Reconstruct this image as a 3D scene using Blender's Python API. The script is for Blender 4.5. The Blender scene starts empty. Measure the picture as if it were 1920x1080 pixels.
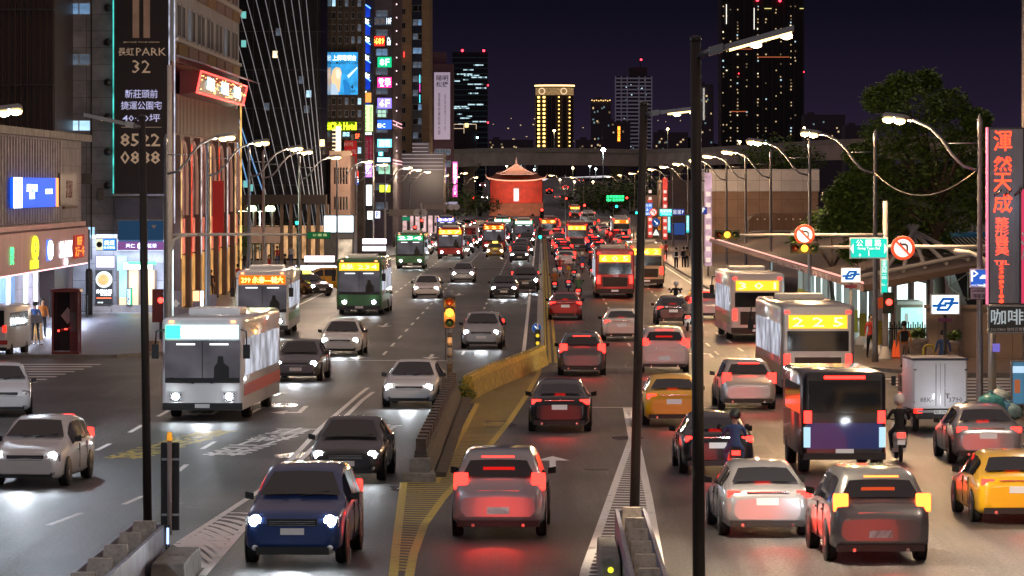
import bpy, bmesh, math, random
from mathutils import Vector, Matrix
R = math.radians
SC = bpy.context.scene
COL = SC.collection
random.seed(7)

# ------------------------------------------------------------------ camera, world, exposure
F, CX, CY, H = 8000.0, 1015.0, 351.0, 7.0      # focal length in photo pixels, vanishing point, camera height
cam_d = bpy.data.cameras.new('camera')
cam = bpy.data.objects.new('camera', cam_d); COL.objects.link(cam)
cam.location = (0, 0, H); cam.rotation_euler = (R(90), 0, 0)
cam_d.sensor_width = 36.0; cam_d.lens = 36.0 * F / 1920.0
cam_d.shift_x = (960 - CX) / 1920.0; cam_d.shift_y = (CY - 540) / 1920.0
cam_d.clip_start = 0.5; cam_d.clip_end = 12000
SC.camera = cam
SC.view_settings.view_transform = 'Standard'; SC.view_settings.look = 'None'
SC.view_settings.exposure = 0.45; SC.view_settings.gamma = 1.0
SC.render.engine = 'CYCLES'
SC.cycles.use_denoising = True
SC.cycles.max_bounces = 4; SC.cycles.diffuse_bounces = 2; SC.cycles.glossy_bounces = 3
SC.cycles.transmission_bounces = 2; SC.cycles.sample_clamp_indirect = 4.0; SC.cycles.sample_clamp_direct = 0.0
SC.cycles.use_light_tree = True

w = bpy.data.worlds.new('World'); SC.world = w; w.use_nodes = True
nt = w.node_tree; nt.nodes.clear()
wo = nt.nodes.new('ShaderNodeOutputWorld'); add = nt.nodes.new('ShaderNodeAddShader')
b1 = nt.nodes.new('ShaderNodeBackground'); b2 = nt.nodes.new('ShaderNodeBackground')
sky = nt.nodes.new('ShaderNodeTexSky'); sky.sky_type = 'NISHITA'; sky.sun_disc = False
sky.sun_elevation = R(-7); sky.sun_rotation = R(0)
b1.inputs['Strength'].default_value = 0.01
nt.links.new(sky.outputs[0], b1.inputs['Color'])
# city glow on the night haze; unseen upper sky brightened to light the facades
tc = nt.nodes.new('ShaderNodeTexCoord'); sep = nt.nodes.new('ShaderNodeSeparateXYZ')
ramp = nt.nodes.new('ShaderNodeValToRGB')
nt.links.new(tc.outputs['Generated'], sep.inputs[0]); nt.links.new(sep.outputs['Z'], ramp.inputs['Fac'])
el = ramp.color_ramp.elements
el[0].position = 0.0; el[0].color = (0.0195, 0.0122, 0.027, 1)
el[1].position = 0.045; el[1].color = (0.0026, 0.0024, 0.0064, 1)
e = el.new(0.022); e.color = (0.0092, 0.0062, 0.0155, 1)
e = el.new(0.35); e.color = (0.11, 0.082, 0.088, 1)
e = el.new(1.0); e.color = (0.22, 0.165, 0.15, 1)
nt.links.new(ramp.outputs[0], b2.inputs['Color']); b2.inputs['Strength'].default_value = 1.0
nt.links.new(b1.outputs[0], add.inputs[0]); nt.links.new(b2.outputs[0], add.inputs[1])
nt.links.new(add.outputs[0], wo.inputs[0])

# ------------------------------------------------------------------ measuring helpers
def X(px, Y): return (px - CX) * Y / F
def Z(py, Y): return H - (py - CY) * Y / F
def YG(py, z=0.0): return (H - z) * F / (py - CY)
def G(px, py, z=0.0):
    Y = YG(py, z); return (X(px, Y), Y, z)

# ------------------------------------------------------------------ materials
MATS = {}
def srgb(c): return tuple((x / 12.92 if x <= .04045 else ((x + .055) / 1.055) ** 2.4) for x in c)
def mat(name, col, rough=0.6, metal=0.0, var=0.0, scale=3.0, bump=0.0, coat=0.0, spec=0.5, stretch=None):
    if name in MATS: return MATS[name]
    m = bpy.data.materials.new(name); m.use_nodes = True
    n = m.node_tree; p = n.nodes['Principled BSDF']
    p.inputs['Base Color'].default_value = (*col, 1); p.inputs['Roughness'].default_value = rough
    p.inputs['Metallic'].default_value = metal; p.inputs['Specular IOR Level'].default_value = spec
    if coat: p.inputs['Coat Weight'].default_value = coat; p.inputs['Coat Roughness'].default_value = .05
    if var or bump:
        tc = n.nodes.new('ShaderNodeTexCoord'); mp = n.nodes.new('ShaderNodeMapping')
        if stretch: mp.inputs['Scale'].default_value = stretch
        nz = n.nodes.new('ShaderNodeTexNoise'); nz.inputs['Scale'].default_value = scale; nz.inputs['Detail'].default_value = 6
        nz.inputs['Roughness'].default_value = .65
        n.links.new(tc.outputs['Object'], mp.inputs[0]); n.links.new(mp.outputs[0], nz.inputs['Vector'])
        if var:
            r = n.nodes.new('ShaderNodeValToRGB')
            r.color_ramp.elements[0].position = .3; r.color_ramp.elements[1].position = .7
            r.color_ramp.elements[0].color = tuple(c * (1 - var) for c in col) + (1,)
            r.color_ramp.elements[1].color = tuple(min(1, c * (1 + var)) for c in col) + (1,)
            n.links.new(nz.outputs[0], r.inputs[0]); n.links.new(r.outputs[0], p.inputs['Base Color'])
            q = n.nodes.new('ShaderNodeMapRange'); q.inputs['To Min'].default_value = max(.05, rough - .12); q.inputs['To Max'].default_value = min(1, rough + .12)
            n.links.new(nz.outputs[0], q.inputs[0]); n.links.new(q.outputs[0], p.inputs['Roughness'])
        if bump:
            b = n.nodes.new('ShaderNodeBump'); b.inputs['Strength'].default_value = bump; b.inputs['Distance'].default_value = .02
            n.links.new(nz.outputs[0], b.inputs['Height']); n.links.new(b.outputs[0], p.inputs['Normal'])
    MATS[name] = m; return m

def emis(name, col, s=1.0, base=None, var=0.0):
    if name in MATS: return MATS[name]
    m = bpy.data.materials.new(name); m.use_nodes = True
    n = m.node_tree; p = n.nodes['Principled BSDF']
    p.inputs['Base Color'].default_value = (*(base or tuple(c * .3 for c in col)), 1)
    p.inputs['Roughness'].default_value = .6; p.inputs['Specular IOR Level'].default_value = .15
    p.inputs['Emission Color'].default_value = (*col, 1); p.inputs['Emission Strength'].default_value = s
    if var:
        tc = n.nodes.new('ShaderNodeTexCoord'); nz = n.nodes.new('ShaderNodeTexNoise'); nz.inputs['Scale'].default_value = 1.2
        q = n.nodes.new('ShaderNodeMapRange'); q.inputs['From Min'].default_value = .3; q.inputs['From Max'].default_value = .7
        q.inputs['To Min'].default_value = s * (1 - var); q.inputs['To Max'].default_value = s * (1 + var)
        n.links.new(tc.outputs['Object'], nz.inputs['Vector']); n.links.new(nz.outputs[0], q.inputs[0]); n.links.new(q.outputs[0], p.inputs['Emission Strength'])
    MATS[name] = m; return m

def tiled(name, col, joint, bw, bh, rough=.7, var=.25, mortar=.012, axes='xz', bump=.3, off=0.0):
    """tile or panel joints as the real surface pattern of a wall; axes picks the wall plane"""
    if name in MATS: return MATS[name]
    m = mat(name, col, rough, var=var, scale=.7)
    n = m.node_tree; p = n.nodes['Principled BSDF']
    tc = n.nodes.new('ShaderNodeTexCoord'); sx = n.nodes.new('ShaderNodeSeparateXYZ'); cb = n.nodes.new('ShaderNodeCombineXYZ')
    n.links.new(tc.outputs['Object'], sx.inputs[0])
    n.links.new(sx.outputs[axes[0].upper()], cb.inputs[0]); n.links.new(sx.outputs[axes[1].upper()], cb.inputs[1])
    bk = n.nodes.new('ShaderNodeTexBrick'); bk.offset = off; bk.inputs['Scale'].default_value = 1.0
    bk.inputs['Brick Width'].default_value = bw; bk.inputs['Row Height'].default_value = bh; bk.inputs['Mortar Size'].default_value = mortar
    bk.inputs['Color1'].default_value = (1, 1, 1, 1); bk.inputs['Color2'].default_value = (.82, .82, .82, 1)
    bk.inputs['Mortar'].default_value = (*[j / max(c, .001) for j, c in zip(joint, col)], 1)
    n.links.new(cb.outputs[0], bk.inputs['Vector'])
    mx = n.nodes.new('ShaderNodeMix'); mx.data_type = 'RGBA'; mx.blend_type = 'MULTIPLY'; mx.inputs[0].default_value = 1
    src = p.inputs['Base Color'].links[0].from_socket if p.inputs['Base Color'].links else None
    if src: n.links.new(src, mx.inputs[6])
    else: mx.inputs[6].default_value = (*col, 1)
    n.links.new(bk.outputs['Color'], mx.inputs[7]); n.links.new(mx.outputs[2], p.inputs['Base Color'])
    if bump:
        b = n.nodes.new('ShaderNodeBump'); b.inputs['Strength'].default_value = bump; b.inputs['Distance'].default_value = .02; b.invert = True
        n.links.new(bk.outputs['Fac'], b.inputs['Height']); n.links.new(b.outputs[0], p.inputs['Normal'])
    return m

STEEL = mat('galvanised_steel', (.30, .31, .33), .42, .85, var=.15, scale=4)
DARKST = mat('dark_painted_steel', (.045, .042, .04), .45, .3, var=.2, scale=6)
WHITEP = mat('white_paint', (.75, .75, .74), .45, var=.06)
CREAMP = mat('cream_paint_metal', (.62, .60, .55), .4, var=.08)
GREYP = mat('grey_paint', (.30, .31, .32), .5, var=.1)
BLACK = mat('black_plastic', (.012, .012, .013), .45)
RUBBER = mat('tyre_rubber', (.012, .012, .012), .8)
GLASSD = mat('dark_glass', (.012, .014, .018), .07, spec=.8)
CHROME = mat('chrome_trim', (.6, .6, .6), .2, 1.0)
CONC = mat('stained_concrete', (.22, .21, .19), .8, var=.45, scale=3.5, bump=.4)
CONCD = mat('grimy_concrete', (.07, .062, .052), .85, var=.6, scale=5, bump=.5)

# ------------------------------------------------------------------ mesh helpers
class MB:
    def __init__(s): s.v = []; s.f = []; s.m = []; s.s = []
    def face(s, pts, mi=0, sm=False):
        b = len(s.v); s.v += [tuple(p) for p in pts]; s.f.append(tuple(range(b, b + len(pts)))); s.m.append(mi); s.s.append(sm); return s
    def box(s, x0, x1, y0, y1, z0, z1, mi=0):
        b = len(s.v)
        s.v += [(x0, y0, z0), (x1, y0, z0), (x1, y1, z0), (x0, y1, z0), (x0, y0, z1), (x1, y0, z1), (x1, y1, z1), (x0, y1, z1)]
        for q in ((0, 3, 2, 1), (4, 5, 6, 7), (0, 1, 5, 4), (1, 2, 6, 5), (2, 3, 7, 6), (3, 0, 4, 7)):
            s.f.append(tuple(b + i for i in q)); s.m.append(mi); s.s.append(False)
        return s
    def cbox(s, c, d, mi=0): return s.box(c[0] - d[0] / 2, c[0] + d[0] / 2, c[1] - d[1] / 2, c[1] + d[1] / 2, c[2] - d[2] / 2, c[2] + d[2] / 2, mi)
    def rings(s, rs, mi=0, cap=True, closed=True, sm=True):
        b = len(s.v); n = len(rs[0])
        for r in rs: s.v += [tuple(p) for p in r]
        for i in range(len(rs) - 1):
            for j in range(n if closed else n - 1):
                k = (j + 1) % n
                s.f.append((b + i * n + j, b + i * n + k, b + (i + 1) * n + k, b + (i + 1) * n + j)); s.m.append(mi); s.s.append(sm)
        if cap:
            s.f.append(tuple(b + j for j in reversed(range(n)))); s.m.append(mi); s.s.append(False)
            s.f.append(tuple(b + (len(rs) - 1) * n + j for j in range(n))); s.m.append(mi); s.s.append(False)
        return s
    def tube(s, pts, r, n=8, mi=0):
        pts = [Vector(p) for p in pts]; rr = r if isinstance(r, (list, tuple)) else [r] * len(pts)
        rs = []; up = None
        for i, p in enumerate(pts):
            t = (pts[min(i + 1, len(pts) - 1)] - pts[max(i - 1, 0)]).normalized()
            if up is None: up = Vector((1, 0, 0)) if abs(t.x) < .9 else Vector((0, 1, 0))
            a = (up - t * up.dot(t)).normalized(); c = t.cross(a); up = a
            rs.append([p + (a * math.cos(q) + c * math.sin(q)) * rr[i] for q in [2 * math.pi * k / n for k in range(n)]])
        return s.rings(rs, mi)
    def lathe(s, prof, c=(0, 0, 0), n=12, mi=0, axis='z'):
        rs = []
        for r, h in prof:
            ring = []
            for k in range(n):
                a = 2 * math.pi * k / n; u, v = r * math.cos(a), r * math.sin(a)
                p = (u, v, h) if axis == 'z' else ((u, h, -v) if axis == 'y' else (h, u, v))
                ring.append((c[0] + p[0], c[1] + p[1], c[2] + p[2]))
            rs.append(ring)
        return s.rings(rs, mi)
    def prism(s, poly, a0, a1, axis='y', mi=0):
        def q(p, a): return (p[0], a, p[1]) if axis == 'y' else ((p[0], p[1], a) if axis == 'z' else (a, p[0], p[1]))
        A = [q(p, a0) for p in poly]; B = [q(p, a1) for p in poly]
        s.face(A, mi); s.face(list(reversed(B)), mi)
        for i in range(len(poly)):
            j = (i + 1) % len(poly); s.face([A[i], B[i], B[j], A[j]], mi)
        return s
    def mesh(s, name, mats):
        me = bpy.data.meshes.new(name); me.from_pydata(s.v, [], s.f)
        for m in (mats if isinstance(mats, (list, tuple)) else [mats]): me.materials.append(m)
        me.polygons.foreach_set('material_index', s.m); me.polygons.foreach_set('use_smooth', s.s)
        bm = bmesh.new(); bm.from_mesh(me); bmesh.ops.recalc_face_normals(bm, faces=bm.faces); bm.to_mesh(me); bm.free()
        me.update(); return me
    def build(s, name, mats, parent=None, loc=(0, 0, 0), rz=0.0):
        return link(name, s.mesh(name, mats), parent, loc, rz)
def link(name, me, parent=None, loc=(0, 0, 0), rz=0.0):
    o = bpy.data.objects.new(name, me); COL.objects.link(o); o.location = loc; o.rotation_euler = (0, 0, rz)
    if parent is not None: o.parent = parent
    return o
def tag(o, label, cat, group=None, kind=None):
    if label: o['label'] = label
    if cat: o['category'] = cat
    if group: o['group'] = group
    if kind: o['kind'] = kind
    return o
def thing(name, label, cat, loc=(0, 0, 0), rz=0.0, group=None):
    return tag(link(name, None, None, loc, rz), label, cat, group)
def struct(o): o['kind'] = 'structure'; return o
def copy_tree(o, parent=None):
    c = o.copy(); COL.objects.link(c)
    if parent is not None: c.parent = parent; c.matrix_parent_inverse = o.matrix_parent_inverse
    for ch in list(o.children): copy_tree(ch, c)
    return c
def bevel(o, wd=.02, seg=2):
    bm = bmesh.new(); bm.from_mesh(o.data); bmesh.ops.remove_doubles(bm, verts=bm.verts, dist=1e-5)
    bmesh.ops.bevel(bm, geom=[e for e in bm.edges if len(e.link_faces) == 2 and e.calc_face_angle(0) > .5], offset=wd, segments=seg, affect='EDGES', profile=.6)
    bm.to_mesh(o.data); bm.free(); return o

TCACHE = {}
def text_mesh(sx, bold=.012, ext=.01):
    key = (sx, bold, ext)
    if key in TCACHE: return TCACHE[key]
    c = bpy.data.curves.new('lettering', 'FONT'); c.body = sx; c.extrude = ext; c.offset = bold; c.resolution_u = 1
    c.align_x = 'CENTER'; c.space_line = .92
    o = bpy.data.objects.new('lettering', c); me = bpy.data.meshes.new_from_object(o); bpy.data.objects.remove(o)
    xs = [v.co.x for v in me.vertices]; ys = [v.co.y for v in me.vertices]
    TCACHE[key] = (me, min(xs), max(xs), min(ys), max(ys)); return TCACHE[key]
def text(parent, sx, cx, cz, wd, ht, m, y=-.03, bold=.012, name='lettering', face='y', depth=.02):
    """lettering fitted into a wd x ht rectangle centred at (cx, cz), facing -Y of its parent (face 'x+': facing +X, 'z': lying on the ground)"""
    me0, x0, x1, y0, y1 = text_mesh(sx, bold * .35); me = me0.copy(); me.materials.clear(); me.materials.append(m)
    a, b = wd / (x1 - x0), ht / (y1 - y0)
    for v in me.vertices:
        u = (v.co.x - (x0 + x1) / 2) * a; t = (v.co.y - (y0 + y1) / 2) * b; d = v.co.z * depth * 50
        if face == 'y': v.co = (cx + u, y - d, cz + t)
        elif face == 'y+': v.co = (cx - u, y + d, cz + t)
        elif face == 'x+': v.co = (y + d, cx + u, cz + t)
        elif face == 'x-': v.co = (y - d, cx - u, cz + t)
        elif face == 'z': v.co = (cx + u, cz + t, y + v.co.z * .1)
        elif face == 'zr': v.co = (cx - u, cz - t, y + v.co.z * .1)
    me.update(); return link(name, me, parent)
# ------------------------------------------------------------------ ground, roads, pavements
def asphalt(name, c0, c1, rough):
    m = bpy.data.materials.new(name); m.use_nodes = True; n = m.node_tree; p = n.nodes['Principled BSDF']; L = n.links
    tc = n.nodes.new('ShaderNodeTexCoord')
    def noise(sc, st, det=5):
        mp = n.nodes.new('ShaderNodeMapping'); mp.inputs['Scale'].default_value = st
        z = n.nodes.new('ShaderNodeTexNoise'); z.inputs['Scale'].default_value = sc; z.inputs['Detail'].default_value = det
        z.inputs['Roughness'].default_value = .7
        L.new(tc.outputs['Object'], mp.inputs[0]); L.new(mp.outputs[0], z.inputs['Vector']); return z.outputs[0]
    big = noise(.5, (1, .12, 1)); fine = noise(14, (1, .35, 1), 8); patch = noise(.13, (1, .5, 1), 2); lane = noise(1.3, (1, .02, 1), 3)
    def mul(a, b, f=1.0, t='MULTIPLY'):
        x = n.nodes.new('ShaderNodeMix'); x.data_type = 'RGBA'; x.blend_type = t; x.inputs[0].default_value = f
        L.new(a, x.inputs[6]); L.new(b, x.inputs[7]); return x.outputs[2]
    def rmp(src, a, b, p0=.3, p1=.7):
        r = n.nodes.new('ShaderNodeValToRGB'); r.color_ramp.elements[0].position = p0; r.color_ramp.elements[1].position = p1
        r.color_ramp.elements[0].color = (*a, 1); r.color_ramp.elements[1].color = (*b, 1); L.new(src, r.inputs[0]); return r.outputs[0]
    c = rmp(big, c0, c1)
    c = mul(c, rmp(fine, (.35,) * 3, (1.6,) * 3, .38, .62)); c = mul(c, rmp(patch, (.62,) * 3, (1.3,) * 3, .46, .54)); c = mul(c, rmp(lane, (.6,) * 3, (1.3,) * 3, .42, .58))
    L.new(c, p.inputs['Base Color'])
    q = n.nodes.new('ShaderNodeMapRange'); q.inputs['To Min'].default_value = rough - .1; q.inputs['To Max'].default_value = rough + .14
    L.new(lane, q.inputs[0]); L.new(q.outputs[0], p.inputs['Roughness'])
    p.inputs['Specular IOR Level'].default_value = .5
    b = n.nodes.new('ShaderNodeBump'); b.inputs['Strength'].default_value = .7; b.inputs['Distance'].default_value = .02
    L.new(fine, b.inputs['Height']); L.new(b.outputs[0], p.inputs['Normal'])
    return m
ASPH = asphalt('worn_asphalt', (.034, .034, .036), (.082, .080, .080), .46)
MB().face([(-2500, -200, -.35), (2500, -200, -.35), (2500, 6000, -.35), (-2500, 6000, -.35)]).build('ground', mat('ground_soil', (.02, .02, .018), .9, var=.3, scale=.05))
struct(bpy.data.objects['ground'])
struct(MB().box(-90, 90, 20, 1500, -.3, 0).build('road', ASPH))

def paving(name, c, axes='xy', bw=.6, bh=.6):
    return tiled(name, c, tuple(x * .45 for x in c), bw, bh, rough=.38, var=.22, mortar=.02, axes=axes, bump=.25, off=.5)
PAVL = paving('grey_plaza_paving', (.16, .165, .18)); PAVR = paving('brown_pavement_brick', (.17, .125, .09), bw=.4, bh=.2)
KERB = mat('kerb_stone', (.24, .23, .21), .7, var=.25, scale=2)
def pavement(name, poly, m, kerb=True):
    o = struct(MB().prism(poly, -.02, .12, 'z').build(name, m))
    return o
pavement('pavement', [(-80, 175), (-17.5, 175), (-15.6, 179), (-15.0, 188), (-15.0, 1000), (-80, 1000)], PAVL)
def kerb(pts, wd=.18):
    mb = MB()
    for a, b in zip(pts[:-1], pts[1:]):
        a = Vector((*a, 0)); b = Vector((*b, 0)); t = (b - a).normalized(); nn = Vector((-t.y, t.x, 0)) * wd / 2; t = t * .0
        q = [a - nn, b - nn, b + nn, a + nn]; mb.prism([(p.x, p.y) for p in q], -.01, .135, 'z')
    struct(mb.build('kerb', KERB))
kerb([(-80, 175), (-17.5, 175), (-15.6, 179), (-15.0, 188), (-15.0, 1000)])
pavement('pavement', [(14.5, 158), (80, 158), (80, 1000), (11.5, 1000), (11.5, 250), (12.0, 176), (12.6, 163)], PAVR)
kerb([(80, 158), (14.5, 158), (12.6, 163), (12.0, 176), (11.5, 250), (11.5, 1000)])
pavement('pavement', [(12.9, 40), (80, 40), (80, 132), (14.6, 132), (13.1, 129), (12.9, 122)], PAVR)
kerb([(12.9, 40), (12.9, 122), (13.1, 129), (14.6, 132), (80, 132)])

# painted markings: sheets 4 mm above the asphalt, worn through by noise
def worn(name, col):
    m = bpy.data.materials.new(name); m.use_nodes = True; n = m.node_tree; p = n.nodes['Principled BSDF']
    tc = n.nodes.new('ShaderNodeTexCoord'); z = n.nodes.new('ShaderNodeTexNoise'); z.inputs['Scale'].default_value = 2.4; z.inputs['Detail'].default_value = 9; z.inputs['Roughness'].default_value = .8
    r = n.nodes.new('ShaderNodeValToRGB'); r.color_ramp.elements[0].position = .36; r.color_ramp.elements[1].position = .45
    r.color_ramp.elements[0].color = (*[c * .32 for c in col], 1); r.color_ramp.elements[1].color = (*col, 1)
    n.links.new(tc.outputs['Object'], z.inputs['Vector']); n.links.new(z.outputs[0], r.inputs[0]); n.links.new(r.outputs[0], p.inputs['Base Color'])
    p.inputs['Roughness'].default_value = .5; return m
MW = worn('worn_white_road_paint', (.82, .81, .79)); MY = worn('worn_yellow_road_paint', (.52, .39, .06))
def marks(name, quads, m, z=.004):
    mb = MB()
    for q in quads: mb.face([(p[0], p[1], z) for p in q])
    return struct(mb.build(name, m))
def strip(a, b, wd, horiz=None):
    a = Vector(a[:2]); b = Vector(b[:2]); t = (b - a).normalized(); nn = Vector((-t.y, t.x)) * wd / 2
    return [a - nn, b - nn, b + nn, a + nn]
def line(pts, wd): return [strip(a, b, wd) for a, b in zip(pts[:-1], pts[1:])]
def g(px, py): return G(px, py)[:2]
# dashed lane lines
def dashes(x0, Y0, x1, Y1, on=4.0, per=9.6, ph=0.0, wd=.12):
    q = []; n = int((Y1 - Y0) / per)
    for i in range(n):
        a = Y0 + i * per + ph; b = a + on; f = lambda y: x0 + (x1 - x0) * (y - Y0) / (Y1 - Y0)
        q.append(strip((f(a), a), (f(b), b), wd))
    return q
Q = []
for xl in (-3.3, -6.6, -9.7): Q += dashes(xl, 178, xl * 1.0, 620)
for xr in (3.9, 7.4): Q += dashes(xr, 178, xr, 620)
Q += dashes(8.6, 182, 8.4, 212, wd=.14)
marks('lane_markings', Q, MW)
# dashes through the junction and beside the near right carriageway, from the picture
Q = [strip(g(1341, 770), g(1344, 780), .14)]
for a, b in (((1354, 796), (1361, 811)), ((1373, 831), (1384, 848)), ((1397, 872), (1410, 893)), ((1432, 925), (1447, 950))): Q.append(strip(g(*a), g(*b), .15))
for a, b in (((232, 946), (268, 930)), ((296, 781), (320, 768)), ((243, 811), (267, 797)), ((379, 842), (403, 828)), ((334, 884), (350, 871)), ((466, 777), (487, 766)), ((180, 845), (206, 832)), ((90, 985), (152, 962))):
    Q.append(strip(g(*a), g(*b), .14))
marks('lane_markings', Q, MW)
# stop lines
marks('stop_line', [strip(g(500, 676), g(850, 676), .4), strip(g(1060, 764), g(1430, 764), .3), strip((-15, 372), (-.6, 372), .4), strip((.6, 366), (11, 366), .3)], MW, .005)
# zebra crossings: bars parallel to the traffic of the side street
Q = []
for i in range(9):
    y = 150.5 + i * 2.2; Q.append([(-30, y), (-18.2 + i * .1, y), (-18.2 + i * .1, y + .75), (-30, y + .75)])
for i in range(10):
    y = 133.5 + i * 2.4; Q.append([(12.5, y), (17.6, y), (17.6, y + .9), (12.5, y + .9)])
marks('zebra_crossing', Q, MW, .006)
# solid white double line and hatched white gore in the near left carriageway
l1 = [g(690, 727), g(671, 742), g(600, 803), g(501, 911), g(334, 1019)]; l2 = [g(700, 735), g(680, 750), g(560, 866), g(470, 975), g(379, 1080)]
Q = line(l1, .15) + line(l2, .15)
marks('edge_lines', Q, MW, .0045)
Q = []
for i in range(12):
    t = i / 11; a = Vector(g(430 - 96 * t, 962 + 58 * t)); b = Vector(g(478 - 88 * t, 965 + 100 * t)); mid = (a + b) / 2 + Vector((0, .25))
    Q += [strip(a, mid, .22), strip(mid, b, .22)]
marks('gore_hatching', Q, MW, .005)
# yellow gore between the barriers
yl = [g(895, 757), g(862, 820), g(818, 905)]; yr = [g(1014, 662), g(1010, 700), g(985, 745), g(955, 790), g(890, 870), g(830, 935), g(795, 985), g(775, 1040), g(765, 1095)]
yn = [g(757, 905), g(750, 960), g(742, 1030), g(736, 1095)]
marks('edge_lines', line(yl, .16) + line(yr, .17) + line(yn, .17), MY, .005)
def interp(pl, y):
    for a, b in zip(pl[:-1], pl[1:]):
        if (a[1] - y) * (b[1] - y) <= 0 and a[1] != b[1]: return a[0] + (b[0] - a[0]) * (y - a[1]) / (b[1] - a[1])
    return None
wall_l = [(.0, 168), (-.6, 160), (-1.5, 150), (-2.3, 142), (-2.3, 138)]
left_b = wall_l + [g(895, 757)] + yl[1:] + [yn[0]] + yn[1:]
Q = []; y = 78.0
while y < 168:
    a = interp(yn, y) if y < yn[0][1] else (interp(yl, y) or interp(wall_l, y)); b = interp(yr, y)
    if a is not None and b is not None and b - a > .15: Q.append([(a, y), (b, y - .25), (b, y + .02), (a, y + .27)])
    y += .62
marks('gore_hatching', Q, MY, .0045)
# double yellow and white line along the median
marks('edge_lines', line([(.35, 170), (.35, 620)], .12) + line([(.58, 170), (.58, 620)], .12), MY, .005)
marks('edge_lines', line([(-.75, 172), (-.75, 620)], .16) + line([(10.9, 200), (10.9, 620)], .12) + line([(-14.4, 190), (-14.4, 620)], .12), MW, .005)
# white gore on the near right side
wl = [g(1173, 765), g(1184, 822), g(1098, 1066), g(1092, 1095)]; wr = [g(1181, 765), g(1197, 840), g(1216, 930), g(1240, 1075), g(1243, 1095)]
Q = line(wl, .17) + line(wr, .17); marks('edge_lines', Q, MW, .005)
Q = []; y = 77.0
while y < 116:
    a = interp(wl, y); b = interp(wr, y)
    if a is not None and b is not None and b - a > .1: Q.append([(a, y), (b, y - .2), (b, y + .1), (a, y + .3)])
    y += .78
marks('gore_hatching', Q, MW, .0045)
# lane lettering for oncoming traffic, read from the far side
def lane_text(s, cx, cy, wd, ht, skew=0, mt=MW):
    o = text(None, s, 0, 0, wd, ht, mt, y=.005, bold=.03, name='lane_lettering', face='zr'); o.location = (cx, cy, 0); o.rotation_euler.z = skew
    return struct(o)
c = g(332, 828); lane_text('禁\n行\n機\n車', c[0], c[1] - 1, 1.25, 13, R(-7), MY)
c = g(498, 823); lane_text('禁\n行\n機\n車', c[0], c[1] - 1, 1.25, 13, R(-6))
c = g(684, 820); lane_text('禁\n行\n機\n車', c[0], c[1], .95, 13, R(-4))
def arrow(cx, cy, L, wd, rz, turn=0):
    s = .16
    if turn == 0: poly = [(-s / 2, -L / 2), (s / 2, -L / 2), (s / 2, L * .1), (wd / 2, L * .1), (0, L / 2), (-wd / 2, L * .1), (-s / 2, L * .1)]
    else: poly = [(-s / 2, -L / 2), (s / 2, -L / 2), (s / 2, L * .22), (wd * .55, L * .22), (wd * .55, L * .05), (wd * 1.2, L * .3), (wd * .55, L * .5), (wd * .55, L * .36), (-s / 2, L * .36)]
    mb = MB(); mb.face([(p[0] * (1 if turn >= 0 else -1), p[1], .0055) for p in poly])
    struct(mb.build('lane_arrow', MW, None, (cx, cy, 0), rz))
for px in (543, 672, 808): c = g(px, 669); arrow(c[0], c[1], 5.0, .75, R(180))
for px, py in ((405, 772), (566, 769)): c = g(px, py); arrow(c[0], c[1], 5.0, .75, R(180), 1)
c = g(1332, 666); arrow(c[0], c[1], 5, .8, 0, -1)
c = g(1036, 866); arrow(c[0], c[1], 4.5, .9, 0)
c = g(620, 497); 
for px, py in ((722, 610), (935, 560), (860, 552)): c = g(px, py); arrow(c[0], c[1], 6, .8, R(180))
# manhole covers, cast-iron
for px, py in ((1385, 820), (930, 790), (700, 905), (545, 905), (1120, 880)):
    c = g(px, py); o = MB().lathe([(.33, 0), (.33, .006), (.30, .007)], (0, 0, 0), 20).build('manhole_cover', mat('cast_iron', (.03, .03, .03), .45, .6, var=.3, scale=20), None, (c[0], c[1], 0))
    struct(o)
# cracks and repair patches in the asphalt
PATCH = asphalt('patched_asphalt', (.026, .024, .023), (.04, .037, .035), .5)
for px0, px1, py0, py1 in ((1385, 1450, 835, 852), (600, 655, 950, 1000), (1090, 1160, 690, 700), (430, 520, 700, 708)):
    struct(MB().face([(X(px0, YG(py1)), YG(py1), .002), (X(px1, YG(py1)), YG(py1), .002), (X(px1, YG(py1)), YG(py0), .002), (X(px0, YG(py1)), YG(py0), .002)]).build('road_patch', PATCH))

rc = random.Random(4); CR = mat('crack_sealant', (.012, .012, .012), .35)
for k in range(26):
    x = rc.uniform(-13, 9); y = rc.uniform(78, 230); pts = [(x, y)]
    across = rc.random() < .45
    for j in range(rc.randint(5, 11)): x += rc.uniform(.15, .6) if across else rc.uniform(-.15, .15); y += rc.uniform(-.5, .5) if across else rc.uniform(.8, 2.2); pts.append((x, y))
    o = MB()
    for a_, b_ in zip(pts[:-1], pts[1:]): o.face([(p[0], p[1], .003 + k * .00003) for p in strip(a_, b_, .05)])
    struct(o.build('road_crack', CR))
for k in range(14):
    x = rc.uniform(-13, 9); y = rc.uniform(78, 170); r_ = rc.uniform(.15, .6)
    struct(MB().face([(x + r_ * rc.uniform(.6, 1.1) * math.cos(a_), y + r_ * 3 * rc.uniform(.6, 1.1) * math.sin(a_), .0035) for a_ in [2 * math.pi * i / 12 for i in range(12)]]).build('oil_stain', mat('oil_stain', (.018, .017, .016), .25)))
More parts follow.
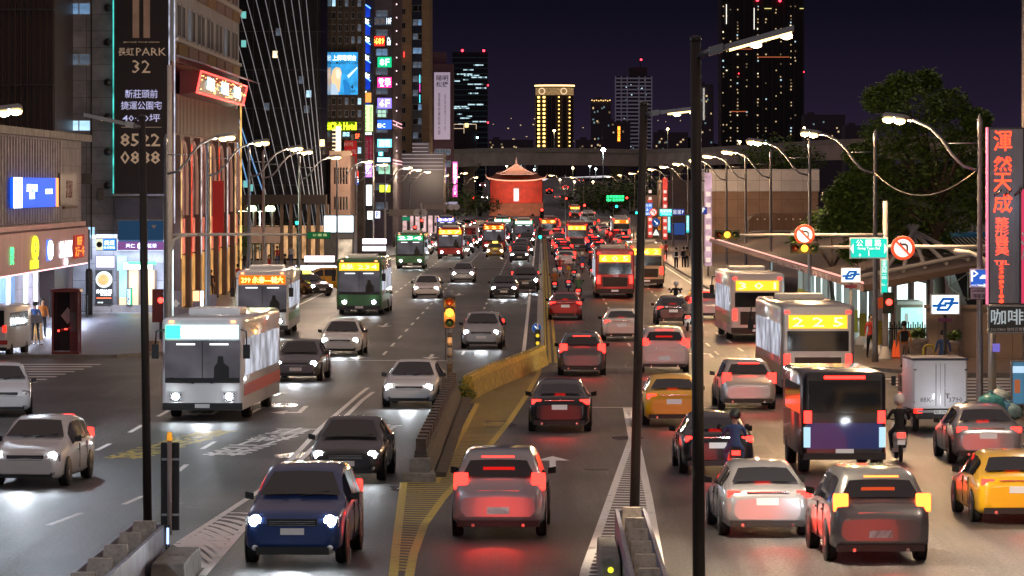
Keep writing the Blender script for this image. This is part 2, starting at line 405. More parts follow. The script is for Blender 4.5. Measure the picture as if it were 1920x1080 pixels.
# ------------------------------------------------------------------ buildings
def bthing(name, label, cat, x, y, group=None): return thing(name, label, cat, (x, y, 0), 0, group)
def sub(root, mb, name, mats):
    l = root.location; return mb.build(name, mats, root, (-l.x, -l.y, -l.z))
def unit_window(fr=.07, mull=1, cross=0):
    mb = MB()
    mb.box(-.5, .5, -.02, .04, -.5, -.5 + fr, 0).box(-.5, .5, -.02, .04, .5 - fr, .5, 0).box(-.5, -.5 + fr, -.02, .04, -.5 + fr, .5 - fr, 0).box(.5 - fr, .5, -.02, .04, -.5 + fr, .5 - fr, 0)
    for k in range(mull): x = -.5 + (k + 1) / (mull + 1); mb.box(x - fr / 3, x + fr / 3, -.015, .04, -.5 + fr, .5 - fr, 0)
    for k in range(cross): z = -.5 + (k + 1) / (cross + 1); mb.box(-.5 + fr, .5 - fr, -.012, .04, z - fr / 3, z + fr / 3, 0)
    mb.face([(-.5 + fr, .0, -.5 + fr), (.5 - fr, .0, -.5 + fr), (.5 - fr, .0, .5 - fr), (-.5 + fr, .0, .5 - fr)], 1)
    return mb
FRAMEM = mat('window_frame_aluminium', (.32, .32, .33), .45, .4)
W1 = unit_window().mesh('window', [FRAMEM, GLASSD]); W2 = unit_window(.05, 0).mesh('window', [FRAMEM, GLASSD]); W3 = unit_window(.04, 3, 1).mesh('window', [FRAMEM, GLASSD])
LITC = emis('cool_lit_window', (.45, .75, 1.0), .9, var=.3); LITW = emis('warm_lit_window', (1.0, .78, .42), 1.6, var=.3)
LITD = emis('dim_lit_window', (.35, .45, .6), .14, base=(.05, .06, .08), var=.6); LITB = emis('blue_lit_window', (.25, .45, .75), .35, var=.4)
LITR = emis('red_lit_window', (1, .12, .06), 1.0); LITG = emis('teal_lit_window', (.25, .8, .75), .5)
def win(root, x, y, z, wd, ht, pane=None, face='y', me=None):
    l = root.location; o = link('window', me or W1, root, (x - l.x, y - l.y, z - l.z), 0 if face == 'y' else (R(90) if face == 'x+' else R(-90)))
    o.scale = (wd, 1, ht)
    if pane is not None: o.material_slots[1].link = 'OBJECT'; o.material_slots[1].material = pane
    return o
DW = GLASSD

# --- long low shop building along the plaza, facade facing the avenue
FX = -24.3
MARB = tiled('weathered_pink_grey_cladding', (.28, .23, .24), (.10, .08, .08), 1.2, .9, var=.35, axes='yz')
b = bthing('shop_building', 'low two storey shop block with pink sign band and stained vertical pilasters', 'building', FX - 3, 208)
sub(b, MB().box(-44, FX, 186, 225.3, 3.0, 9.4).box(-44, FX - 2.2, 186, 225.3, 0, 3.0), 'wall', MARB)
fas = mat('pink_lit_sign_band', (.55, .24, .23), .5, var=.2, scale=1.2, stretch=(1, 1, .1))
sub(b, MB().box(FX, FX + .35, 186, 225.6, 3.03, 4.9).box(FX, FX + .22, 186, 225.6, 4.98, 5.2), 'sign_band', fas)
sub(b, MB().box(FX - .3, FX + .5, 185.8, 225.9, 9.4, 9.75), 'roof_edge', mat('stained_parapet', (.28, .25, .22), .8, var=.5, scale=2))
mb = MB()
for i in range(26): y = 187 + i * 1.05; mb.box(FX, FX + .28, y, y + .38, 5.3, 9.3)
sub(b, mb, 'pilasters', mat('pale_pilaster', (.36, .31, .31), .7, var=.3, scale=2)); 
sub(b, MB().box(FX, FX + .05, 187, 214, 5.3, 9.3), 'window', mat('dark_reflective_pane', (.02, .018, .02), .15))
mb = MB()
for i in range(7): mb.box(FX, FX + .12, 216.5, 222.5, 5.9 + i * .22, 6.02 + i * .22)
sub(b, mb, 'louvre', mat('rusty_louvre', (.16, .07, .04), .7, var=.4, scale=8))
sub(b, MB().box(FX + .02, FX + .33, 186, 225.4, 2.97, 3.03), 'strip_light', emis('pink_strip_light', (1, .55, .6), 2.2))
# shop fronts, glazed and lit from inside
sh = emis('lit_shop_interior', (.62, .80, 1.0), 2.6, var=.5); shw = emis('warm_shop_interior', (1, .86, .70), 2.0, var=.5)
for y0, y1, mt in ((187, 191, sh), (191.6, 195, shw), (195.6, 200, shw), (200.5, 205.5, sh), (206.2, 214, LITB)):
    sub(b, MB().box(FX - 2.15, FX - 2.1, y0, y1, .35, 2.9), 'shop_window', mt)
mb = MB()
for y in (186.8, 191.3, 195.3, 200.2, 205.8): mb.box(FX - 2.1, FX - 1.9, y - .12, y + .3, .12, 3.0)
sub(b, mb, 'pillars', mat('red_brick_pillar', (.25, .07, .06), .7, var=.3, scale=8))
for y in (194.6, 201.3, 205.2): sub(b, MB().box(FX - .1, FX, y, y + .5, .4, 2.95), 'glowing_panel', emis('white_light_panel', (.75, .9, 1), 4.5))

def sidetext(root, sx, y, z, wd, ht, m, x=FX + .38, **k):
    l = root.location; o = text(root, sx, y - l.y, z - l.z, wd, ht, m, y=x - l.x, face='x+', **k); return o
def neon(name, c, s): return emis(name, c, s, base=tuple(x * .2 for x in c))
NG = neon('green_neon', (.05, 1, .3), 1.8); NY = neon('yellow_neon', (.8, 1, .03), 1.6); NW = neon('white_neon', (.8, .93, 1), 2.4); NR = neon('red_neon', (1, .09, .03), 4.5)
NO = neon('orange_neon', (1, .16, .02), 2.2); NB = neon('blue_neon', (.1, .35, 1), 3)
def bandsign(label, sx, px, py, y0, wd, ht, m, back=None, group=None, shape=None):
    """one lit sign fixed on the pink band; y0 = depth of its centre"""
    z = Z(py, y0)
    t = thing('shop_sign', label, 'sign', (FX + .36, y0, z), 0, group)
    if back: MB().box(.0, .06, -wd * .56, wd * .56, -ht * .6, ht * .6).build('backing', back, t)
    if shape == 'ring':
        pts = [(.1, math.cos(a) * wd / 2, math.sin(a) * ht / 2) for a in [2 * math.pi * k / 24 for k in range(25)]]
        MB().tube(pts, .06, 6).build('ring', m, t)
    o = text(t, sx, 0, 0, wd * (.5 if shape == 'ring' else 1), ht * (.8 if shape == 'ring' else 1), m, y=.07, face='x+'); return t
def yat(px): return FX * F / (px - CX)
bandsign('green and white lettered sign at the near end of the pink band', '港\n式', 5, 480, yat(5), 1.4, .8, NG)
bandsign('tall yellow oval ring sign above a yellow name board on pink band', '8\n8\n8', 48, 465, yat(48), 1.9, 1.05, NY, shape='ring')
bandsign('small yellow letter board under the oval ring sign', 'KING88', 49, 496, yat(49), 2.6, .32, NY, NY)
bandsign('round white and blue lit sign between yellow oval and white letters', '牛\n排', 77, 469, yat(77), 1.6, .85, NW, neon('blue_sign_back', (.1, .2, .8), 1.2), shape='ring')
bandsign('white illuminated letters on the pink band beside red sign', 'SOLOMAX', 108, 467, yat(108), 5.6, .85, NW)
bandsign('small white figure under the white illuminated letters', '∞', 108, 491, yat(108), 1.6, .35, NW)
bandsign('red and orange glowing lettered sign at the corner of pink band', 'BEEF\nステーキ', 134, 462, yat(134), 4.2, 1.0, NO, neon('dark_red_sign', (.5, .02, .01), .5))
# big blue billboard above the band
t = thing('billboard', 'bright blue billboard with white end panel above the shop band', 'billboard', (FX + .4, 205, 7.0))
ya, yb = yat(2), yat(88)
MB().box(0, .15, ya - 205, yb - 205, -.95, .45).build('panel', neon('blue_billboard_face', (.01, .10, .85), 1.0), t)
MB().box(.151, .17, ya - 205, ya + 3.2 - 205, -.95, .45).build('end_panel', neon('white_billboard_end', (.8, .9, 1), 1.8), t)
MB().box(.152, .172, yb - 1.0 - 205, yb - 205, -.95, .45).build('end_strip', neon('orange_billboard_end', (1, .3, .08), 1.5), t)
text(t, '這裡不是\n書店', 196.7 - 205 + 2.0, -.2, 4.2, .7, NW, y=.19, face='x+'); text(t, '好好生活', 207.0 - 205 - 1.5, -.2, 2.8, .25, NW, y=.19, face='x+')
# dim brown poster right of it
t = thing('poster_board', 'dim brown poster board beside the blue billboard', 'billboard', (FX + .3, 216, 6.8))
MB().box(0, .1, -4, 4, -.7, .9).build('panel', mat('brown_poster', (.12, .08, .075), .5), t); text(t, '出租\n商辦', 0, .1, 3, .9, mat('faded_red_lettering', (.25, .1, .08), .6), y=.11, face='x+')

# --- dark ribbed tower behind the shops
b = bthing('dark_tower', 'dark brown tower clad in closely spaced vertical ribs above shops', 'building', -34, 235)
sub(b, MB().box(-46, -25.9, 227, 250, 0, 32), 'wall', mat('dark_brown_cladding', (.06, .035, .03), .45, var=.3, scale=.3))
mb = MB(); x = -32
while x < -26: mb.box(x, x + .12, 226.75, 227, 9, 32); x += .33
sub(b, mb, 'ribs', mat('brown_metal_rib', (.055, .03, .022), .4, .3))
sub(b, MB().box(-30.9, -25.9, 226.5, 227, 16.4, 16.5), 'floor_band', DARKST); sub(b, MB().box(-30.9, -25.9, 226.5, 227, 12.4, 12.5), 'floor_band', DARKST)

# --- grey tiled building with the tall banner
GT = tiled('grey_streaked_tile_panels', (.26, .27, .30), (.05, .05, .05), 1.48, .92, var=.4)
b = bthing('office_building', 'grey tiled office block with streaked wall and sliding windows', 'building', -24, 245)
Yf = 236.0
sub(b, MB().box(-36, X(318, Yf), Yf, 262, 0, 34), 'wall', GT)
sub(b, MB().box(X(170, Yf), X(173, Yf), Yf - .06, Yf, 3, 34).box(X(122, Yf), X(125, Yf), Yf - .06, Yf, 3, 34), 'drainpipe', DARKST)
for (y0, y1, mt) in ((5, 28, LITB), (100, 123, LITD), (225, 246, LITC)):
    win(b, X(148, Yf), Yf - .03, (Z(y0, Yf) + Z(y1, Yf)) / 2, X(172, Yf) - X(124, Yf), Z(y0, Yf) - Z(y1, Yf), mt)
win(b, X(163, Yf), Yf - .03, Z(436, Yf), 1.0, .7, LITC)
win(b, X(110, Yf), Yf - .03, Z(480, Yf), 1.9, 1.2, LITB)
sub(b, MB().box(X(216, Yf), X(306, Yf), Yf - .25, Yf, Z(411, Yf), Z(372, Yf)), 'canopy_panel', mat('grey_metal_sheet', (.10, .10, .13), .35, .5, var=.3, scale=1))
sub(b, MB().box(X(150, Yf), X(172, Yf), Yf - .5, Yf, Z(345, Yf), Z(325, Yf)).box(X(185, Yf), X(195, Yf), Yf - .3, Yf, Z(375, Yf), Z(352, Yf)), 'air_conditioner', mat('ac_grey', (.10, .09, .085), .6, var=.3, scale=5))
for py in (15, 80, 155, 220, 285, 348): sub(b, MB().lathe([(.06, 0), (.2, .08), (.22, .3), (.1, .42)], (X(203, Yf), Yf - .25, Z(py, Yf) - .2), 10), 'floodlight', BLACK)
# lit entrance lobby in the ground floor
sub(b, MB().box(X(222, Yf), X(292, Yf), Yf - .04, Yf - .01, .5, Z(507, Yf)), 'lobby', emis('lobby_interior', (1, .72, .42), .9, var=.2))
mb = MB()
for px in (222, 240, 262, 268, 292): mb.box(X(px, Yf) - .06, X(px, Yf) + .06, Yf - .14, Yf - .04, .12, Z(507, Yf))
sub(b, mb, 'door_frame', mat('brown_door_frame', (.10, .06, .04), .4))
mb = MB()
for i in range(3): mb.box(X(175, Yf) - .3, X(212, Yf), Yf - 1.6 + i * .4, Yf - .05, .12 + i * .15, .27 + i * .15)
mb.box(X(212, Yf), X(300, Yf), Yf - 1.0, Yf - .05, .12, .5)
sub(b, mb, 'entrance_step', mat('granite_step', (.2, .18, .17), .5, var=.2))
sub(b, MB().box(X(220, Yf), X(238, Yf), Yf - .12, Yf - .04, .9, 3.2), 'side_window', emis('cyan_shop_interior', (.4, .85, .95), .8, var=.4))

def sign(name, label, x0, x1, y0, y1, Y, face, texts=(), thick=.15, frame=None, group=None, cat='sign', ry=0):
    """flat sign in a facade plane: picture rectangle x0..x1, y0..y1 at depth Y; texts = (string, fx, fz, fw, fh, material)"""
    xa, xb, za, zb = X(x0, Y), X(x1, Y), Z(y1, Y), Z(y0, Y); wd, ht = xb - xa, zb - za
    t = thing(name, label, cat, ((xa + xb) / 2, Y, (za + zb) / 2), ry, group)
    MB().box(-wd / 2, wd / 2, 0, thick, -ht / 2, ht / 2).build('case', frame or DARKST, t)
    f = min(.05, ht * .06)
    MB().box(-wd / 2 + f, wd / 2 - f, -.012, -.002, -ht / 2 + f, ht / 2 - f).build('face_panel', face, t)
    for tx in texts:
        s_, fx, fz, fw, fh, mt = tx[:6]
        text(t, s_, (fx - .5) * wd, (.5 - fz) * ht, fw * wd, fh * ht, mt, y=-.02, bold=tx[6] if len(tx) > 6 else .015, depth=.01)
    return t
GOLD = emis('gold_printed_lettering', (.85, .62, .42), .16, base=(.45, .33, .24)); LILAC = emis('lilac_printed_lettering', (.6, .62, 1), .42, base=(.5, .5, .7))
DKB = mat('dark_brown_vinyl', (.016, .010, .013), .5, var=.3, scale=.4)
t = sign('banner', 'tall dark brown property advertisement banner with gold phone number', 214, 316, -60, 363, Yf - .3, DKB,
     [('BEYOND YOUR VISION', .5, .3286, .65, .006, GOLD), ('長虹', .22, .371, .29, .036, GOLD), ('PARK', .68, .371, .55, .034, GOLD, .0), ('32', .5, .437, .33, .057, GOLD, .0),
      ('新莊頭前', .5, .558, .6, .038, LILAC), ('捷運公園宅', .5, .609, .75, .037, LILAC), ('40·50坪', .5, .665, .69, .035, LILAC),
      ('8522', .48, .762, .73, .058, GOLD, .03), ('0888', .48, .84, .73, .058, GOLD, .03)], cat='banner')
wd = X(316, Yf - .3) - X(214, Yf - .3); ht = 423 * (Yf - .3) / F
MB().box(-wd * .37, wd * .37, -.03, -.02, ht * (.5 - .706) - .01, ht * (.5 - .706) + .015).build('rule_line', GOLD, t)
for fx in (-.1, .1): MB().box(wd * (fx - .06), wd * (fx + .06), -.025, -.02, ht * .19, ht * .5).build('tower_print', emis('copper_print', (.5, .3, .2), .12, base=(.2, .12, .09), var=.4), t)
MB().box(-wd / 2 - .05, wd / 2 + .05, -.1, .02, -ht / 2 - .12, -ht / 2 - .03).build('rail', CHROME, t)
for s_, cc in ((-1, (.1, .9, .8)), (1, (.75, .8, 1))): MB().box(s_ * (wd / 2 + .04) - .03, s_ * (wd / 2 + .04) + .03, -.08, -.02, -ht / 2, ht / 2).build('edge_light', emis('banner_edge_%d' % (s_ + 1), cc, .55, var=.9), t)
t = sign('billboard', 'dark blue drinks poster with a cup above purple name strip', 220, 308, 412, 470, Yf - .3, neon('dark_blue_poster', (.015, .05, .11), .6), [('天仁', .28, .84, .2, .13, LILAC), ('茗茶', .74, .84, .2, .13, LILAC)], frame=GREYP, cat='billboard')
MB().box(-1.27, 1.27, -.018, -.0125, -.82, -.36).build('name_strip', neon('purple_strip', (.1, .02, .10), .8), t)
MB().lathe([(.19, -.18), (.26, .2), (.25, .21)], (.72, -.02, .35), 12).build('cup_print', mat('cup_print', (.4, .3, .3), .5), t).scale = (1, .05, 1)
MB().lathe([(.17, 0), (.2, .01), (.17, .02)], (0, -.03, -.6), 16, axis='y').build('emblem', LILAC, t)
Yq = Yf - .9
METROB = neon('metro_blue_panel', (.04, .22, .8), 1.3); WHT = emis('lit_white_panel', (.80, .90, 1), 1.7, base=(.8, .8, .8))
t = sign('metro_sign', 'blue lit sign of white characters next to the drinks poster', 180, 218, 447, 470, Yq, METROB, [('捷運', .66, .36, .5, .4, NW), ('台北車站', .66, .74, .55, .2, NW)])
MB().box(-.56, -.17, -.02, -.013, -.31, .31).build('emblem_panel', emis('beige_panel', (.85, .85, .6), .8), t); MB().lathe([(.12, 0), (.16, .01), (.12, .02)], (-.37, -.04, 0), 14, axis='y').build('emblem', BLACK, t)
sign('light_box', 'lilac white lit box below the blue metro direction sign', 179, 216, 479, 503, Yq, neon('lilac_panel', (.5, .45, 1), 1.5), [('涼麵', .5, .3, .4, .4, NW), ('上海生煎包', .5, .7, .8, .2, NW)])
t = sign('noodle_poster', 'black menu poster with a round bowl of noodles', 178, 212, 505, 572, Yq, neon('black_poster', (.03, .03, .035), .6), [('炸醬拉麵', .5, .62, .85, .13, NW), ('外帶', .3, .93, .3, .04, NW), ('新開幕', .6, .72, .6, .04, NW)], cat='poster')
MB().lathe([(.44, 0), (.46, .02), (.40, .03)], (0, -.05, .42), 24, axis='y').build('bowl_print', emis('bowl_print', (.85, .9, .8), .6), t)
MB().lathe([(.30, 0), (.31, .02), (.2, .03)], (-.03, -.09, .42), 16, axis='y').build('noodle_print', emis('noodle_print', (.7, .42, .15), .6, var=.7), t)
MB().box(-.4, .4, -.03, -.02, -.62, -.58).build('red_rule', NR, t)
sign('awning_sign', 'green topped white light box over the lit lobby entrance', 231, 287, 492, 506, Yf - .5, emis('bright_white_green', (.75, 1, .85), 3.2), [], cat='sign')
MB().box(-.55, 1.0, -.09, -.02, .08, .24).build('green_strip', neon('green_strip', (.1, .75, .25), 1.6), bpy.data.objects['awning_sign'])
t = sign('store_sign', 'small white vertical store sign with green edge at the lobby', 237, 248, 540, 573, Yf - 1.1, emis('store_sign_white', (.7, .9, .85), 1.1), [])
MB().box(.06, .15, -.03, -.02, -.45, .45).build('green_edge', neon('store_green', (.02, .45, .2), .8), t)
o = text(t, 'FamilyMart', 0, 0, .85, .17, neon('store_blue', (.02, .15, .5), .5), y=-.03); o.rotation_euler.y = R(90); o.location.x = -.06

# --- building with the arches, its long face along the pavement
CX0 = -20.5
PINKT = tiled('pink_stone_facade', (.26, .13, .12), (.12, .07, .06), 1.5, .75, var=.25, axes='yz')
b = bthing('arcade_building', 'white upper storeys over pink stone arches along the pavement', 'building', CX0 - 4, 262)
sub(b, MB().box(-34, CX0, 236.4, 287, 0, 14.0), 'wall', PINKT)
sub(b, MB().box(-34, CX0 + .15, 236.3, 287.2, 14.0, 34), 'upper_wall', mat('off_white_stucco', (.36, .36, .38), .8, var=.2, scale=.8))
for zf in (15.4, 19.0, 22.6):
    for i in range(7):
        y = 239.5 + i * 7
        win(b, CX0 + .18, y, zf + .95, 2.2, 2.0, DW if (i * 5 + int(zf)) % 4 else LITD, 'x+', W1); win(b, CX0 + .18, y + 2.9, zf + .95, 2.2, 2.0, DW, 'x+', W1)
        sub(b, MB().box(CX0 + .15, CX0 + .3, y - 1.5, y + 4.6, zf - 1.0, zf - .35), 'panel', mat('salmon_panel', (.22, .13, .12), .7) if i % 3 else mat('ochre_panel', (.22, .13, .04), .7))
    sub(b, MB().box(CX0 + .15, CX0 + .36, 236.4, 287, zf - .3, zf - .1), 'floor_band', mat('pale_band', (.55, .53, .5), .7, var=.1))
mb = MB(); y = 237
while y < 286: mb.box(CX0, CX0 + .25, y, y + .35, 10.0, 12.2); y += .95
sub(b, mb, 'slats', mat('dark_brown_slat', (.09, .045, .035), .5, var=.2))
for i in range(7):
    y = 238.5 + i * 7.0
    sub(b, MB().box(CX0, CX0 + .35, y - .5, y + .5, .12, 9.9), 'column', mat('dark_marble_column', (.12, .075, .065), .6, var=.3, scale=2))
for i in range(7):
    y = 238.5 + i * 7.0
    if i < 7:
        pts = [(CX0 + .2, y + 1, 5.4)] + [(CX0 + .2, y + 3.5 - 2.5 * math.cos(a), 7.2 + 2.4 * math.sin(a)) for a in [math.pi * k / 10 for k in range(11)]] + [(CX0 + .2, y + 6, 5.4)]
        sub(b, MB().tube(pts, .09, 6), 'arch', emis('arch_outline_light', (1, .5, .35), .12, base=(.35, .22, .18)))
        sub(b, MB().prism([(p[1], p[2]) for p in pts], CX0 + .02, CX0 + .06, 'x'), 'arch_window', emis('dusky_pink_glazing', (.5, .2, .18), .22, base=(.1, .05, .05), var=.6))
        sub(b, MB().box(CX0 + .02, CX0 + .08, y + .8, y + 6.2, 3.2, 5.2), 'lit_panel', emis('coral_light_panel', (1, .25, .16), .45, var=.6))
        sub(b, MB().box(CX0 + .02, CX0 + .08, y + .8, y + 6.2, .2, 3.1), 'shop_window', emis('amber_shop_window', (1, .50, .14), .38, var=.6))
    for zz in (0,):
        sub(b, MB().box(CX0 + .36, CX0 + .42, y - .05, y + .05, 3.0, 9.5), 'light_strip', emis('column_light_strip_%d' % (i % 3), [(1, .6, .25), (1, .1, .05), (.9, .8, .8)][i % 3], .5, var=.9))
sub(b, MB().box(CX0 + .3, CX0 + 1.0, 262, 262.15, 4.2, 7.4), 'banner', mat('dark_red_fabric', (.35, .015, .015), .7))
sub(b, MB().box(CX0 + .16, CX0 + .22, 236.25, 236.31, 5, 20), 'corner_light', emis('white_corner_light', (.8, .85, 1), .6, var=.7))
sub(b, MB().tube([(CX0 + .3, 286.8, .2), (CX0 + .3, 286.8, 14)], .06, 6), 'edge_light', emis('gold_edge_light', (1, .55, .15), .8, var=.8))
# the red neon sign box with its metal awning
t = thing('neon_sign', 'long red edged neon sign box under sloping metal awning', 'sign', (CX0 + .3, 257, 12.9))
zr = emis('dark_red_screen', (.16, .01, .005), .9)
MB().prism([(0, -.75), (.9, -.55), (1.15, .62), (0, .62)], -18.5, 18.5, 'y').build('case', mat('maroon_case', (.12, .01, .01), .4), t)
MB().face([(.905, -18.3, -.5), (.905, 18.3, -.5), (1.14, 18.3, .56), (1.14, -18.3, .56)]).build('screen', zr, t)
RB = emis('red_tube_light', (1, .06, .05), 3.0)
MB().tube([(.95, -18.6, -.6), (.95, 18.6, -.6)], .06, 6).tube([(1.2, -18.6, .6), (1.2, 18.6, .6)], .05, 6).tube([(.95, -18.6, -.6), (1.2, -18.6, .6)], .05, 6).tube([(.95, 18.6, -.6), (1.2, 18.6, .6)], .05, 6).build('tube_light', RB, t)
for s_, yy in (('港都夜', -10.5), ('海鮮樓', .5), ('餐廳', 11)):
    o = text(t, s_, yy, .05, 5.6, .75, neon('pale_cyan_neon', (.5, .95, 1), 2.6), y=1.12, face='x+'); 
rnd = random.Random(3)
mb = MB()
for k in range(90): yy = rnd.uniform(-18, 18); zz = rnd.uniform(-.45, .5); mb.cbox((1.12 + zz * .1, yy, zz), (.05, .12, .05))
mb.build('bulbs', emis('gold_bulb', (1, .6, .2), 3), t)
MB().prism([(-.1, 1.5), (1.9, .85), (1.9, .8), (-.1, 1.4)], -19.5, 20.5, 'y').build('awning', mat('ribbed_metal_awning', (.4, .36, .4), .3, .7, var=.2, stretch=(1, 6, 1)), t)

# --- big dark glass tower with slanting bright lines
TD = tiled('black_curtain_wall', (.010, .011, .015), (.05, .05, .055), 1.5, 3.6, rough=.15, var=.3, mortar=.04)
b = bthing('glass_tower', 'tall black glass tower crossed by thin slanting pale lines', 'building', -26, 415)
xa, xb = X(400, 400), X(601, 400)
sub(b, MB().prism([(xa, 400), (xb, 400), (X(614, 403), 403), (X(618, 408), 408), (X(618, 408), 411), (xa, 411)], 6.2, 60, 'z').prism([(xa, 401), (xb, 401), (xb, 440), (xa, 440)], 0, 6.2, 'z'), 'curtain_wall', TD)
LN = emis('pale_slanting_strip', (.6, .62, .7), .16, base=(.5, .5, .52))
LNB = emis('blue_lit_strip', (.15, .4, .8), .5, base=(.3, .4, .5))
def xl(px, py): return (X(px, 399.93), Z(py, 399.93))
k = 0
for i, (px0, px1) in enumerate([(300, 430), (325, 452), (350, 474), (370, 494), (392, 513), (412, 530), (432, 546), (452, 560), (470, 572), (488, 582), (506, 590), (524, 597), (540, 603), (555, 607), (570, 611)]):
    x0, z0 = X(px0, 399.93), Z(-40, 399.93); x1, z1 = X(px1, 399.93), Z(430, 399.93)
    pts = []
    for q in range(9):
        u = q / 8; z = z0 + (z1 - z0) * u; x = x0 + (x1 - x0) * (u + .18 * u * (1 - u)); 
        if x > xa: pts.append((x, 399.93, z))
    sub(b, MB().tube(pts, .036, 4), 'slanting_strip', LN)
for px0, px1, y0 in ((424, 474, 190), (424, 452, 250), (436, 500, 190), (424, 440, 320)):
    sub(b, MB().tube([(X(px0, 399.8), 399.8, Z(y0, 399.8)), (X(px1, 399.8), 399.8, Z(380, 399.8))], .06, 4), 'blue_strip', LNB)
for px, py, mt in ((457, 28, LITG), (457, 82, LITG), (516, 102, LITW), (579, 176, LITC), (565, 150, LITD), (575, 205, LITD), (461, 345, LITG), (470, 352, LITG), (604, 268, LITW), (522, 60, LITD), (500, 200, LITD)):
    win(b, X(px, 400), 399.94, Z(py, 400), .5, .7, mt, 'y', W2)
sub(b, MB().box(xa, X(612, 400), 398.8, 401.5, 5.4, 6.3), 'canopy', mat('brown_canopy', (.08, .06, .05), .4))
for px in range(440, 615, 17): sub(b, MB().box(X(px, 399), X(px + 6, 399), 398.9, 399.7, .12, 5.4), 'column', mat('sandstone_column', (.30, .22, .15), .6, var=.2))
for px in range(446, 600, 17): sub(b, MB().box(X(px + 1, 400.9), X(px + 9, 400.9), 400.9, 400.95, .3, 3.4), 'shop_window', emis('brown_shop_window', (1, .55, .25), .4, var=.6))

# --- hotel block
Yh = 415.0
b = bthing('hotel_building', 'narrow old concrete hotel block hung with neon signs', 'building', -19, 420)
sub(b, MB().box(X(618, Yh), X(682, Yh), Yh, 419, 0, 40), 'wall', mat('sooty_concrete', (.085, .075, .07), .85, var=.5, scale=1.2))
rnd = random.Random(5)
for r_ in range(16):
    for c_ in range(5):
        px = 626 + c_ * 12; py = -40 + r_ * 23
        if 92 < py < 184: continue
        win(b, X(px, Yh), Yh - .03, Z(py, Yh), .36, .7, rnd.choice([DW, DW, DW, LITD, LITD, LITC if rnd.random() < .5 else DW]), 'y', W1)
mb = MB()
for px in (622, 632, 644, 656, 668, 680): mb.box(X(px, Yh) - .05, X(px, Yh) + .05, Yh - .25, Yh, 9, 40)
sub(b, mb, 'ribs', mat('brown_rib', (.10, .07, .055), .7))
t = sign('billboard', 'sky blue television advertisement with a blonde woman', 619.5, 672, 97, 178.5, Yh - .8, emis('sky_blue_print', (.04, .38, .85), .75, var=.35), [('上師電視台', .5, .14, .85, .13, NW), ('meMasterTV.com', .5, .255, .95, .065, mat('navy_print', (.02, .05, .12), .5)), ('24', .72, .81, .2, .09, BLACK), ('小時直播', .75, .91, .3, .06, BLACK)], cat='billboard')
hw, hh = 1.36, 2.1
def pr(name, pts, m, y): MB().prism([(p[0] * hw, p[1] * hh) for p in pts], y, y - .006, 'y').build(name, m, t)
pr('light_swirl', [(.2, -.1), (.9, .3), (.95, .25), (.3, -.22)], emis('pale_swirl', (.6, .85, 1), 1.1), -.014)
pr('blue_sleeve', [(0, -.98), (-.1, -.3), (.1, -.28), (.35, -.5), (.42, -.98)], emis('blue_sleeve', (.02, .22, .6), .8), -.020)
pr('blonde_hair', [(-.85, -.85), (-.95, -.2), (-.85, .15), (-.6, .3), (-.3, .25), (-.2, .05), (-.25, -.2), (-.3, -.6), (-.35, -.85)], emis('blonde_print', (.9, .62, .35), .85), -.028)
pr('face_print', [(-.62, .12), (-.5, .2), (-.34, .17), (-.27, .05), (-.2, -.03), (-.27, -.07), (-.3, -.18), (-.45, -.28), (-.6, -.15)], emis('skin_print', (1, .72, .55), 1.0), -.036)
pr('coat_print', [(-.97, -.98), (-.95, -.5), (-.7, -.45), (-.5, -.7), (-.4, -.98)], emis('grey_blue_coat', (.5, .65, .8), .8), -.044)
LIME = neon('lime_neon', (.72, 1, .02), 5)
sign('neon_sign', 'lime green neon hotel name beneath the television advertisement', 618, 669, 227, 246, Yh - .8, neon('lime_backing', (.12, .2, .0), .7), [('Click Hotel', .5, .5, .96, .75, LIME, .03)])
sign('hotel_sign', 'small pale blue characters below the lime neon name', 640, 658, 246, 260, Yh - .8, mat('dark_teal_panel', (.01, .04, .05), .4), [('旅店', .5, .4, .7, .6, neon('pale_blue_neon', (.4, .8, 1), 2.5))])
sign('floor_sign', 'tiny red glowing floor number beside the hotel characters', 665, 675, 250, 261, Yh - 1.2, mat('black_panel', (.01, .01, .01), .5), [('5F', .5, .5, .8, .8, NR)])
sign('hotel_sign', 'dark red sign board with grey hotel lettering', 645, 670, 263, 311, Yh - 1.0, neon('deep_red_panel', (.3, .01, .01), .8), [('HOPE', .35, .15, .68, .16, WHITEP), ('HOTEL', .6, .45, .7, .16, WHITEP), ('7F', .55, .8, .4, .16, WHITEP)])
sign('telephone_sign', 'red lit panel with white telephone letters', 650, 673, 320, 335, Yh - 1.2, neon('bright_red_panel', (1, .03, .02), 1.6), [('TEL', .5, .5, .85, .75, NW, .03)])
t = sign('floor_sign', 'green and blue lit number board under red telephone panel', 650, 673, 335, 347, Yh - 1.2, neon('navy_panel', (.02, .06, .5), 1.0), [('3F', .72, .5, .5, .8, NW, .03)])
MB().box(-.58, -.1, -.03, -.02, -.25, .25).build('green_half', neon('green_half', (.02, .9, .3), 2), t)
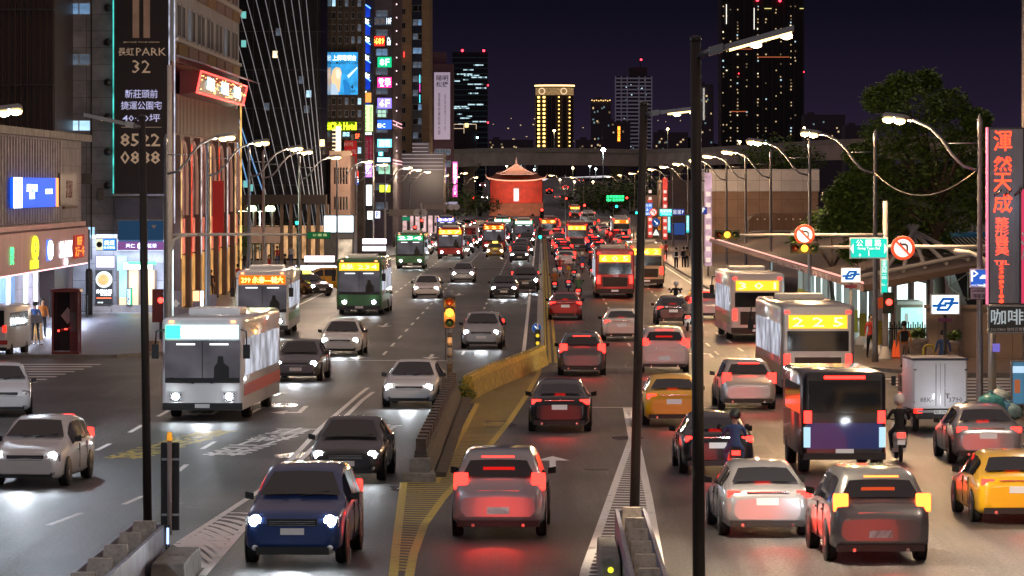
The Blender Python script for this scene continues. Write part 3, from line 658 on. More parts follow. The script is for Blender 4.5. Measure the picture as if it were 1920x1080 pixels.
# beige corner building in front with cornice
Yb = 402.0
b = bthing('corner_building', 'beige corner house with tall slots and lit cornice beside hotel', 'building', X(638, Yb), 408)
sub(b, MB().box(X(620, Yb), X(656, Yb), Yb, 414, 0, Z(292, Yb)), 'wall', mat('beige_render', (.36, .24, .19), .75, var=.2, scale=1))
sub(b, MB().box(X(619, Yb) - .05, X(659, Yb), Yb - .35, Yb, Z(292, Yb), Z(283, Yb)), 'cornice', mat('beige_cornice', (.45, .33, .24), .7))
for r_, (a, c_) in enumerate(((314, 345), (369, 393))):
    for i in range(5): sub(b, MB().box(X(627 + i * 5.5, Yb), X(629.5 + i * 5.5, Yb), Yb - .04, Yb - .01, Z(c_, Yb), Z(a, Yb)), 'window', GLASSD)
t = thing('roof_sign', 'slanted white lit pylon on roof of the beige corner house', 'sign', (X(634, Yb), Yb, Z(283, Yb)))
MB().box(-.2, .25, -.1, .1, 0, 2.3).build('pylon', emis('cream_pylon', (1, .85, .6), 2.0, var=.4), t)
mb = MB()
for i in range(6): mb.box(-.55, -.2, -.1, .1, .1 + i * .36, .2 + i * .36)
mb.build('fins', emis('cream_fin', (1, .75, .45), 1.2), t)
MB().prism([(-.3, 0), (1.3, -.35), (1.3, -.28), (-.3, .12)], -.12, .1, 'y').build('ledge_light', emis('cream_ledge', (1, .85, .6), 3), t)

# --- white lit shop pavilion at the base
Yp = 372.0
t = sign('shop_pavilion_sign', 'large white glowing shop sign board on low pavilion', 607, 663, 404, 436, Yp, emis('glowing_white_board', (.72, .90, 1), 4.0), [('MUKK', .72, .75, .35, .12, BLACK), ('PLAZA', .72, .88, .35, .07, BLACK)])
b = bthing('pavilion', 'low grey kiosk beneath the glowing white sign board', 'kiosk', X(640, Yp), Yp + 2)
sub(b, MB().box(X(607, Yp), X(664, Yp), Yp + .2, Yp + 5, .1, Z(404, Yp)), 'wall', mat('grey_kiosk', (.2, .19, .18), .6, var=.2))
sub(b, MB().box(X(628, Yp), X(662, Yp), Yp + .05, Yp + .2, Z(447, Yp), Z(438, Yp)), 'lettering_band', mat('grey_band', (.3, .3, .3), .5))
sub(b, MB().box(X(630, Yp), X(660, Yp), Yp + .1, Yp + .2, .6, Z(449, Yp)), 'shop_window', emis('kiosk_interior', (.9, .7, .5), .5, var=.7))

# --- building with blue light strips
Y1 = 455.0
b = bthing('led_building', 'slim dark block with blue light strips and white bulbs', 'building', X(688, Y1), Y1 + 8)
sub(b, MB().box(X(680, Y1), X(699, Y1), Y1, Y1 + 4, 0, 45), 'wall', mat('dark_blue_panel', (.02, .025, .05), .3))
for i in range(6):
    py = 10 + i * 34
    sub(b, MB().box(X(682, Y1), X(694, Y1), Y1 - .1, Y1, Z(py + 22, Y1), Z(py, Y1)), 'blue_panel', emis('blue_led_panel', (.01, .06, .7), .55, var=.4))
    sub(b, MB().tube([(X(681, Y1), Y1 - .2, Z(py - 4, Y1)), (X(695, Y1), Y1 - .2, Z(py + 6, Y1))], .06, 5), 'blue_strip', neon('bright_blue_strip', (.1, .3, 1), 3))
    for k in range(4): sub(b, MB().cbox((X(684 + (k % 2) * 5 + i % 2, Y1), Y1 - .3, Z(py + 26 + k * 2.5, Y1)), (.3, .1, .12)), 'bulb', neon('cool_bulb', (.8, 1, .9), 5))
sub(b, MB().box(X(680.5, Y1), X(682, Y1), Y1 - .15, Y1, Z(200, Y1), Z(-40, Y1)), 'blue_edge', neon('blue_edge', (.05, .2, 1), 1.5))
sign('light_box', 'pair of orange lit panels at foot of the blue strips', 682, 697, 173, 193, Y1 - .5, neon('orange_panel', (1, .38, .08), 1.0))
t = sign('hotel_sign', 'tall lime lit vertical board with the hotel name running downwards', 682, 700, 196, 247, Y1 - .8, neon('lime_white_panel', (.6, 1, .35), 1.5), [('潮\n客\n商\n旅', .73, .5, .3, .86, BLACK, .0)])
o = text(t, 'Click Hotel', 0, 0, 2.6, .32, BLACK, y=-.03, bold=.0); o.rotation_euler.y = R(90); o.location.x = -.27
sign('light_box', 'small white lit strip under the tall lime vertical board', 682, 697, 248, 253, Y1 - .8, WHT)
sign('hotel_sign', 'tall dim maroon board of pale characters below lime board', 683, 700, 255, 308, Y1 - .6, neon('maroon_panel', (.18, .01, .03), .8), [('大\n飯\n店', .3, .5, .28, .8, WHITEP, .0), ('住\n宿\n休\n息', .72, .5, .24, .8, WHITEP, .0)])
sign('light_box', 'glowing violet sign box with white character', 683, 698, 306, 333, Y1 - .8, neon('violet_panel', (.45, .2, 1), 1.7), [('麗', .5, .45, .7, .6, NW, .02)])
sign('shop_sign', 'tall white vertical sign with three dark characters', 686, 698, 346, 386, Y1 - .9, emis('white_vertical', (.8, .95, 1), 2.4), [('巴\n黎\n特', .5, .5, .6, .8, mat('green_black_print', (.02, .08, .04), .5), .0)])
sign('shop_sign', 'narrow black sign strip with white symbols beside the white vertical', 681.5, 686, 350, 384, Y1 - .9, BLACK, [('美\n食\n廣\n場', .5, .5, .7, .9, NW, .0)])
sign('shop_sign', 'white convenience store sign with orange and red numeral', 688, 700, 395, 412, Y1 - 1.2, emis('store_white', (.9, 1, .95), 2.0), [('7', .5, .5, .5, .7, neon('orange_red_print', (1, .12, .02), 1.4), .04)])
sign('parking_sign', 'small lilac lit parking sign beside the store sign', 702.5, 713.5, 395, 410, Y1 - 1.2, emis('lilac_white', (.7, .75, 1), 1.6), [('P', .5, .5, .5, .7, neon('royal_blue_print', (.02, .1, .6), .6), .03)])
sign('light_box', 'blue white lit vertical box at the hotel corner', 657, 665, 374, 389, 413, neon('ice_blue_panel', (.5, .9, 1), 2.6))
sign('light_box', 'pale upright lit panel low on the strip block', 672, 682, 389, 410, Y1 - 1.2, emis('pale_upright', (.75, .9, 1), 1.6))

# --- building of stacked floor signs
Y2 = 503.0
b = bthing('sign_building', 'purple grey office block stacked with coloured floor signs', 'building', X(722, Y2), Y2 + 10)
sub(b, MB().box(X(698, Y2), X(735, Y2), Y2, Y2 + 34, 0, 45), 'wall', mat('lilac_grey_wall', (.12, .11, .15), .6, var=.3, scale=.6))
sub(b, MB().box(X(735, Y2), X(735, Y2) + .05, Y2 + .3, Y2 + 34, 0, 45), 'side_wall', tiled('brown_plum_wall', (.085, .05, .06), (.04, .02, .03), 2.4, .8, axes='yz'))
xs_ = X(735, Y2) + .1
for i in range(12):
    py = -30 + i * 36
    win(b, X(716, Y2), Y2 - .03, Z(py + 20, Y2), 1.5, .9, LITD if i % 3 else LITB, 'y', W1)
win(b, X(716, Y2), Y2 - .04, Z(213, Y2), 1.15, .95, emis('pale_green_office', (.5, .8, .65), .8), 'y', W1)
mb = MB()
for i in range(14): mb.cbox((xs_, Y2 + 13, Z(8 + i * 25, Y2 + 13)), (.12, .3, .14))
sub(b, mb, 'wall_lights', neon('pink_bulb', (1, .7, .8), 2.2))
for py in (226, 233, 300, 306): sub(b, MB().tube([(xs_, Y2 + .7, Z(py, Y2)), (xs_, Y2 + 33, Z(py, Y2))], .045, 5), 'pink_strip', neon('pink_strip', (1, .45, .5), 1.6))
FS = [(700, 735, 31, 48, (.05, .06, .09), .7, [('集團', .35, .5, .55, .7, WHITEP), ('10F', .84, .5, .25, .7, NW)], 'dim framed board with grey characters and small number ten'),
      (693, 722, 67, 87, (1, .03, .02), 1.4, [('8689', .55, .5, .8, .6, neon('yellow_print', (1, .8, .1), 2.4), .02)], 'red lit board with yellow digits at the top of the stack'),
      (724, 734, 68, 86, (.1, .12, .15), .5, [('九\n龍', .5, .5, .7, .85, NW, .02)], 'two small white characters next to the red digit board'),
      (707, 735, 106, 127, (.01, .48, .2), 1.2, [('8F', .5, .5, .65, .6, NW, .03)], 'green lit floor board with white number eight'),
      (707, 735, 144, 165, (1, .04, .3), 1.5, [('教學', .5, .5, .8, .75, NW, .03)], 'hot pink lit board with white characters'),
      (707, 735, 183, 204, (.28, .2, .9), 1.5, [('6F', .5, .5, .7, .65, NW, .03)], 'violet lit floor board with white number six'),
      (707, 735, 224, 243, (.03, .13, .85), 1.3, [('EIC', .3, .6, .5, .4, NW, .01)], 'blue lit board with white letters below violet board'),
      (707, 735, 260, 277, (.15, .75, .95), 1.9, [('高明', .5, .5, .7, .8, NW, .02)], 'cyan lit board with two white characters'),
      (709, 719, 284, 293, (.05, .75, .8), 1.4, [('口腔', .5, .5, .6, .8, NW, .02)], 'tiny teal lit board under the cyan board'),
      (707, 732, 295, 304, (.3, .75, 1), 3.2, [], 'very bright ice blue light strip board'),
      (709, 732, 308, 327, (.3, .6, .42), 1.1, [('橋牌', .5, .4, .8, .5, WHITEP, .01)], 'pale green board above the brown wall'),
      (711, 732.5, 346, 361, (.75, .95, .05), 1.5, [('7', .6, .5, .3, .9, NW, .02)], 'yellow green lit panel low on the purple grey block')]
for x0, x1, y0, y1, c_, s_, tx, lb in FS: sign('floor_sign', lb, x0, x1, y0, y1, Y2 - .8, neon('panel_%d_%d' % (x0, y0), c_, s_), tx, group='floor signs stacked up the office block')

# --- beige residential tower with dark centre strip
Y3 = 615.0
b = bthing('beige_tower', 'tall beige tiled tower split by a dark glazed strip', 'building', X(780, Y3), Y3 + 15)
BT = tiled('beige_tile', (.30, .215, .12), (.16, .11, .06), 1.0, .5, var=.12)
sub(b, MB().box(X(752, Y3), X(772, Y3), Y3, Y3 + 18, 0, 60).box(X(791, Y3), X(805, Y3), Y3, Y3 + 18, 0, 60), 'wall', BT)
sub(b, MB().box(X(772, Y3), X(791, Y3), Y3 + .3, Y3 + 17, 0, 60), 'glazed_strip', mat('navy_glazing', (.02, .03, .06), .15))
for i in range(16):
    py = -15 + i * 26.5; win(b, X(757, Y3), Y3 - .04, Z(py + 10, Y3), .55, .9, DW, 'y', W1)
    win(b, X(779, Y3), Y3 + .27, Z(py + 4, Y3), .8, .9, rnd.choice([DW, LITB, LITD, LITD, LITW if i == 8 else LITD]), 'y', W2)
    win(b, X(787, Y3), Y3 + .27, Z(py + 4, Y3), .55, .9, rnd.choice([DW, LITD, LITB]), 'y', W2)
for py, mt in ((148, neon('cyan_tick', (.1, .9, 1), 1.6)), (165, neon('magenta_tick', (1, .1, .6), 1.2)), (185, neon('cyan_tick', (.1, .9, 1), 1.6))): sub(b, MB().cbox((X(787, Y3), Y3 + .2, Z(py, Y3)), (.1, .05, 1.2)), 'light_strip', mt)
sub(b, MB().box(X(756, Y3), X(759, Y3), Y3 - .3, Y3 - .1, Z(107, Y3), Z(97, Y3)), 'red_lamp', neon('red_box', (1, .05, .04), 1.5))
b = bthing('podium_building', 'low dark podium block with pale horizontal light lines', 'building', X(800, 640), 650)
sub(b, MB().box(X(752, 600), X(832, 600), 600, 614, 0, Z(287, 600)), 'wall', mat('dark_podium', (.05, .045, .06), .4))
sub(b, MB().box(X(773, 600), X(803, 600), 600.2, 612, Z(287, 600), Z(267, 600)), 'upper_block', mat('dark_podium_upper', (.05, .045, .06), .4))
for i in range(5): sub(b, MB().box(X(752, 600), X(831, 600), 599.85, 600, Z(290 + i * 7, 600) - .04, Z(290 + i * 7, 600) + .04), 'light_line', emis('pale_line', (.7, .6, .7), .35))
for i in range(3): sub(b, MB().box(X(773, 600), X(803, 600), 600.05, 600.2, Z(270 + i * 7, 600) - .04, Z(270 + i * 7, 600) + .04), 'light_line', MATS['pale_line'])
for i in range(6): sub(b, MB().box(X(755 + i * 12, 600), X(763 + i * 12, 600), 599.9, 599.97, .2, 3.0), 'shop_window', emis('podium_shop', (.9, .6, .6), .5, var=.6))
# purple building with long white banner
Y4 = 788.0
b = bthing('plum_building', 'dark plum tower carrying a long pale vertical banner', 'building', X(830, Y4), Y4 + 12)
sub(b, MB().box(X(811, Y4), X(850, Y4), Y4, Y4 + 6, 0, Z(120, Y4)).box(X(811, Y4), X(836, Y4), Y4 + 1, Y4 + 5, Z(120, Y4), Z(97, Y4)), 'wall', tiled('plum_tile', (.11, .055, .085), (.05, .03, .04), 2, 1.2))
for i in range(7): win(b, X(820 + (i % 3) * 10, Y4), Y4 - .04, Z(285 + (i // 3) * 22, Y4), 1, 1.2, LITD, 'y', W1)
PU = mat('plum_print', (.10, .03, .07), .6)
sign('banner', 'long lilac white banner with brushed dark characters on plum tower', 813.5, 844.5, 135, 262, Y4 - .3, emis('lilac_banner_cloth', (.62, .52, .72), .27, base=(.6, .55, .65)), [('陽明', .5, .09, .72, .08, BLACK, .02), ('松捷', .5, .18, .72, .08, BLACK, .02), ('潤\n泰\n精\n材\n楊\n柏\n林\n大\n師', .32, .62, .14, .62, PU, .0), ('和\n和\n四\n季\n三\n十\n坪', .68, .6, .09, .55, PU, .0)], frame=mat('plum_frame', (.2, .04, .12), .5), cat='banner')
sign('shop_sign', 'slim vertical white and magenta neon sign by far kerb', 848.5, 858, 303, 370, 780, neon('magenta_panel', (.8, .1, .4), 1.8), [('好\n樂\n迪\nK\nT\nV', .5, .5, .7, .9, NW, .02)])
sign('shop_sign', 'slim dim violet light column before the slim magenta neon', 833, 837, 305, 345, 760, neon('violet_column', (.4, .3, 1), 1.3))

sb = bpy.data.objects['shop_building']
for y_, e_ in ((190, 500), (198, 420), (209, 600), (221, 500)):
    L_ = bpy.data.lights.new('shopfront_light', 'AREA'); L_.shape = 'RECTANGLE'; L_.size = 7; L_.size_y = .3; L_.energy = e_; L_.color = (.62, .74, 1)
    lo = bpy.data.objects.new('shopfront_light', L_); COL.objects.link(lo); lo.parent = sb; lo.location = (FX - sb.location.x + .3, y_ - sb.location.y, 2.9); lo.rotation_euler = (0, R(-35), R(0)); lo.rotation_euler = (R(0), R(35), 0); lo.data.size, lo.data.size_y = .3, 7
ob = bpy.data.objects['office_building']
L_ = bpy.data.lights.new('lobby_light', 'AREA'); L_.size = 5; L_.energy = 420; L_.color = (.7, .78, 1); lo = bpy.data.objects.new('lobby_light', L_); COL.objects.link(lo); lo.parent = ob; lo.location = (X(250, 235) - ob.location.x, 234.6 - ob.location.y, 3.0); lo.rotation_euler = (R(45), 0, 0)
# ------------------------------------------------------------------ skyline
def dots(root, cells, Y, wd, ht, mats_w, seed=1, limit=95, name='window'):
    """lit windows of a far tower: the first ones as parts of their own, the rest as one part"""
    r = random.Random(seed); r.shuffle(cells)
    l = root.location
    me = MB().box(-.5, .5, -.04, .04, -.5, .5).mesh('window', [LITW])
    for px, py in cells[:limit]:
        o = link(name, me, root, (X(px, Y) - l.x, Y - .12 - l.y, Z(py, Y))); k = r.uniform(.7, 1.15); o.scale = (wd * k, 1, ht * r.uniform(.7, 1.1))
        o.material_slots[0].link = 'OBJECT'; o.material_slots[0].material = r.choice(mats_w)
    rest = cells[limit:]
    if rest:
        mb = MB()
        for px, py in rest: mb.cbox((X(px, Y), Y - .12, Z(py, Y)), (wd * .8, .08, ht * .8))
        o = sub(root, mb, name, mats_w[0]); o['kind'] = 'stuff'
LW2 = emis('far_warm_window', (1, .72, .38), .55); LW3 = emis('far_bright_window', (1, .86, .6), 1.3); LW4 = emis('far_dim_window', (.8, .55, .3), .18); LC2 = emis('far_cool_window', (.6, .85, .95), .8); LC3 = emis('far_teal_window', (.35, .55, .6), .3)
REDL = neon('aviation_red_lamp', (1, .03, .05), 6)
def avi(root, px, py, Y, r=.5):
    sub(root, MB().lathe([(.01, -r), (r * .8, -r * .6), (r, 0), (r * .8, r * .6), (.01, r)], (X(px, Y), Y - 1, Z(py, Y)), 8), 'warning_lamp', REDL)
# office tower left
Y = 3000.0; b = bthing('office_tower', 'dark glass office tower with rows of cold lit floors', 'building', X(881, Y), Y + 20)
sub(b, MB().box(X(848, Y), X(914, Y), Y, Y + 40, 0, Z(98, Y)), 'wall', mat('blue_black_glass', (.013, .019, .030), .25))
r = random.Random(11); cells = []
for py in (122, 131, 139, 141.5, 145, 149.5, 152, 158, 165, 175, 196, 200, 203, 214, 218, 221.5, 228, 233, 238):
    n = r.choice([3, 6, 9]); a = r.uniform(850, 895)
    for k in range(n):
        px = a + k * 3.2
        if px < 912: cells.append((px, py))
dots(b, cells, Y, 1.3, .9, [LC2, LC2, LC3], 2)
for i in range(45): sub(b, MB().box(X(848, Y), X(914, Y), Y - .06, Y, Z(108 + i * 5, Y) - .12, Z(108 + i * 5, Y) + .12), 'floor_line', emis('teal_floor_line', (.03, .05, .06), .35)) if i % 2 == 0 else None
avi(b, 867, 95, Y, .9); avi(b, 907, 95, Y, .9); avi(b, 915, 160, Y, .6); avi(b, 915, 230, Y, .6)
Y = 1900.0; b = bthing('hotel_tower', 'low block outlined by warm lamps before the cold lit office tower', 'building', X(873, Y), Y + 8)
sub(b, MB().box(X(851, Y), X(893, Y), Y, Y + 16, 0, Z(233, Y)), 'wall', mat('far_dark_wall', (.02, .016, .025), .6))
for a, c_ in (((851, 233), (893, 233)), ((851, 241), (870, 241)), ((870, 233), (870, 250)), ((851, 233), (851, 242)), ((893, 233), (893, 242))):
    sub(b, MB().tube([(X(a[0], Y), Y - .3, Z(a[1], Y)), (X(c_[0], Y), Y - .3, Z(c_[1], Y))], .09, 4), 'outline_light', emis('warm_outline', (1, .75, .5), .8))
sub(b, MB().cbox((X(875, Y), Y - .4, Z(235, Y)), (1.6, .1, 1.8)), 'emblem_light', neon('warm_emblem', (1, .7, .25), 2))
sub(b, MB().cbox((X(895, Y), Y - .6, Z(258, Y)), (.8, .3, .8)), 'flood_lamp', neon('cool_flood', (.5, 1, 1), 8))
# gold lit round-topped tower
Y = 2500.0; b = bthing('gold_lit_tower', 'round fronted tower crowned by a bright gold light ring', 'building', X(1040, Y), Y + 12)
cx, rr = X(1040, Y), (X(1076, Y) - X(1004, Y)) / 2
def arcp(r_, y0=Y + 11): return [(cx + r_ * math.sin(a), y0 - r_ * math.cos(a) * .75) for a in [R(-90 + 180 * k / 18) for k in range(19)]]
sub(b, MB().prism(arcp(rr) + [(cx + rr, Y + 30), (cx - rr, Y + 30)], 0, Z(162, Y), 'z'), 'wall', mat('far_bronze_wall', (.035, .026, .022), .5))
sub(b, MB().tube([(p[0], p[1], Z(160, Y)) for p in arcp(rr + .2)], .5, 6), 'light_ring', neon('gold_ring', (1, .62, .24), 2.4))
sub(b, MB().prism(arcp(rr + .1)[1:-1], Z(178, Y), Z(164, Y), 'z'), 'crown_band', emis('gold_band', (1, .6, .25), .20, base=(.2, .15, .1), var=.5))
for px in (1016, 1057):
    pts = [(X(px, Y) + 1.7 * math.cos(a), Y - 1.0, Z(171, Y) + 1.7 * math.sin(a)) for a in [2 * math.pi * k / 14 for k in range(15)]]
    sub(b, MB().tube(pts, .28, 5), 'medallion', neon('gold_medallion', (1, .7, .4), .9))
cells = [(px, 182 + i * 7.6) for i in range(14) for px in (1010, 1020, 1048, 1068)]
me = MB().box(-.5, .5, -.3, .3, -.5, .5).mesh('lamp', [neon('gold_dot', (1, .6, .15), 3.2)])
l = b.location
for px, py in cells:
    u = (X(px, Y) - cx) / rr; yy = Y + 11 - rr * .75 * math.sqrt(max(0, 1 - u * u)) - .5
    o = link('lamp', me, b, (X(px, yy) - l.x, yy - l.y, Z(py, Y))); s_ = 1.25 if px < 1030 else .7; o.scale = (s_ * 1.1, 1, s_ * .9)
for px in (1004, 1026, 1034, 1042, 1054, 1062, 1075):
    u = max(-.98, min(.98, (X(px, Y) - cx) / rr)); yy = Y + 11 - rr * .75 * math.sqrt(1 - u * u) - .3
    sub(b, MB().box(X(px, Y) - .2, X(px, Y) + .2, yy, yy + .6, 8, Z(178, Y)), 'mullion', mat('far_mullion', (.10, .08, .08), .4))
# grey gridded tower
Y = 2800.0; b = bthing('grid_tower', 'grey gridded office tower with dark windows and roof mast', 'building', X(1188, Y), Y + 12)
sub(b, MB().box(X(1154, Y), X(1223, Y), Y, Y + 24, 0, Z(143, Y)), 'wall', mat('far_dark_glazing', (.02, .018, .03), .5))
sub(b, MB().box(X(1180, Y), X(1214, Y), Y + 4, Y + 20, Z(143, Y), Z(126, Y)).tube([(X(1201, Y), Y + 8, Z(126, Y)), (X(1201, Y), Y + 8, Z(110, Y))], .25, 5), 'roof_plant', mat('far_plant', (.04, .035, .05), .7))
gm = emis('far_grey_grid', (.10, .085, .13), .32, base=(.2, .19, .22))
for i in range(22): sub(b, MB().box(X(1154, Y), X(1223, Y), Y - .3, Y, Z(147 + i * 7, Y) - .5, Z(147 + i * 7, Y) + .5), 'floor_band', gm)
for px in (1154, 1165, 1176, 1198, 1210, 1222): sub(b, MB().box(X(px, Y) - .35, X(px, Y) + .35, Y - .5, Y - .3, 0, Z(143, Y)), 'pier', gm)
dots(b, [(1160 + r.random() * 58, 150 + r.random() * 130) for _ in range(26)], Y, .9, .8, [LW4, LC3, LC2], 4)
avi(b, 1202, 112, Y, .7)
# dark residential tower, very tall
Y = 1800.0; b = bthing('apartment_tower', 'huge black apartment tower dotted with scattered warm windows', 'building', X(1430, Y), Y + 15)
sub(b, MB().box(X(1352, Y), X(1508, Y), Y + 1, Y + 30, 0, 110), 'wall', mat('far_black_tower', (.010, .0085, .012), .45))
mb = MB()
for px in (1352, 1372, 1393, 1411, 1428, 1446, 1468, 1487, 1504): mb.box(X(px, Y), X(px + 4, Y), Y, Y + 1, 0, 108 if px % 2 else 112)
sub(b, mb, 'piers', mat('far_pier', (.022, .018, .026), .5))
r = random.Random(21); cols = (1356, 1363, 1370, 1383, 1400, 1421, 1436, 1455, 1464, 1483, 1491); cells = []
for c_ in cols:
    dens = .5 if c_ in (1383, 1421, 1483) else .22
    for i in range(44):
        if r.random() < dens: cells.append((c_ + r.uniform(-.6, .6), 12 + i * 6))
dots(b, cells, Y, .55, .6, [LW2, LW3, LW2, LW4, LW4, LC2, LW4], 5)
for px, a, c_ in ((1362, 8, 45), (1414, 15, 55)): sub(b, MB().box(X(px, Y) - .15, X(px, Y) + .15, Y - .2, Y, Z(c_, Y), Z(a, Y)), 'light_strip', emis('stair_strip', (1, .95, .85), 1.1))
for px, py, ww in ((1440, 16, 13), (1503, 16, 7), (1395, 92, 30), (1450, 107, 60), (1385, 209, 30)): sub(b, MB().box(X(px - ww / 2, Y), X(px + ww / 2, Y), Y - .25, Y - .1, Z(py, Y) - .14, Z(py, Y) + .14), 'light_line', emis('line_%d' % py, (1, .85, .3) if py < 30 else (.8, .2, .08), .9 if py < 30 else .5))
avi(b, 1420, 0.5, Y, .6); avi(b, 1462, 1.5, Y, .6); avi(b, 1385, 138, Y, .25); avi(b, 1507, 135, Y, .25)
# smaller far blocks
rr_ = random.Random(31)
for (nm, lb, x0, x1, y0, Yd, n) in (
    ('far_block', 'slim dark block with a pale lit stair just left of the apartment tower', 1302, 1338, 158, 2300, 22),
    ('far_block', 'distant dim block with a row of warm lamps along its roof', 1108, 1146, 187, 4000, 26),
    ('far_block', 'squat dark block between gold tower and grid tower carrying an orange sign', 1130, 1182, 228, 1700, 5),
    ('far_block', 'low dark block with few lit panes beside the apartment tower', 1508, 1585, 215, 1500, 10),
    ('far_block', 'very dim stepped block peeping over the dark tree', 1585, 1640, 235, 1300, 4),
    ('far_block', 'low unlit block to the other side of grid tower', 1226, 1290, 248, 2100, 12),
    ('far_block', 'wide low dim block left of the gold lit tower', 916, 1000, 262, 2300, 12),
    ('far_block', 'low dim roofs in the gap by the gold tower', 1080, 1135, 262, 2200, 8)):
    b = bthing(nm, lb, 'building', X((x0 + x1) / 2, Yd), Yd + 8, 'low far blocks of the skyline')
    sub(b, MB().box(X(x0, Yd), X(x1, Yd), Yd, Yd + 16, 0, Z(y0, Yd)).box(X(x0 + 8, Yd), X(x0 + 20, Yd), Yd + 3, Yd + 12, Z(y0, Yd), Z(y0 - 5, Yd)), 'wall', mat('far_dim_wall', (.060, .048, .075), .7))
    dots(b, [(x0 + 3 + rr_.random() * (x1 - x0 - 6), y0 + 5 + rr_.random() * (282 - y0)) for _ in range(n)], Yd, Yd / 2600, Yd / 2400, [LW2, LW4, LC3, LW4], 7)
b = bpy.data.objects['far_block']; sub(b, MB().box(X(1318, 2300), X(1321, 2300), 2299, 2299.9, Z(225, 2300), Z(165, 2300)), 'stair_light', emis('pale_stair', (.9, .85, .75), .35, var=.5))
b = bpy.data.objects['far_block.001']
for k in range(9): sub(b, MB().cbox((X(1110 + k * 4.2, 4000), 3999, Z(188 + (k % 2), 4000)), (1.1, .5, .8)), 'roof_lamp', neon('far_gold_lamp', (1, .6, .2), 1.6))
sign('neon_sign', 'vertical orange glowing sign on squat dark block', 1157.5, 1163.5, 236, 266, 1690, neon('orange_dark', (.4, .06, .01), 1.0), [('圓\n山\n大\n飯', .5, .5, .8, .9, neon('amber_neon', (1, .35, .03), 4), .04)])
# hill line
pts = []
rh = random.Random(8)
for i in range(61):
    x = -900 + i * 30; pts.append((x, max(20, 44 + 16 * math.sin(i * .21 + 1) + 9 * math.sin(i * .57) + rh.uniform(-3, 3))))
struct(MB().prism([(-900, -1)] + pts + [(900, -1)], 5200, 5700, 'y').build('hills', mat('night_hill', (.006, .006, .008), 1.0)))
# scattered far house lights on the slope
o = MB()
for k in range(60): px = rh.uniform(915, 1350); py = rh.uniform(205, 282); o.cbox((X(px, 5190), 5190, Z(py, 5190)), (rh.uniform(.6, 2), .5, rh.uniform(.6, 1.4)))
tag(o.build('house_lights', [LW2]), 'scattered faint house lights low over the hill slope', 'lights', kind='stuff')

# ------------------------------------------------------------------ elevated road behind the gate
VC = mat('viaduct_concrete', (.50, .43, .38), .8, var=.3, scale=.15)
t = thing('viaduct', 'long concrete elevated road crossing behind the red gate', 'bridge', (0, 1150, 0))
top = []; 
for px, Y, zt in ((840, 1090, 288), (900, 1110, 285), (1000, 1140, 284), (1100, 1150, 285), (1200, 1150, 287), (1300, 1100, 285), (1420, 1040, 278), (1560, 960, 270), (1960, 780, 258)):
    top.append((X(px, Y), Y, Z(zt, Y)))
ls = []
for x, y, z in top:
    ls.append([(x, y, z - 3.6), (x, y, z), (x, y + 12, z), (x, y + 12, z - 3.6)])
MB().rings(ls, sm=False).build('deck', VC, t, (0, -1150, 0))
ls = [[(x, y - .3, z - .1), (x, y - .3, z + 1.0), (x, y, z + 1.0), (x, y, z - .1)] for x, y, z in top]
MB().rings(ls, sm=False).build('parapet', mat('pale_parapet', (.36, .33, .29), .7, var=.2, scale=.5), t, (0, -1150, 0))
for px, Y in ((880, 1105), (1158, 1152), (1268, 1120), (1440, 1035)):
    MB().box(X(px, Y) - 1.3, X(px, Y) + 1.3, Y + 4, Y + 8, 0, 12.9).prism([(X(px, Y) - 1.3, 11), (X(px, Y) + 1.3, 11), (X(px, Y) + 3.2, 13.2), (X(px, Y) - 3.2, 13.2)], Y + 3.5, Y + 8.5, 'y').build('pier', mat('lit_pier_concrete', (.42, .34, .24), .8, var=.2, scale=.4), t, (0, -1150, 0))
# ramp climbing away to the right of the gate
def ramp(px_l, px_r, rows, name, m):
    mb = MB(); L = []
    for (a, b_, py, Y) in rows: L.append([(X(a, Y), Y, Z(py, Y)), (X(b_, Y), Y, Z(py, Y))])
    for p, q in zip(L[:-1], L[1:]): mb.face([p[0], p[1], q[1], q[0]])
    return struct(mb.build(name, m))
ramp(0, 0, [(1010, 1110, 404, 1050), (1017, 1095, 385, 1120), (1018, 1085, 365, 1220), (1017, 1078, 348, 1330), (1020, 1085, 339, 1420), (1032, 1110, 333, 1500), (1060, 1150, 331, 1560)], 'ramp_road', ASPH)
ramp(0, 0, [(893, 920, 404, 1050), (900, 919, 385, 1120), (905, 919, 362, 1250), (908, 918, 345, 1400), (908, 917, 338, 1500)], 'ramp_road', ASPH)
sub_t = thing('bridge_barrier', 'long white lit barrier wall along the far curved ramp', 'barrier', (X(1080, 1500), 1500, 0))
sub(sub_t, MB().tube([(X(1018, 1490), 1490, Z(337, 1490)), (X(1070, 1500), 1500, Z(334, 1500)), (X(1145, 1560), 1560, Z(330.5, 1560))], .35, 6), 'rail', emis('lit_rail_glow', (.85, .8, .85), .8))  # rail glows: light falling on the barrier is put in as emission
sub(sub_t, MB().box(X(1018, 1502), X(1140, 1502), 1502, 1503, -3, Z(340, 1502)), 'wall', VC)
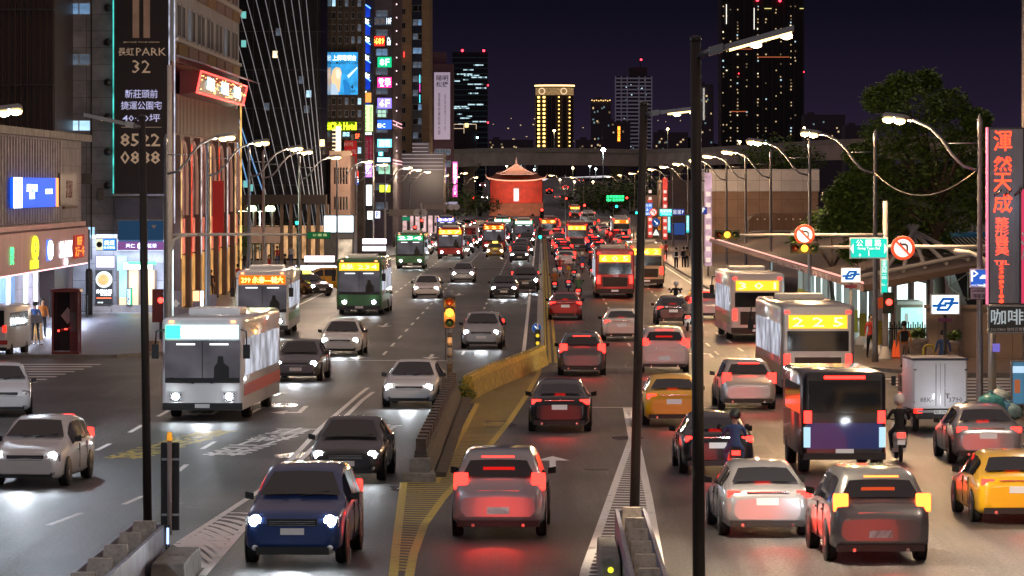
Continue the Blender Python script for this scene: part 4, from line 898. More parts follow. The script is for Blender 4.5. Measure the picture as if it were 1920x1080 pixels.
# trees behind the gate line (far, dark)
# ------------------------------------------------------------------ red city gate
Yg_ = 1037.0; gx = X(968, Yg_)
t = thing('city_gate', 'old red brick city gate with swallow-tail tiled roof in the avenue', 'gate tower', (gx, Yg_, 0))
hw = 6.3; BR = tiled('gate_red_plaster', (.30, .035, .022), (.18, .02, .015), 1.4, .7, var=.3, bump=.1)
z1, z2 = Z(381, Yg_), Z(338, Yg_)
MB().box(-hw - .25, hw + .25, 0, 14, 0, z1).build('stone_base', tiled('gate_stone', (.13, .07, .045), (.10, .06, .04), .9, .4, var=.35), t)
MB().box(-hw, hw, .25, 13.7, z1, z2).build('wall', BR, t)
MB().box(-.55, .55, .0, .3, Z(377, Yg_), Z(354, Yg_)).build('window', emis('gate_window_light', (.75, .85, 1), 1.3, var=.5), t)
MB().box(-.75, -.55, .0, .35, Z(378, Yg_), Z(353, Yg_)).box(.55, .75, .0, .35, Z(378, Yg_), Z(353, Yg_)).box(-.75, .75, .0, .35, Z(353.5, Yg_), Z(352, Yg_)).build('window_frame', mat('gate_frame', (.35, .2, .12), .6), t)
# curved roof: eaves turned up at the corners
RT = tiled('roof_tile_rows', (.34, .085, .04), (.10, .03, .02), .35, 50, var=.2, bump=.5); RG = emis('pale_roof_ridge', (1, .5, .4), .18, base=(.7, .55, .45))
def roof(y_mid, he, hr, we, wr, d):
    rs = []
    n = 16
    for i in range(n + 1):
        u = -1 + 2 * i / n; up = .75 * abs(u) ** 3
        rs.append([(u * we, -d, he + up), (u * (we + wr) / 2, -d * .45, (he + hr) / 2 - .25 + up * .5), (u * wr, 0, hr + .3 * abs(u) ** 2), (u * (we + wr) / 2, d * .45, (he + hr) / 2 - .25 + up * .5), (u * we, d, he + up)])
    mb = MB(); b0 = 0
    for a, b_ in zip(rs[:-1], rs[1:]):
        for k in range(4): mb.face([a[k], a[k + 1], b_[k + 1], b_[k]], 0, True)
    return mb, rs
mb, rs = roof(7, z2 - .1, z2 + 1.9, hw + .9, hw * .7, 8.0)
o = mb.build('roof', RT, t, (0, 7, 0))
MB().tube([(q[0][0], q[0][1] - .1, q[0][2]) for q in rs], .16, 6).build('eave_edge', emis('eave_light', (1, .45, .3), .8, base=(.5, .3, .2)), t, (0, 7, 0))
# upper gabled roof
zr = z2 + 1.5
pts = [(-3.6, zr), (-2.4, zr + .55), (-1.2, zr + 1.4), (0, zr + 2.3), (1.2, zr + 1.4), (2.4, zr + .55), (3.6, zr)]
MB().prism(pts, 1.2, 13, 'y').build('gable', mat('pale_gable', (.80, .55, .45), .7, var=.15), t)
MB().tube([(p[0] * 1.12, 1.0, p[1] + .18) for p in pts], .22, 6).build('ridge', RG, t)
MB().tube([(-4.9, .9, zr + .25), (-3.6, 1, zr - .02), (0, 1, zr - .1), (3.6, 1, zr - .02), (4.9, .9, zr + .25)], .14, 6).build('gable_base', RG, t)
MB().tube([(0, 1.2, zr + 2.3), (0, 1.2, zr + 3.1), (0, 1.2, zr + 4.2)], [.3, .16, .04], 8).build('finial', RG, t)
mb = MB()
for s_ in (-1, 1): mb.tube([(s_ * (hw + .2), -.8, z2 + .3), (s_ * (hw + .8), -1.1, z2 + .7), (s_ * (hw + 1.25), -1.3, z2 + 1.5)], [.2, .15, .05], 6)
mb.build('swallow_tails', RG, t)
l_ = bpy.data.lights.new('gate_floodlight', 'SPOT'); l_.energy = 11000; l_.color = (1, .55, .38); l_.spot_size = R(38); l_.spot_blend = .8; lo = bpy.data.objects.new('gate_floodlight', l_); COL.objects.link(lo); lo.parent = t; lo.location = (0, -22, 4); lo.rotation_euler = (R(106), 0, 0)  # extra spot added out in front to brighten the gate roof
for s_ in (-1, 1):
    l_ = bpy.data.lights.new('gate_floodlight', 'SPOT'); l_.energy = 3800; l_.color = (1, .40, .25); l_.spot_size = R(120); l_.spot_blend = .8; l_.shadow_soft_size = .4
    lo = bpy.data.objects.new('gate_floodlight', l_); COL.objects.link(lo); lo.parent = t; lo.location = (s_ * 4, -9, .8); lo.rotation_euler = (R(118), 0, 0)
    MB().box(-.3, .3, -.2, .2, -.3, .2).build('floodlight_housing', DARKST, t, (s_ * 4, -9.3, .35))
# ------------------------------------------------------------------ right-hand structures
# pale panelled wall building behind the canopy
Y = 450.0
b = bthing('station_building', 'wide blank building with white upper panels over brown stone panels', 'building', X(1430, Y), Y + 8)
sub(b, MB().box(X(1325, Y), X(1536, Y), Y - .3, Y + 20, Z(359, Y), Z(317, Y)), 'upper_wall', tiled('white_metal_panels', (.80, .78, .80), (.15, .14, .15), 2.3, 1.1, var=.12))
sub(b, MB().box(X(1327, Y), X(1534, Y), Y, Y + 20, 0, Z(359, Y)), 'wall', tiled('brown_stone_panels', (.36, .24, .18), (.09, .06, .045), 2.3, 1.9, var=.2))
b = bthing('station_building', 'grey brown panelled block behind the blue bus signs', 'building', X(1270, 560), 566)
sub(b, MB().box(X(1240, 560), X(1326, 560), 560, 580, 0, Z(338, 560)), 'wall', tiled('grey_brown_panels', (.20, .15, .13), (.08, .06, .05), 3.2, 2.4, var=.2))
sub(b, MB().box(X(1205, 575), X(1241, 575), 575, 590, 0, Z(366, 575)), 'side_wall', mat('plum_brown_wall', (.10, .07, .07), .7))
sub(b, MB().box(X(1259, 560), X(1284, 560), 559.8, 560, Z(440, 560), Z(418, 560)), 'blue_poster', neon('dim_blue_poster', (.04, .10, .35), .5))
# canopy over the station entrance, receding along the pavement
b = bthing('station_canopy', 'long brown roofed station canopy on white columns with yellow feet', 'canopy', 14, 178)
mb = MB()
mb.prism([(13.1, 2.75), (13.1, 3.05), (18.5, 4.0), (18.5, 3.8)], 173, 330, 'y')
sub(b, mb, 'roof', mat('dark_brown_roof', (.06, .04, .033), .8, .0, var=.2))
mb = MB()
for i in range(1, 64): mb.box(13.0, 13.1, 171 + i * 2.5, 171 + i * 2.5 + 2.1, 2.78, 3.02)
sub(b, mb, 'fascia_panels', mat('pink_fascia', (.42, .28, .25), .5, var=.15))
sub(b, MB().tube([(13.04, 173, 3.12), (13.04, 330, 3.12)], .05, 5), 'fascia_light', emis('pink_fascia_light', (1, .45, .38), .9))
for i in range(12):
    y = 176 + i * 5
    sub(b, MB().box(13.9, 14.15, y, y + .25, 1.5, 3.15), 'column', mat('white_column', (.7, .7, .68), .5))
    sub(b, MB().box(13.88, 14.17, y - .02, y + .27, .5, 1.5), 'column_foot', mat('yellow_column_paint', (.55, .42, .05), .5))
    sub(b, MB().lathe([(.38, .12), (.32, .3), (.18, .5)], (14.02, y + .12, 0), 8), 'column_base', WHITEP)
for i in range(9):
    y = 180 + i * 9; sub(b, MB().box(16.3, 16.35, y, y + 6.5, .3, 2.9), 'lit_wall', emis('white_teal_wall_light', (.75, 1, .95), 1.5, var=.4))
    sub(b, MB().box(16.2, 16.3, y - 1, y - .3, .12, 3.3), 'wall_pier', GREYP)
mb = MB()
for i in range(5): mb.tube([(14.2 + i * .9, 178, 3.35 + i * .16), (16.4, 186 + i * 2, 5.3)], .09, 6)
mb.tube([(13.4, 178, 3.3), (20, 178, 4.6)], .1, 6)
sub(b, mb, 'roof_strut', mat('grey_strut', (.28, .27, .27), .5))
# curved brown roof above the canopy
b = bthing('station_roof', 'curved dark brown metal roof with row of small studs', 'roof', 17, 230)
sub(b, MB().prism([(14.6, 3.9), (14.6, 4.7), (14.9, 5.0), (15.5, 5.12), (26.5, 5.3), (26.5, 3.9)], 300, 306, 'y'), 'roof_sheet', tiled('brown_standing_seam', (.10, .055, .04), (.03, .02, .015), .55, 40, rough=.7, axes='xz', var=.2))
mb = MB()
for i in range(22): mb.cbox((15.2 + i * .5, 299.9, 4.75), (.08, .1, .08))
sub(b, mb, 'studs', WHITEP)
sub(b, MB().tube([(14.7, 299.9, 3.9), (26.5, 299.9, 3.9)], .06, 5), 'gutter', STEEL)
# concrete low walls and entrance on the pavement corner
b = bthing('entrance_wall', 'low ribbed concrete wall behind the planters at the corner', 'wall', 17, 172)
sub(b, MB().box(X(1738, 172), 24, 172, 172.5, .1, Z(578, 172)).box(X(1738, 172) - .08, 24, 171.9, 172.6, Z(578, 172), Z(572, 172)), 'panel', tiled('beige_ribbed_concrete', (.27, .21, .165), (.12, .09, .07), 1.0, 5, var=.2))
b = bthing('ticket_booth', 'small lit glass booth behind the picket fence', 'booth', X(1715, 182), 182)
sub(b, MB().box(X(1680, 182), X(1745, 182), 182.2, 185, .1, Z(565, 182)), 'wall', mat('beige_booth', (.26, .19, .14), .7, var=.2))
sub(b, MB().box(X(1690, 182), X(1740, 182), 182.1, 182.2, Z(615, 182), Z(577, 182)), 'window', emis('teal_booth_window', (.5, .95, .9), .75, var=.4))
sub(b, MB().box(X(1682, 182), X(1748, 182), 181.9, 182.2, Z(571, 182), Z(565, 182)), 'roof_edge', CREAMP)
sub(b, MB().box(X(1697, 182), X(1703, 182), 182.0, 182.1, Z(606, 182), Z(588, 182)), 'notice', WHITEP)
b = bthing('picket_fence', 'black picket fence in front of the lit booth', 'fence', X(1700, 176), 176)
mb = MB()
for i in range(20): x = X(1655 + i * 4.4, 176); mb.tube([(x, 176, .12), (x, 176, 1.35 + .1 * (i % 2))], .025, 4)
mb.box(X(1652, 176), X(1742, 176), 175.97, 176.03, .35, .4).box(X(1652, 176), X(1742, 176), 175.97, 176.03, 1.15, 1.2)
sub(b, mb, 'pickets', DARKST)
# blue hexagonal framed entrance
Y = 200.0
b = bthing('metro_entrance', 'blue steel framed hexagonal glazed station entrance under the tree', 'entrance', X(1820, Y), Y)
BLUEF = mat('blue_painted_frame', (.03, .20, .38), .4)
pl = [(1790, 512), (1766, 480), (1768, 440), (1856, 440), (1900, 440), (1900, 610), (1830, 610)]
P3 = [(X(a, Y), Z(c_, Y)) for a, c_ in pl]
mb = MB()
for a, c_ in zip(P3[:4], P3[1:5]): mb.tube([(a[0], Y, a[1]), (c_[0], Y, c_[1])], .17, 6)
sub(b, mb, 'frame', BLUEF)
sub(b, MB().prism([(x, z) for x, z in P3], Y + .2, Y + 6, 'y'), 'glazing', mat('entrance_dark_glass', (.03, .025, .025), .12))
mb = MB()
ctr = (X(1815, Y), Z(512, Y)); hexa = [(ctr[0] + 1.0 * math.cos(R(60 * k + 30)), ctr[1] + 1.25 * math.sin(R(60 * k + 30))) for k in range(6)]
for k in range(6): mb.tube([(hexa[k][0], Y, hexa[k][1]), (hexa[(k + 1) % 6][0], Y, hexa[(k + 1) % 6][1])], .04, 5); mb.tube([(hexa[k][0], Y, hexa[k][1]), (ctr[0], Y, ctr[1])], .03, 5)
for i in range(12): x = X(1780 + i * 8, Y); mb.tube([(x, Y - .1, Z(444, Y)), (x + .5, Y - .1, Z(462, Y))], .04, 4)
sub(b, mb, 'glazing_bars', mat('cream_bar', (.4, .35, .28), .5))
# slim building behind the tall vertical sign (its edge only)
b = bthing('corner_shop_building', 'dark shop building edge that carries the tall red neon sign', 'building', 18, 118)
sub(b, MB().box(14.75, 26, 108, 131, 0, 14), 'wall', tiled('dark_side_tile', (.10, .09, .09), (.04, .04, .04), .6, .3, axes='yz'))

# ------------------------------------------------------------------ signs on the right
Ys = 128.0
STEELP = mat('brushed_sign_panel', (.22, .23, .29), .45, .15, var=.2, scale=1, stretch=(8, 1, 1))
RN = neon('hot_red_neon', (1, .045, .015), 3.2); RS = emis('red_brush_letter', (1, .07, .035), 2.2, base=(.7, .05, .03))
t = sign('vertical_sign', 'tall grey vertical clinic sign with red brush characters and phone number', 1853, 1921, 239, 571, Ys, STEELP,
     [('渾', .40, .075, .50, .115, RN, .01), ('然', .40, .205, .50, .085, RN, .01), ('天', .40, .31, .50, .105, RN, .01), ('成', .40, .43, .52, .105, RN, .01),
      ('整\n形\n醫\n美', .38, .615, .38, .215, RS, .005), ('TEL', .37, .763, .42, .023, RS, .02), ('2\n3\n8\n8\n3\n1\n8\n8', .36, .885, .15, .215, RN, .03)], thick=.5)
MB().box(-.57, -.54, -.03, .5, -2.66, 2.66).build('edge_tube', neon('pink_edge', (1, .2, .35), .8), t)
for k in range(4): MB().tube([(-.35 + k * .3, -.02, .62), (-.2 + k * .3, -.5, .78)], .03, 5).build('spot_arm', BLACK, t)
L_ = bpy.data.lights.new('sign_spotlight', 'POINT'); L_.energy = 7; L_.color = (.75, .82, 1); L_.shadow_soft_size = .2; lo = bpy.data.objects.new('sign_spotlight', L_); COL.objects.link(lo); lo.parent = t; lo.location = (.1, -1.3, .3)
t = sign('shop_sign', 'pink red panel with white character beside the tall clinic sign', 1912, 1960, 352, 572, Ys - .25, neon('rose_panel', (.55, .04, .10), .9), [('潭', .3, .5, .5, .25, WHITEP)])
t = sign('coffee_sign', 'black sign board with large grey coffee characters and small digits', 1852, 1935, 572, 625, Ys - .4, mat('black_board', (.015, .02, .022), .4), [('咖啡', .44, .42, .74, .56, emis('grey_blue_letter', (.5, .6, .65), .38, base=(.5, .55, .55)), .03), ('23615800 咖啡豆專賣', .46, .86, .8, .13, WHITEP, .0)], frame=GREYP)
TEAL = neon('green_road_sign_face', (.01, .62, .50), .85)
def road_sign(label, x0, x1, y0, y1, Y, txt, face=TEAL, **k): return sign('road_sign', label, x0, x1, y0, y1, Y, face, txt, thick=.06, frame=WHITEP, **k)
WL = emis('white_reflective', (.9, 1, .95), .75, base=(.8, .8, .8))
t = road_sign('large green street name sign with white characters and side arrows', 1593, 1665, 445, 485, 129.7, [('公 園 路', .5, .26, .66, .32, WL, .02), ('Gong Yuan Rd.', .5, .53, .6, .17, WL, .01), ('0', .27, .83, .06, .16, WL)])
for s_ in (-1, 1): MB().prism([(s_ * .56, -.02), (s_ * .47, .14), (s_ * .47, -.18)], -.03, -.015, 'y').build('arrow_mark', WL, t)
MB().box(-.01, .01, -.03, -.015, -.25, -.06).build('divider', WL, t)
t = road_sign('narrow vertical green street name plate under the large street name sign', 1650.5, 1666, 485, 552, 169.6, [('忠\n孝\n西\n路\n一\n段', .5, .3, .6, .55, WL, .0), ('Sec. 1', .5, .72, .7, .08, WL, .0)])
BL = neon('blue_parking_face', (.03, .13, .62), .7)
t = sign('parking_sign', 'blue parking sign with car arrow on tall lamp post', 1818, 1852, 504, 539, 128.9, BL, [('P', .28, .38, .42, .6, WL, .03), ('130公尺', .3, .88, .45, .12, WL, .0)], thick=.05, frame=WHITEP)
MB().prism([(.0, -.24), (.0, -.2), (.15, -.2), (.15, -.16), (.25, -.22), (.15, -.28), (.15, -.24)], -.03, -.015, 'y').build('arrow_mark', WL, t)
MB().prism([(.02, -.02), (.04, .04), (.08, .06), (.1, .1), (.2, .1), (.23, .05), (.25, .03), (.25, -.02)], -.03, -.015, 'y').build('car_mark', WL, t)
t = sign('parking_sign', 'grey plate with dark car park characters under the blue parking sign', 1819, 1853, 539.5, 562, 128.9, mat('grey_blue_plate', (.35, .36, .45), .5), [('停車場', .5, .7, .66, .4, BLACK, .01), ('台北車站地下', .5, .25, .8, .2, BLACK, .0)], thick=.05)
def metro_logo(t, s, m):
    for d in (1, -1):
        P = [(-.46, -.05), (-.26, -.05), (-.08, .2), (.30, .2), (.18, .04), (-.02, .04)]; mb = MB()
        for p, q in zip(P[:-1], P[1:]):
            u = Vector(p) * s * d; v = Vector(q) * s * d; k = (v - u).normalized() * .02; n_ = Vector((-k.y, k.x)) * 2.3; mb.prism([tuple(u - k - n_), tuple(v + k - n_), tuple(v + k + n_), tuple(u - k + n_)], -.03 - .004 * (d > 0), -.016, 'y')
        mb.build('emblem', m, t)
LBOX = emis('metro_light_box', (.82, .93, 1), 1.5); MB1 = emis('metro_blue', (.01, .16, .62), .45)
t = sign('metro_sign', 'white lit metro box with blue emblem beside the canopy', 1577, 1614, 502, 530, 172, LBOX, [], thick=.22, frame=CREAMP); metro_logo(t, .72, MB1)
MB().tube([(0, .1, -.3), (0, .1, -(Z(516, 172) - .1))], .06, 8).build('post', GREYP, t); MB().box(-.25, .25, 0, .1, -.52, -.40).build('name_plate', mat('dark_red_plate', (.15, .02, .04), .5), t)
t = sign('metro_sign', 'large white lit metro box with blue emblem before the concrete wall', 1745, 1800, 551.5, 590, 150, LBOX, [], thick=.25, frame=CREAMP); metro_logo(t, .95, MB1)
MB().tube([(0, .12, -.35), (0, .12, -(Z(570, 150) - .0))], .065, 8).build('post', DARKST, t); MB().box(-.24, .24, .02, .1, -.62, -.48).build('name_plate', mat('navy_red_plate', (.12, .02, .08), .5), t)
MB().box(-.10, -.04, -.03, .0, .0, .0).build('bracket', GREYP, t)
# row of distant signs over the right carriageway
sign('message_board', 'bright green led message board above the far carriageway', 1136, 1171, 365, 378.5, 620, mat('black_led_board', (.005, .01, .006), .5), [('忠孝西路往西', .5, .27, .94, .38, neon('green_led', (.03, 1, .25), 3), .03), ('塔城至西寧南', .5, .73, .94, .38, neon('green_led', (.03, 1, .25), 3), .03)], cat='message board')
sign('road_sign', 'blue and white lane direction sign with down arrow', 1203, 1224, 380, 405, 470, neon('sky_blue_face', (.1, .25, .75), .8), [('台北橋', .5, .2, .8, .2, WL), ('↓', .5, .5, .25, .25, WL), ('塔城街', .5, .83, .8, .17, WL)])
sign('road_sign', 'cyan street name sign left of the blue bus symbols', 1236, 1261, 391, 406, 450, neon('cyan_face', (.02, .75, .75), .85), [('重慶南路', .5, .3, .85, .4, WL), ('Chongqing', .5, .7, .7, .25, WL)])
sign('road_sign', 'dark blue sign of white bus and car symbols', 1261, 1284, 391, 404, 455, neon('navy_face', (.02, .05, .3), .7), [('▣ ▣ P', .5, .5, .85, .55, WL)])
for x0, Y in ((1251, 440), (1286, 400)): sign('road_sign', 'narrow vertical cyan plate ' + ('under the cyan street sign' if x0 == 1251 else 'beside the tall dark pole'), x0, x0 + 7, 405 if x0 == 1251 else 403, 437, Y, neon('cyan_face', (.02, .75, .75), .85), [('重\n慶\n南\n路', .5, .45, .6, .8, WL, .0)])
sign('parking_sign', 'small navy parking sign on the pale banner post', 1314.5, 1326, 388, 402, 300, neon('navy_face', (.02, .05, .3), .7), [('P', .45, .4, .45, .6, WL, .03)])
sign('shop_sign', 'narrow orange vertical sign with dark characters', 1233, 1240, 406, 432, 520, neon('orange_face', (.8, .25, .02), .7), [('當\n舖', .5, .5, .6, .8, BLACK)])
def round_sign(label, px, py, r_px, Y, kind='no_turn'):
    r_ = r_px * Y / F; t = thing('traffic_sign', label, 'traffic sign', (X(px, Y), Y, Z(py, Y)))
    MB().lathe([(r_, 0), (r_, .03)], (0, 0, 0), 28, axis='y').build('plate', WHITEP, t)
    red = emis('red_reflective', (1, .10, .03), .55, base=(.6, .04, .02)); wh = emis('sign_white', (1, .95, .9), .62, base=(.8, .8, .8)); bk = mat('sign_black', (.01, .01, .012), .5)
    if kind == 'blue':
        MB().lathe([(r_ * .95, -.012), (r_ * .95, -.002)], (0, 0, 0), 24, axis='y').build('face_panel', neon('blue_disc', (.02, .12, .5), .4), t)
        MB().prism([(-.5 * r_, .35 * r_), (-.35 * r_, .5 * r_), (.25 * r_, -.1 * r_), (.4 * r_, .05 * r_), (.45 * r_, -.5 * r_), (-.1 * r_, -.45 * r_), (.08 * r_, -.26 * r_)], -.03, -.014, 'y').build('arrow_mark', WL, t); return t
    MB().lathe([(r_ * .74, -.012), (r_ * .74, -.002)], (0, 0, 0), 28, axis='y').build('face_panel', wh, t)
    ring = [[(a_ * math.cos(q), yy, a_ * math.sin(q)) for q in [2 * math.pi * k / 28 for k in range(28)]] for a_, yy in ((r_ * .98, -.002), (r_ * .98, -.02), (r_ * .74, -.02), (r_ * .74, -.002))]
    MB().rings(ring, cap=False).build('red_ring', red, t)
    MB().prism([(-.5 * r_, .62 * r_), (-.62 * r_, .5 * r_), (.5 * r_, -.62 * r_), (.62 * r_, -.5 * r_)], -.034, -.022, 'y').build('slash', red, t)
    MB().prism([(.28 * r_, -.42 * r_), (.42 * r_, -.42 * r_), (.42 * r_, .22 * r_), (.25 * r_, .38 * r_), (-.15 * r_, .38 * r_), (-.15 * r_, .52 * r_), (-.42 * r_, .3 * r_), (-.15 * r_, .08 * r_), (-.15 * r_, .22 * r_), (.2 * r_, .22 * r_), (.28 * r_, .14 * r_)], -.021, -.013, 'y').build('turn_arrow', bk, t)
    return t
round_sign('round no turn sign above amber signal on the far mast arm', 1508.5, 440, 19.5, 169.6)
round_sign('large round no turn sign next to the green street name sign', 1693, 465, 23, 129.6)
round_sign('small round no turn sign among distant blue signs', 1225, 398, 7.5, 465)
round_sign('round blue keep side sign at the end of yellow wall', 1006, 615, 9, 176, 'blue')
def tri(px, py, s, Y):
    t = thing('warning_sign', 'small white triangular warning sign under the round blue sign', 'traffic sign', (X(px, Y), Y, Z(py, Y)))
    MB().prism([(-s, -s * .8), (s, -s * .8), (0, s)], 0, .05, 'y').build('plate', WL, t); MB().prism([(-.1 * s, -.5 * s), (.1 * s, -.5 * s), (0, .4 * s)], -.02, 0, 'y').build('mark', BLACK, t)
tri(1230, 436, .38, 480)
round_sign('round blue sign with pale centre on the far post', 1230, 417, 8, 482, 'blue')
for px, Y, lb in ((1219, 520, 'red banner column with white figures next to white triangle'), (1247, 500, 'red banner column with white figures left of the cyan signs'), (1328, 330, 'pink white banner column beside the panelled building')):
    t = thing('banner_column', lb, 'banner', (X(px, Y), Y, 0)); h = 8.5 if Y != 520 else 6
    MB().tube([(0, .1, 0), (0, .1, h)], .06, 6).build('post', GREYP, t)
    MB().box(-.28, .28, -.03, .03, .9, h - .4).build('cloth', emis('banner_cloth_%d' % px, (1, .10, .07) if px < 1300 else (.8, .5, .6), .5, var=.5), t)
    for k in range(7): MB().box(-.18, .18, -.045, -.032, 1.2 + k * .85, 1.55 + k * .85).build('figure_print', emis('banner_print', (1, .7, .6), .8), t)

# ------------------------------------------------------------------ street lamps
LAMPG = emis('sodium_warm_lens', (1, .64, .24), 6)
def street_lamp(label, x, Y, side, h=9.0, reach=2.8, E=900, group='double headed lamps along the avenue', heads=2, lit=True, col=(1, .62, .33)):
    t = thing('street_lamp', label, 'street lamp', (x, Y, .1), 0, group)
    MB().tube([(0, 0, 0), (0, 0, .5), (0, 0, h - .35), (0, 0, h - .3), (0, 0, h), (0, 0, h + .18)], [.13, .11, .07, .10, .09, .01], 10).build('post', STEEL, t)
    d = -side
    k = reach / 2.8
    pts = [(d * .05, 0, h - 1.55), (d * .5 * k, 0, h - 1.42), (d * .85 * k, 0, h - 1.05), (d * 1.15 * k, 0, h - .6), (d * 1.5 * k, 0, h - .25), (d * 1.95 * k, 0, h - .04), (d * 2.2 * k, 0, h + .0)]
    MB().tube(pts, .05, 8).build('arm', STEEL, t)
    MB().tube([(0, 0, h - .72), (d * 1.02 * k, 0, h - .72)], .025, 6).build('brace', STEEL, t)
    hd = MB()
    MB().tube([(d * 2.1 * k, 0, h + .02), (d * 2.3 * k, 0, h + .05), (d * 2.85 * k, 0, h + .12), (d * 2.95 * k, 0, h + .11)], [.06, .10, .10, .04], 8).build('lamp_head', STEEL, t)
    for q in range(heads):
        u = d * (2.42 + q * .35) * k
        MB().lathe([(.02, -.14), (.15, -.10), (.18, 0), (.02, .02)], (u, 0, h - .02 + q * .045), 10).build('lamp_lens', LAMPG, t)
    if E:
        L_ = bpy.data.lights.new('lamp_light', 'POINT'); L_.energy = E * .27; L_.color = col; L_.shadow_soft_size = .18
        lo = bpy.data.objects.new('lamp_light', L_); COL.objects.link(lo); lo.parent = t; lo.location = (d * 2.6 * k, 0, h - .34)
    return t
ordn = ['first', 'second', 'third', 'fourth', 'fifth', 'sixth', 'seventh', 'eighth', 'ninth', 'tenth', 'eleventh', 'twelfth', 'thirteenth']
rl = [(1837, 129), (1641, 168), (1518, 200), (1445, 255), (1398, 290), (1362, 335), (1322, 385), (1290, 440), (1262, 500), (1237, 570), (1215, 650), (1190, 740), (1165, 850)]
for i, (px, Y) in enumerate(rl): street_lamp('%s lamp from the clinic sign along the station side pavement' % ordn[i], X(px, Y), Y, 1, h=8.95 if i == 0 else 9.0, E=8500 if Y < 450 else 5000)
ll = [(311, 181), (389, 203), (467, 233), (494, 256), (561, 300), (632, 350), (668, 398), (722, 460), (745, 520), (768, 590), (790, 670), (811, 770), (835, 880)]
for i, (px, Y) in enumerate(ll): street_lamp('%s lamp from the traffic mast along the shop side pavement' % ordn[i], X(px, Y), Y, -1, E=3000 if Y < 300 else 6500, col=(1, .74, .54))
for k, (x_, Y) in enumerate(((-17.3, 118), (-18, 62), (15.5, 66), (-17.5, 15), (15.5, 12), (15.2, 98))): street_lamp('lamp standing near the footbridge, %s of those around it' % ordn[k], x_, Y, -1 if x_ < 0 else 1, E=6500, col=(.74, .86, 1) if x_ < 0 else (1, .80, .62))
# mid-avenue lamps far away
for i, (px, Y) in enumerate(((840, 640), (870, 900), (1060, 760), (1095, 900))):
    street_lamp('far lamp standing %s' % ('near the lilac sign', 'left of the red gate', 'just right of the red gate', 'by the far ramp')[i], X(px, Y), Y, -1 if px < 1000 else 1, E=5000)
# bright white floodlight post on the elevated road and scattered high lamps
def flood(name, label, px, py, Y, col, s, r_, z0=0.0, group=None):
    t = thing(name, label, 'lamp post', (X(px, Y), Y, z0), 0, group); zz = Z(py, Y) - z0
    MB().tube([(0, .2, 0), (0, .2, zz + .1)], .09, 6).build('post', STEEL, t)
    MB().lathe([(.02, -r_), (r_ * .8, -r_ * .6), (r_, 0), (r_ * .8, r_ * .6), (.02, r_)], (0, 0, zz), 10).build('lamp_globe', emis('flood_%s' % label[:12].replace(' ', '_'), col, s), t); return t
flood('high_lamp', 'brilliant white floodlight above the viaduct deck', 1131, 281, 1100, (.8, 1, .92), 60, .55)
for px, py, lb in ((1039, 245, 'warm lamp in front of the gold lit tower'), (1252, 242, 'warm lamp left of the huge apartment tower'), (1387, 266, 'small warm lamp over the viaduct'), (1547, 274, 'warm lamp on the viaduct beside the tree'), (1508, 240, 'warm lamp over the second arm')):
    flood('high_lamp', lb, px, py, 1170 if px < 1300 else 1080, (1, .72, .35), 28, .30, 10)
for k, (px, py, c_) in enumerate(((976, 297, 1), (984, 289, 1), (1007, 288, 1), (977, 308, 1), (1003, 306, 1), (1002, 318, 1), (911, 297, 0), (950, 311, 0), (1074, 315, 0), (1117, 317, 1), (1106, 311, 1), (1077, 341, 0), (1112, 341, 0), (1050, 337, 0), (889, 340, 0))):
    lb = ['upper', 'second', 'third', 'fourth', 'fifth', 'sixth', 'seventh', 'eighth', 'ninth', 'tenth', 'eleventh', 'twelfth', 'thirteenth', 'fourteenth', 'last'][k]
    flood('high_lamp', '%s of the %s lamps glowing under the viaduct' % (lb, 'cool white' if c_ else 'warm'), px, py, 1160 + k * 12, (.75, 1, .95) if c_ else (1, .72, .35), 14, .32, 0, 'lamps glowing beneath the viaduct')
# plaza globe lamps on the left pavement
for k, (px, n) in enumerate(((452, 2), (475, 1), (487, 2), (510, 1))):
    Y = 300 + k * 6; t = thing('globe_lamp', 'greenish globe lamp post at the tower plaza, %s from flagpoles' % ordn[k], 'street lamp', (X(px, Y), Y, .12), 0, 'globe lamps on the plaza')
    zt = Z(394, Y)
    MB().tube([(0, 0, 0), (0, 0, zt - .2)], .05, 6).tube([(-.3 * n, 0, zt - .2), (.3 * n, 0, zt - .2)], .03, 5).build('post', GREYP, t)
    for q in ((-.33, .33) if n == 2 else (0,)): MB().lathe([(.02, -.2), (.2, -.14), (.24, 0), (.16, .16), (.02, .2)], (q * n / 1.0 if n == 2 else 0, 0, zt), 10).build('lamp_globe', emis('green_white_globe', (.75, 1, .5), 7), t)
    if k % 2 == 0:
        L_ = bpy.data.lights.new('globe_light', 'POINT'); L_.energy = 350; L_.color = (.85, 1, .7); L_.shadow_soft_size = .3; lo = bpy.data.objects.new('globe_light', L_); COL.objects.link(lo); lo.parent = t; lo.location = (0, -.5, zt - .5)
# flagpoles
for k, px in enumerate((426, 433, 440)):
    Y = 292; t = thing('flagpole', 'white flagpole, %s of three before the glass tower' % ordn[k], 'flagpole', (X(px, Y), Y + k, .1), 0, 'flagpoles before the glass tower')
    MB().tube([(0, 0, 0), (0, 0, 14.8), (0, 0, 15.0)], [.07, .05, .02], 8).build('pole', mat('white_flagpole', (.62, .60, .66), .4), t); MB().lathe([(.01, 14.95), (.08, 15.03), (.01, 15.1)], (0, 0, 0), 8).build('ball', CHROME, t)

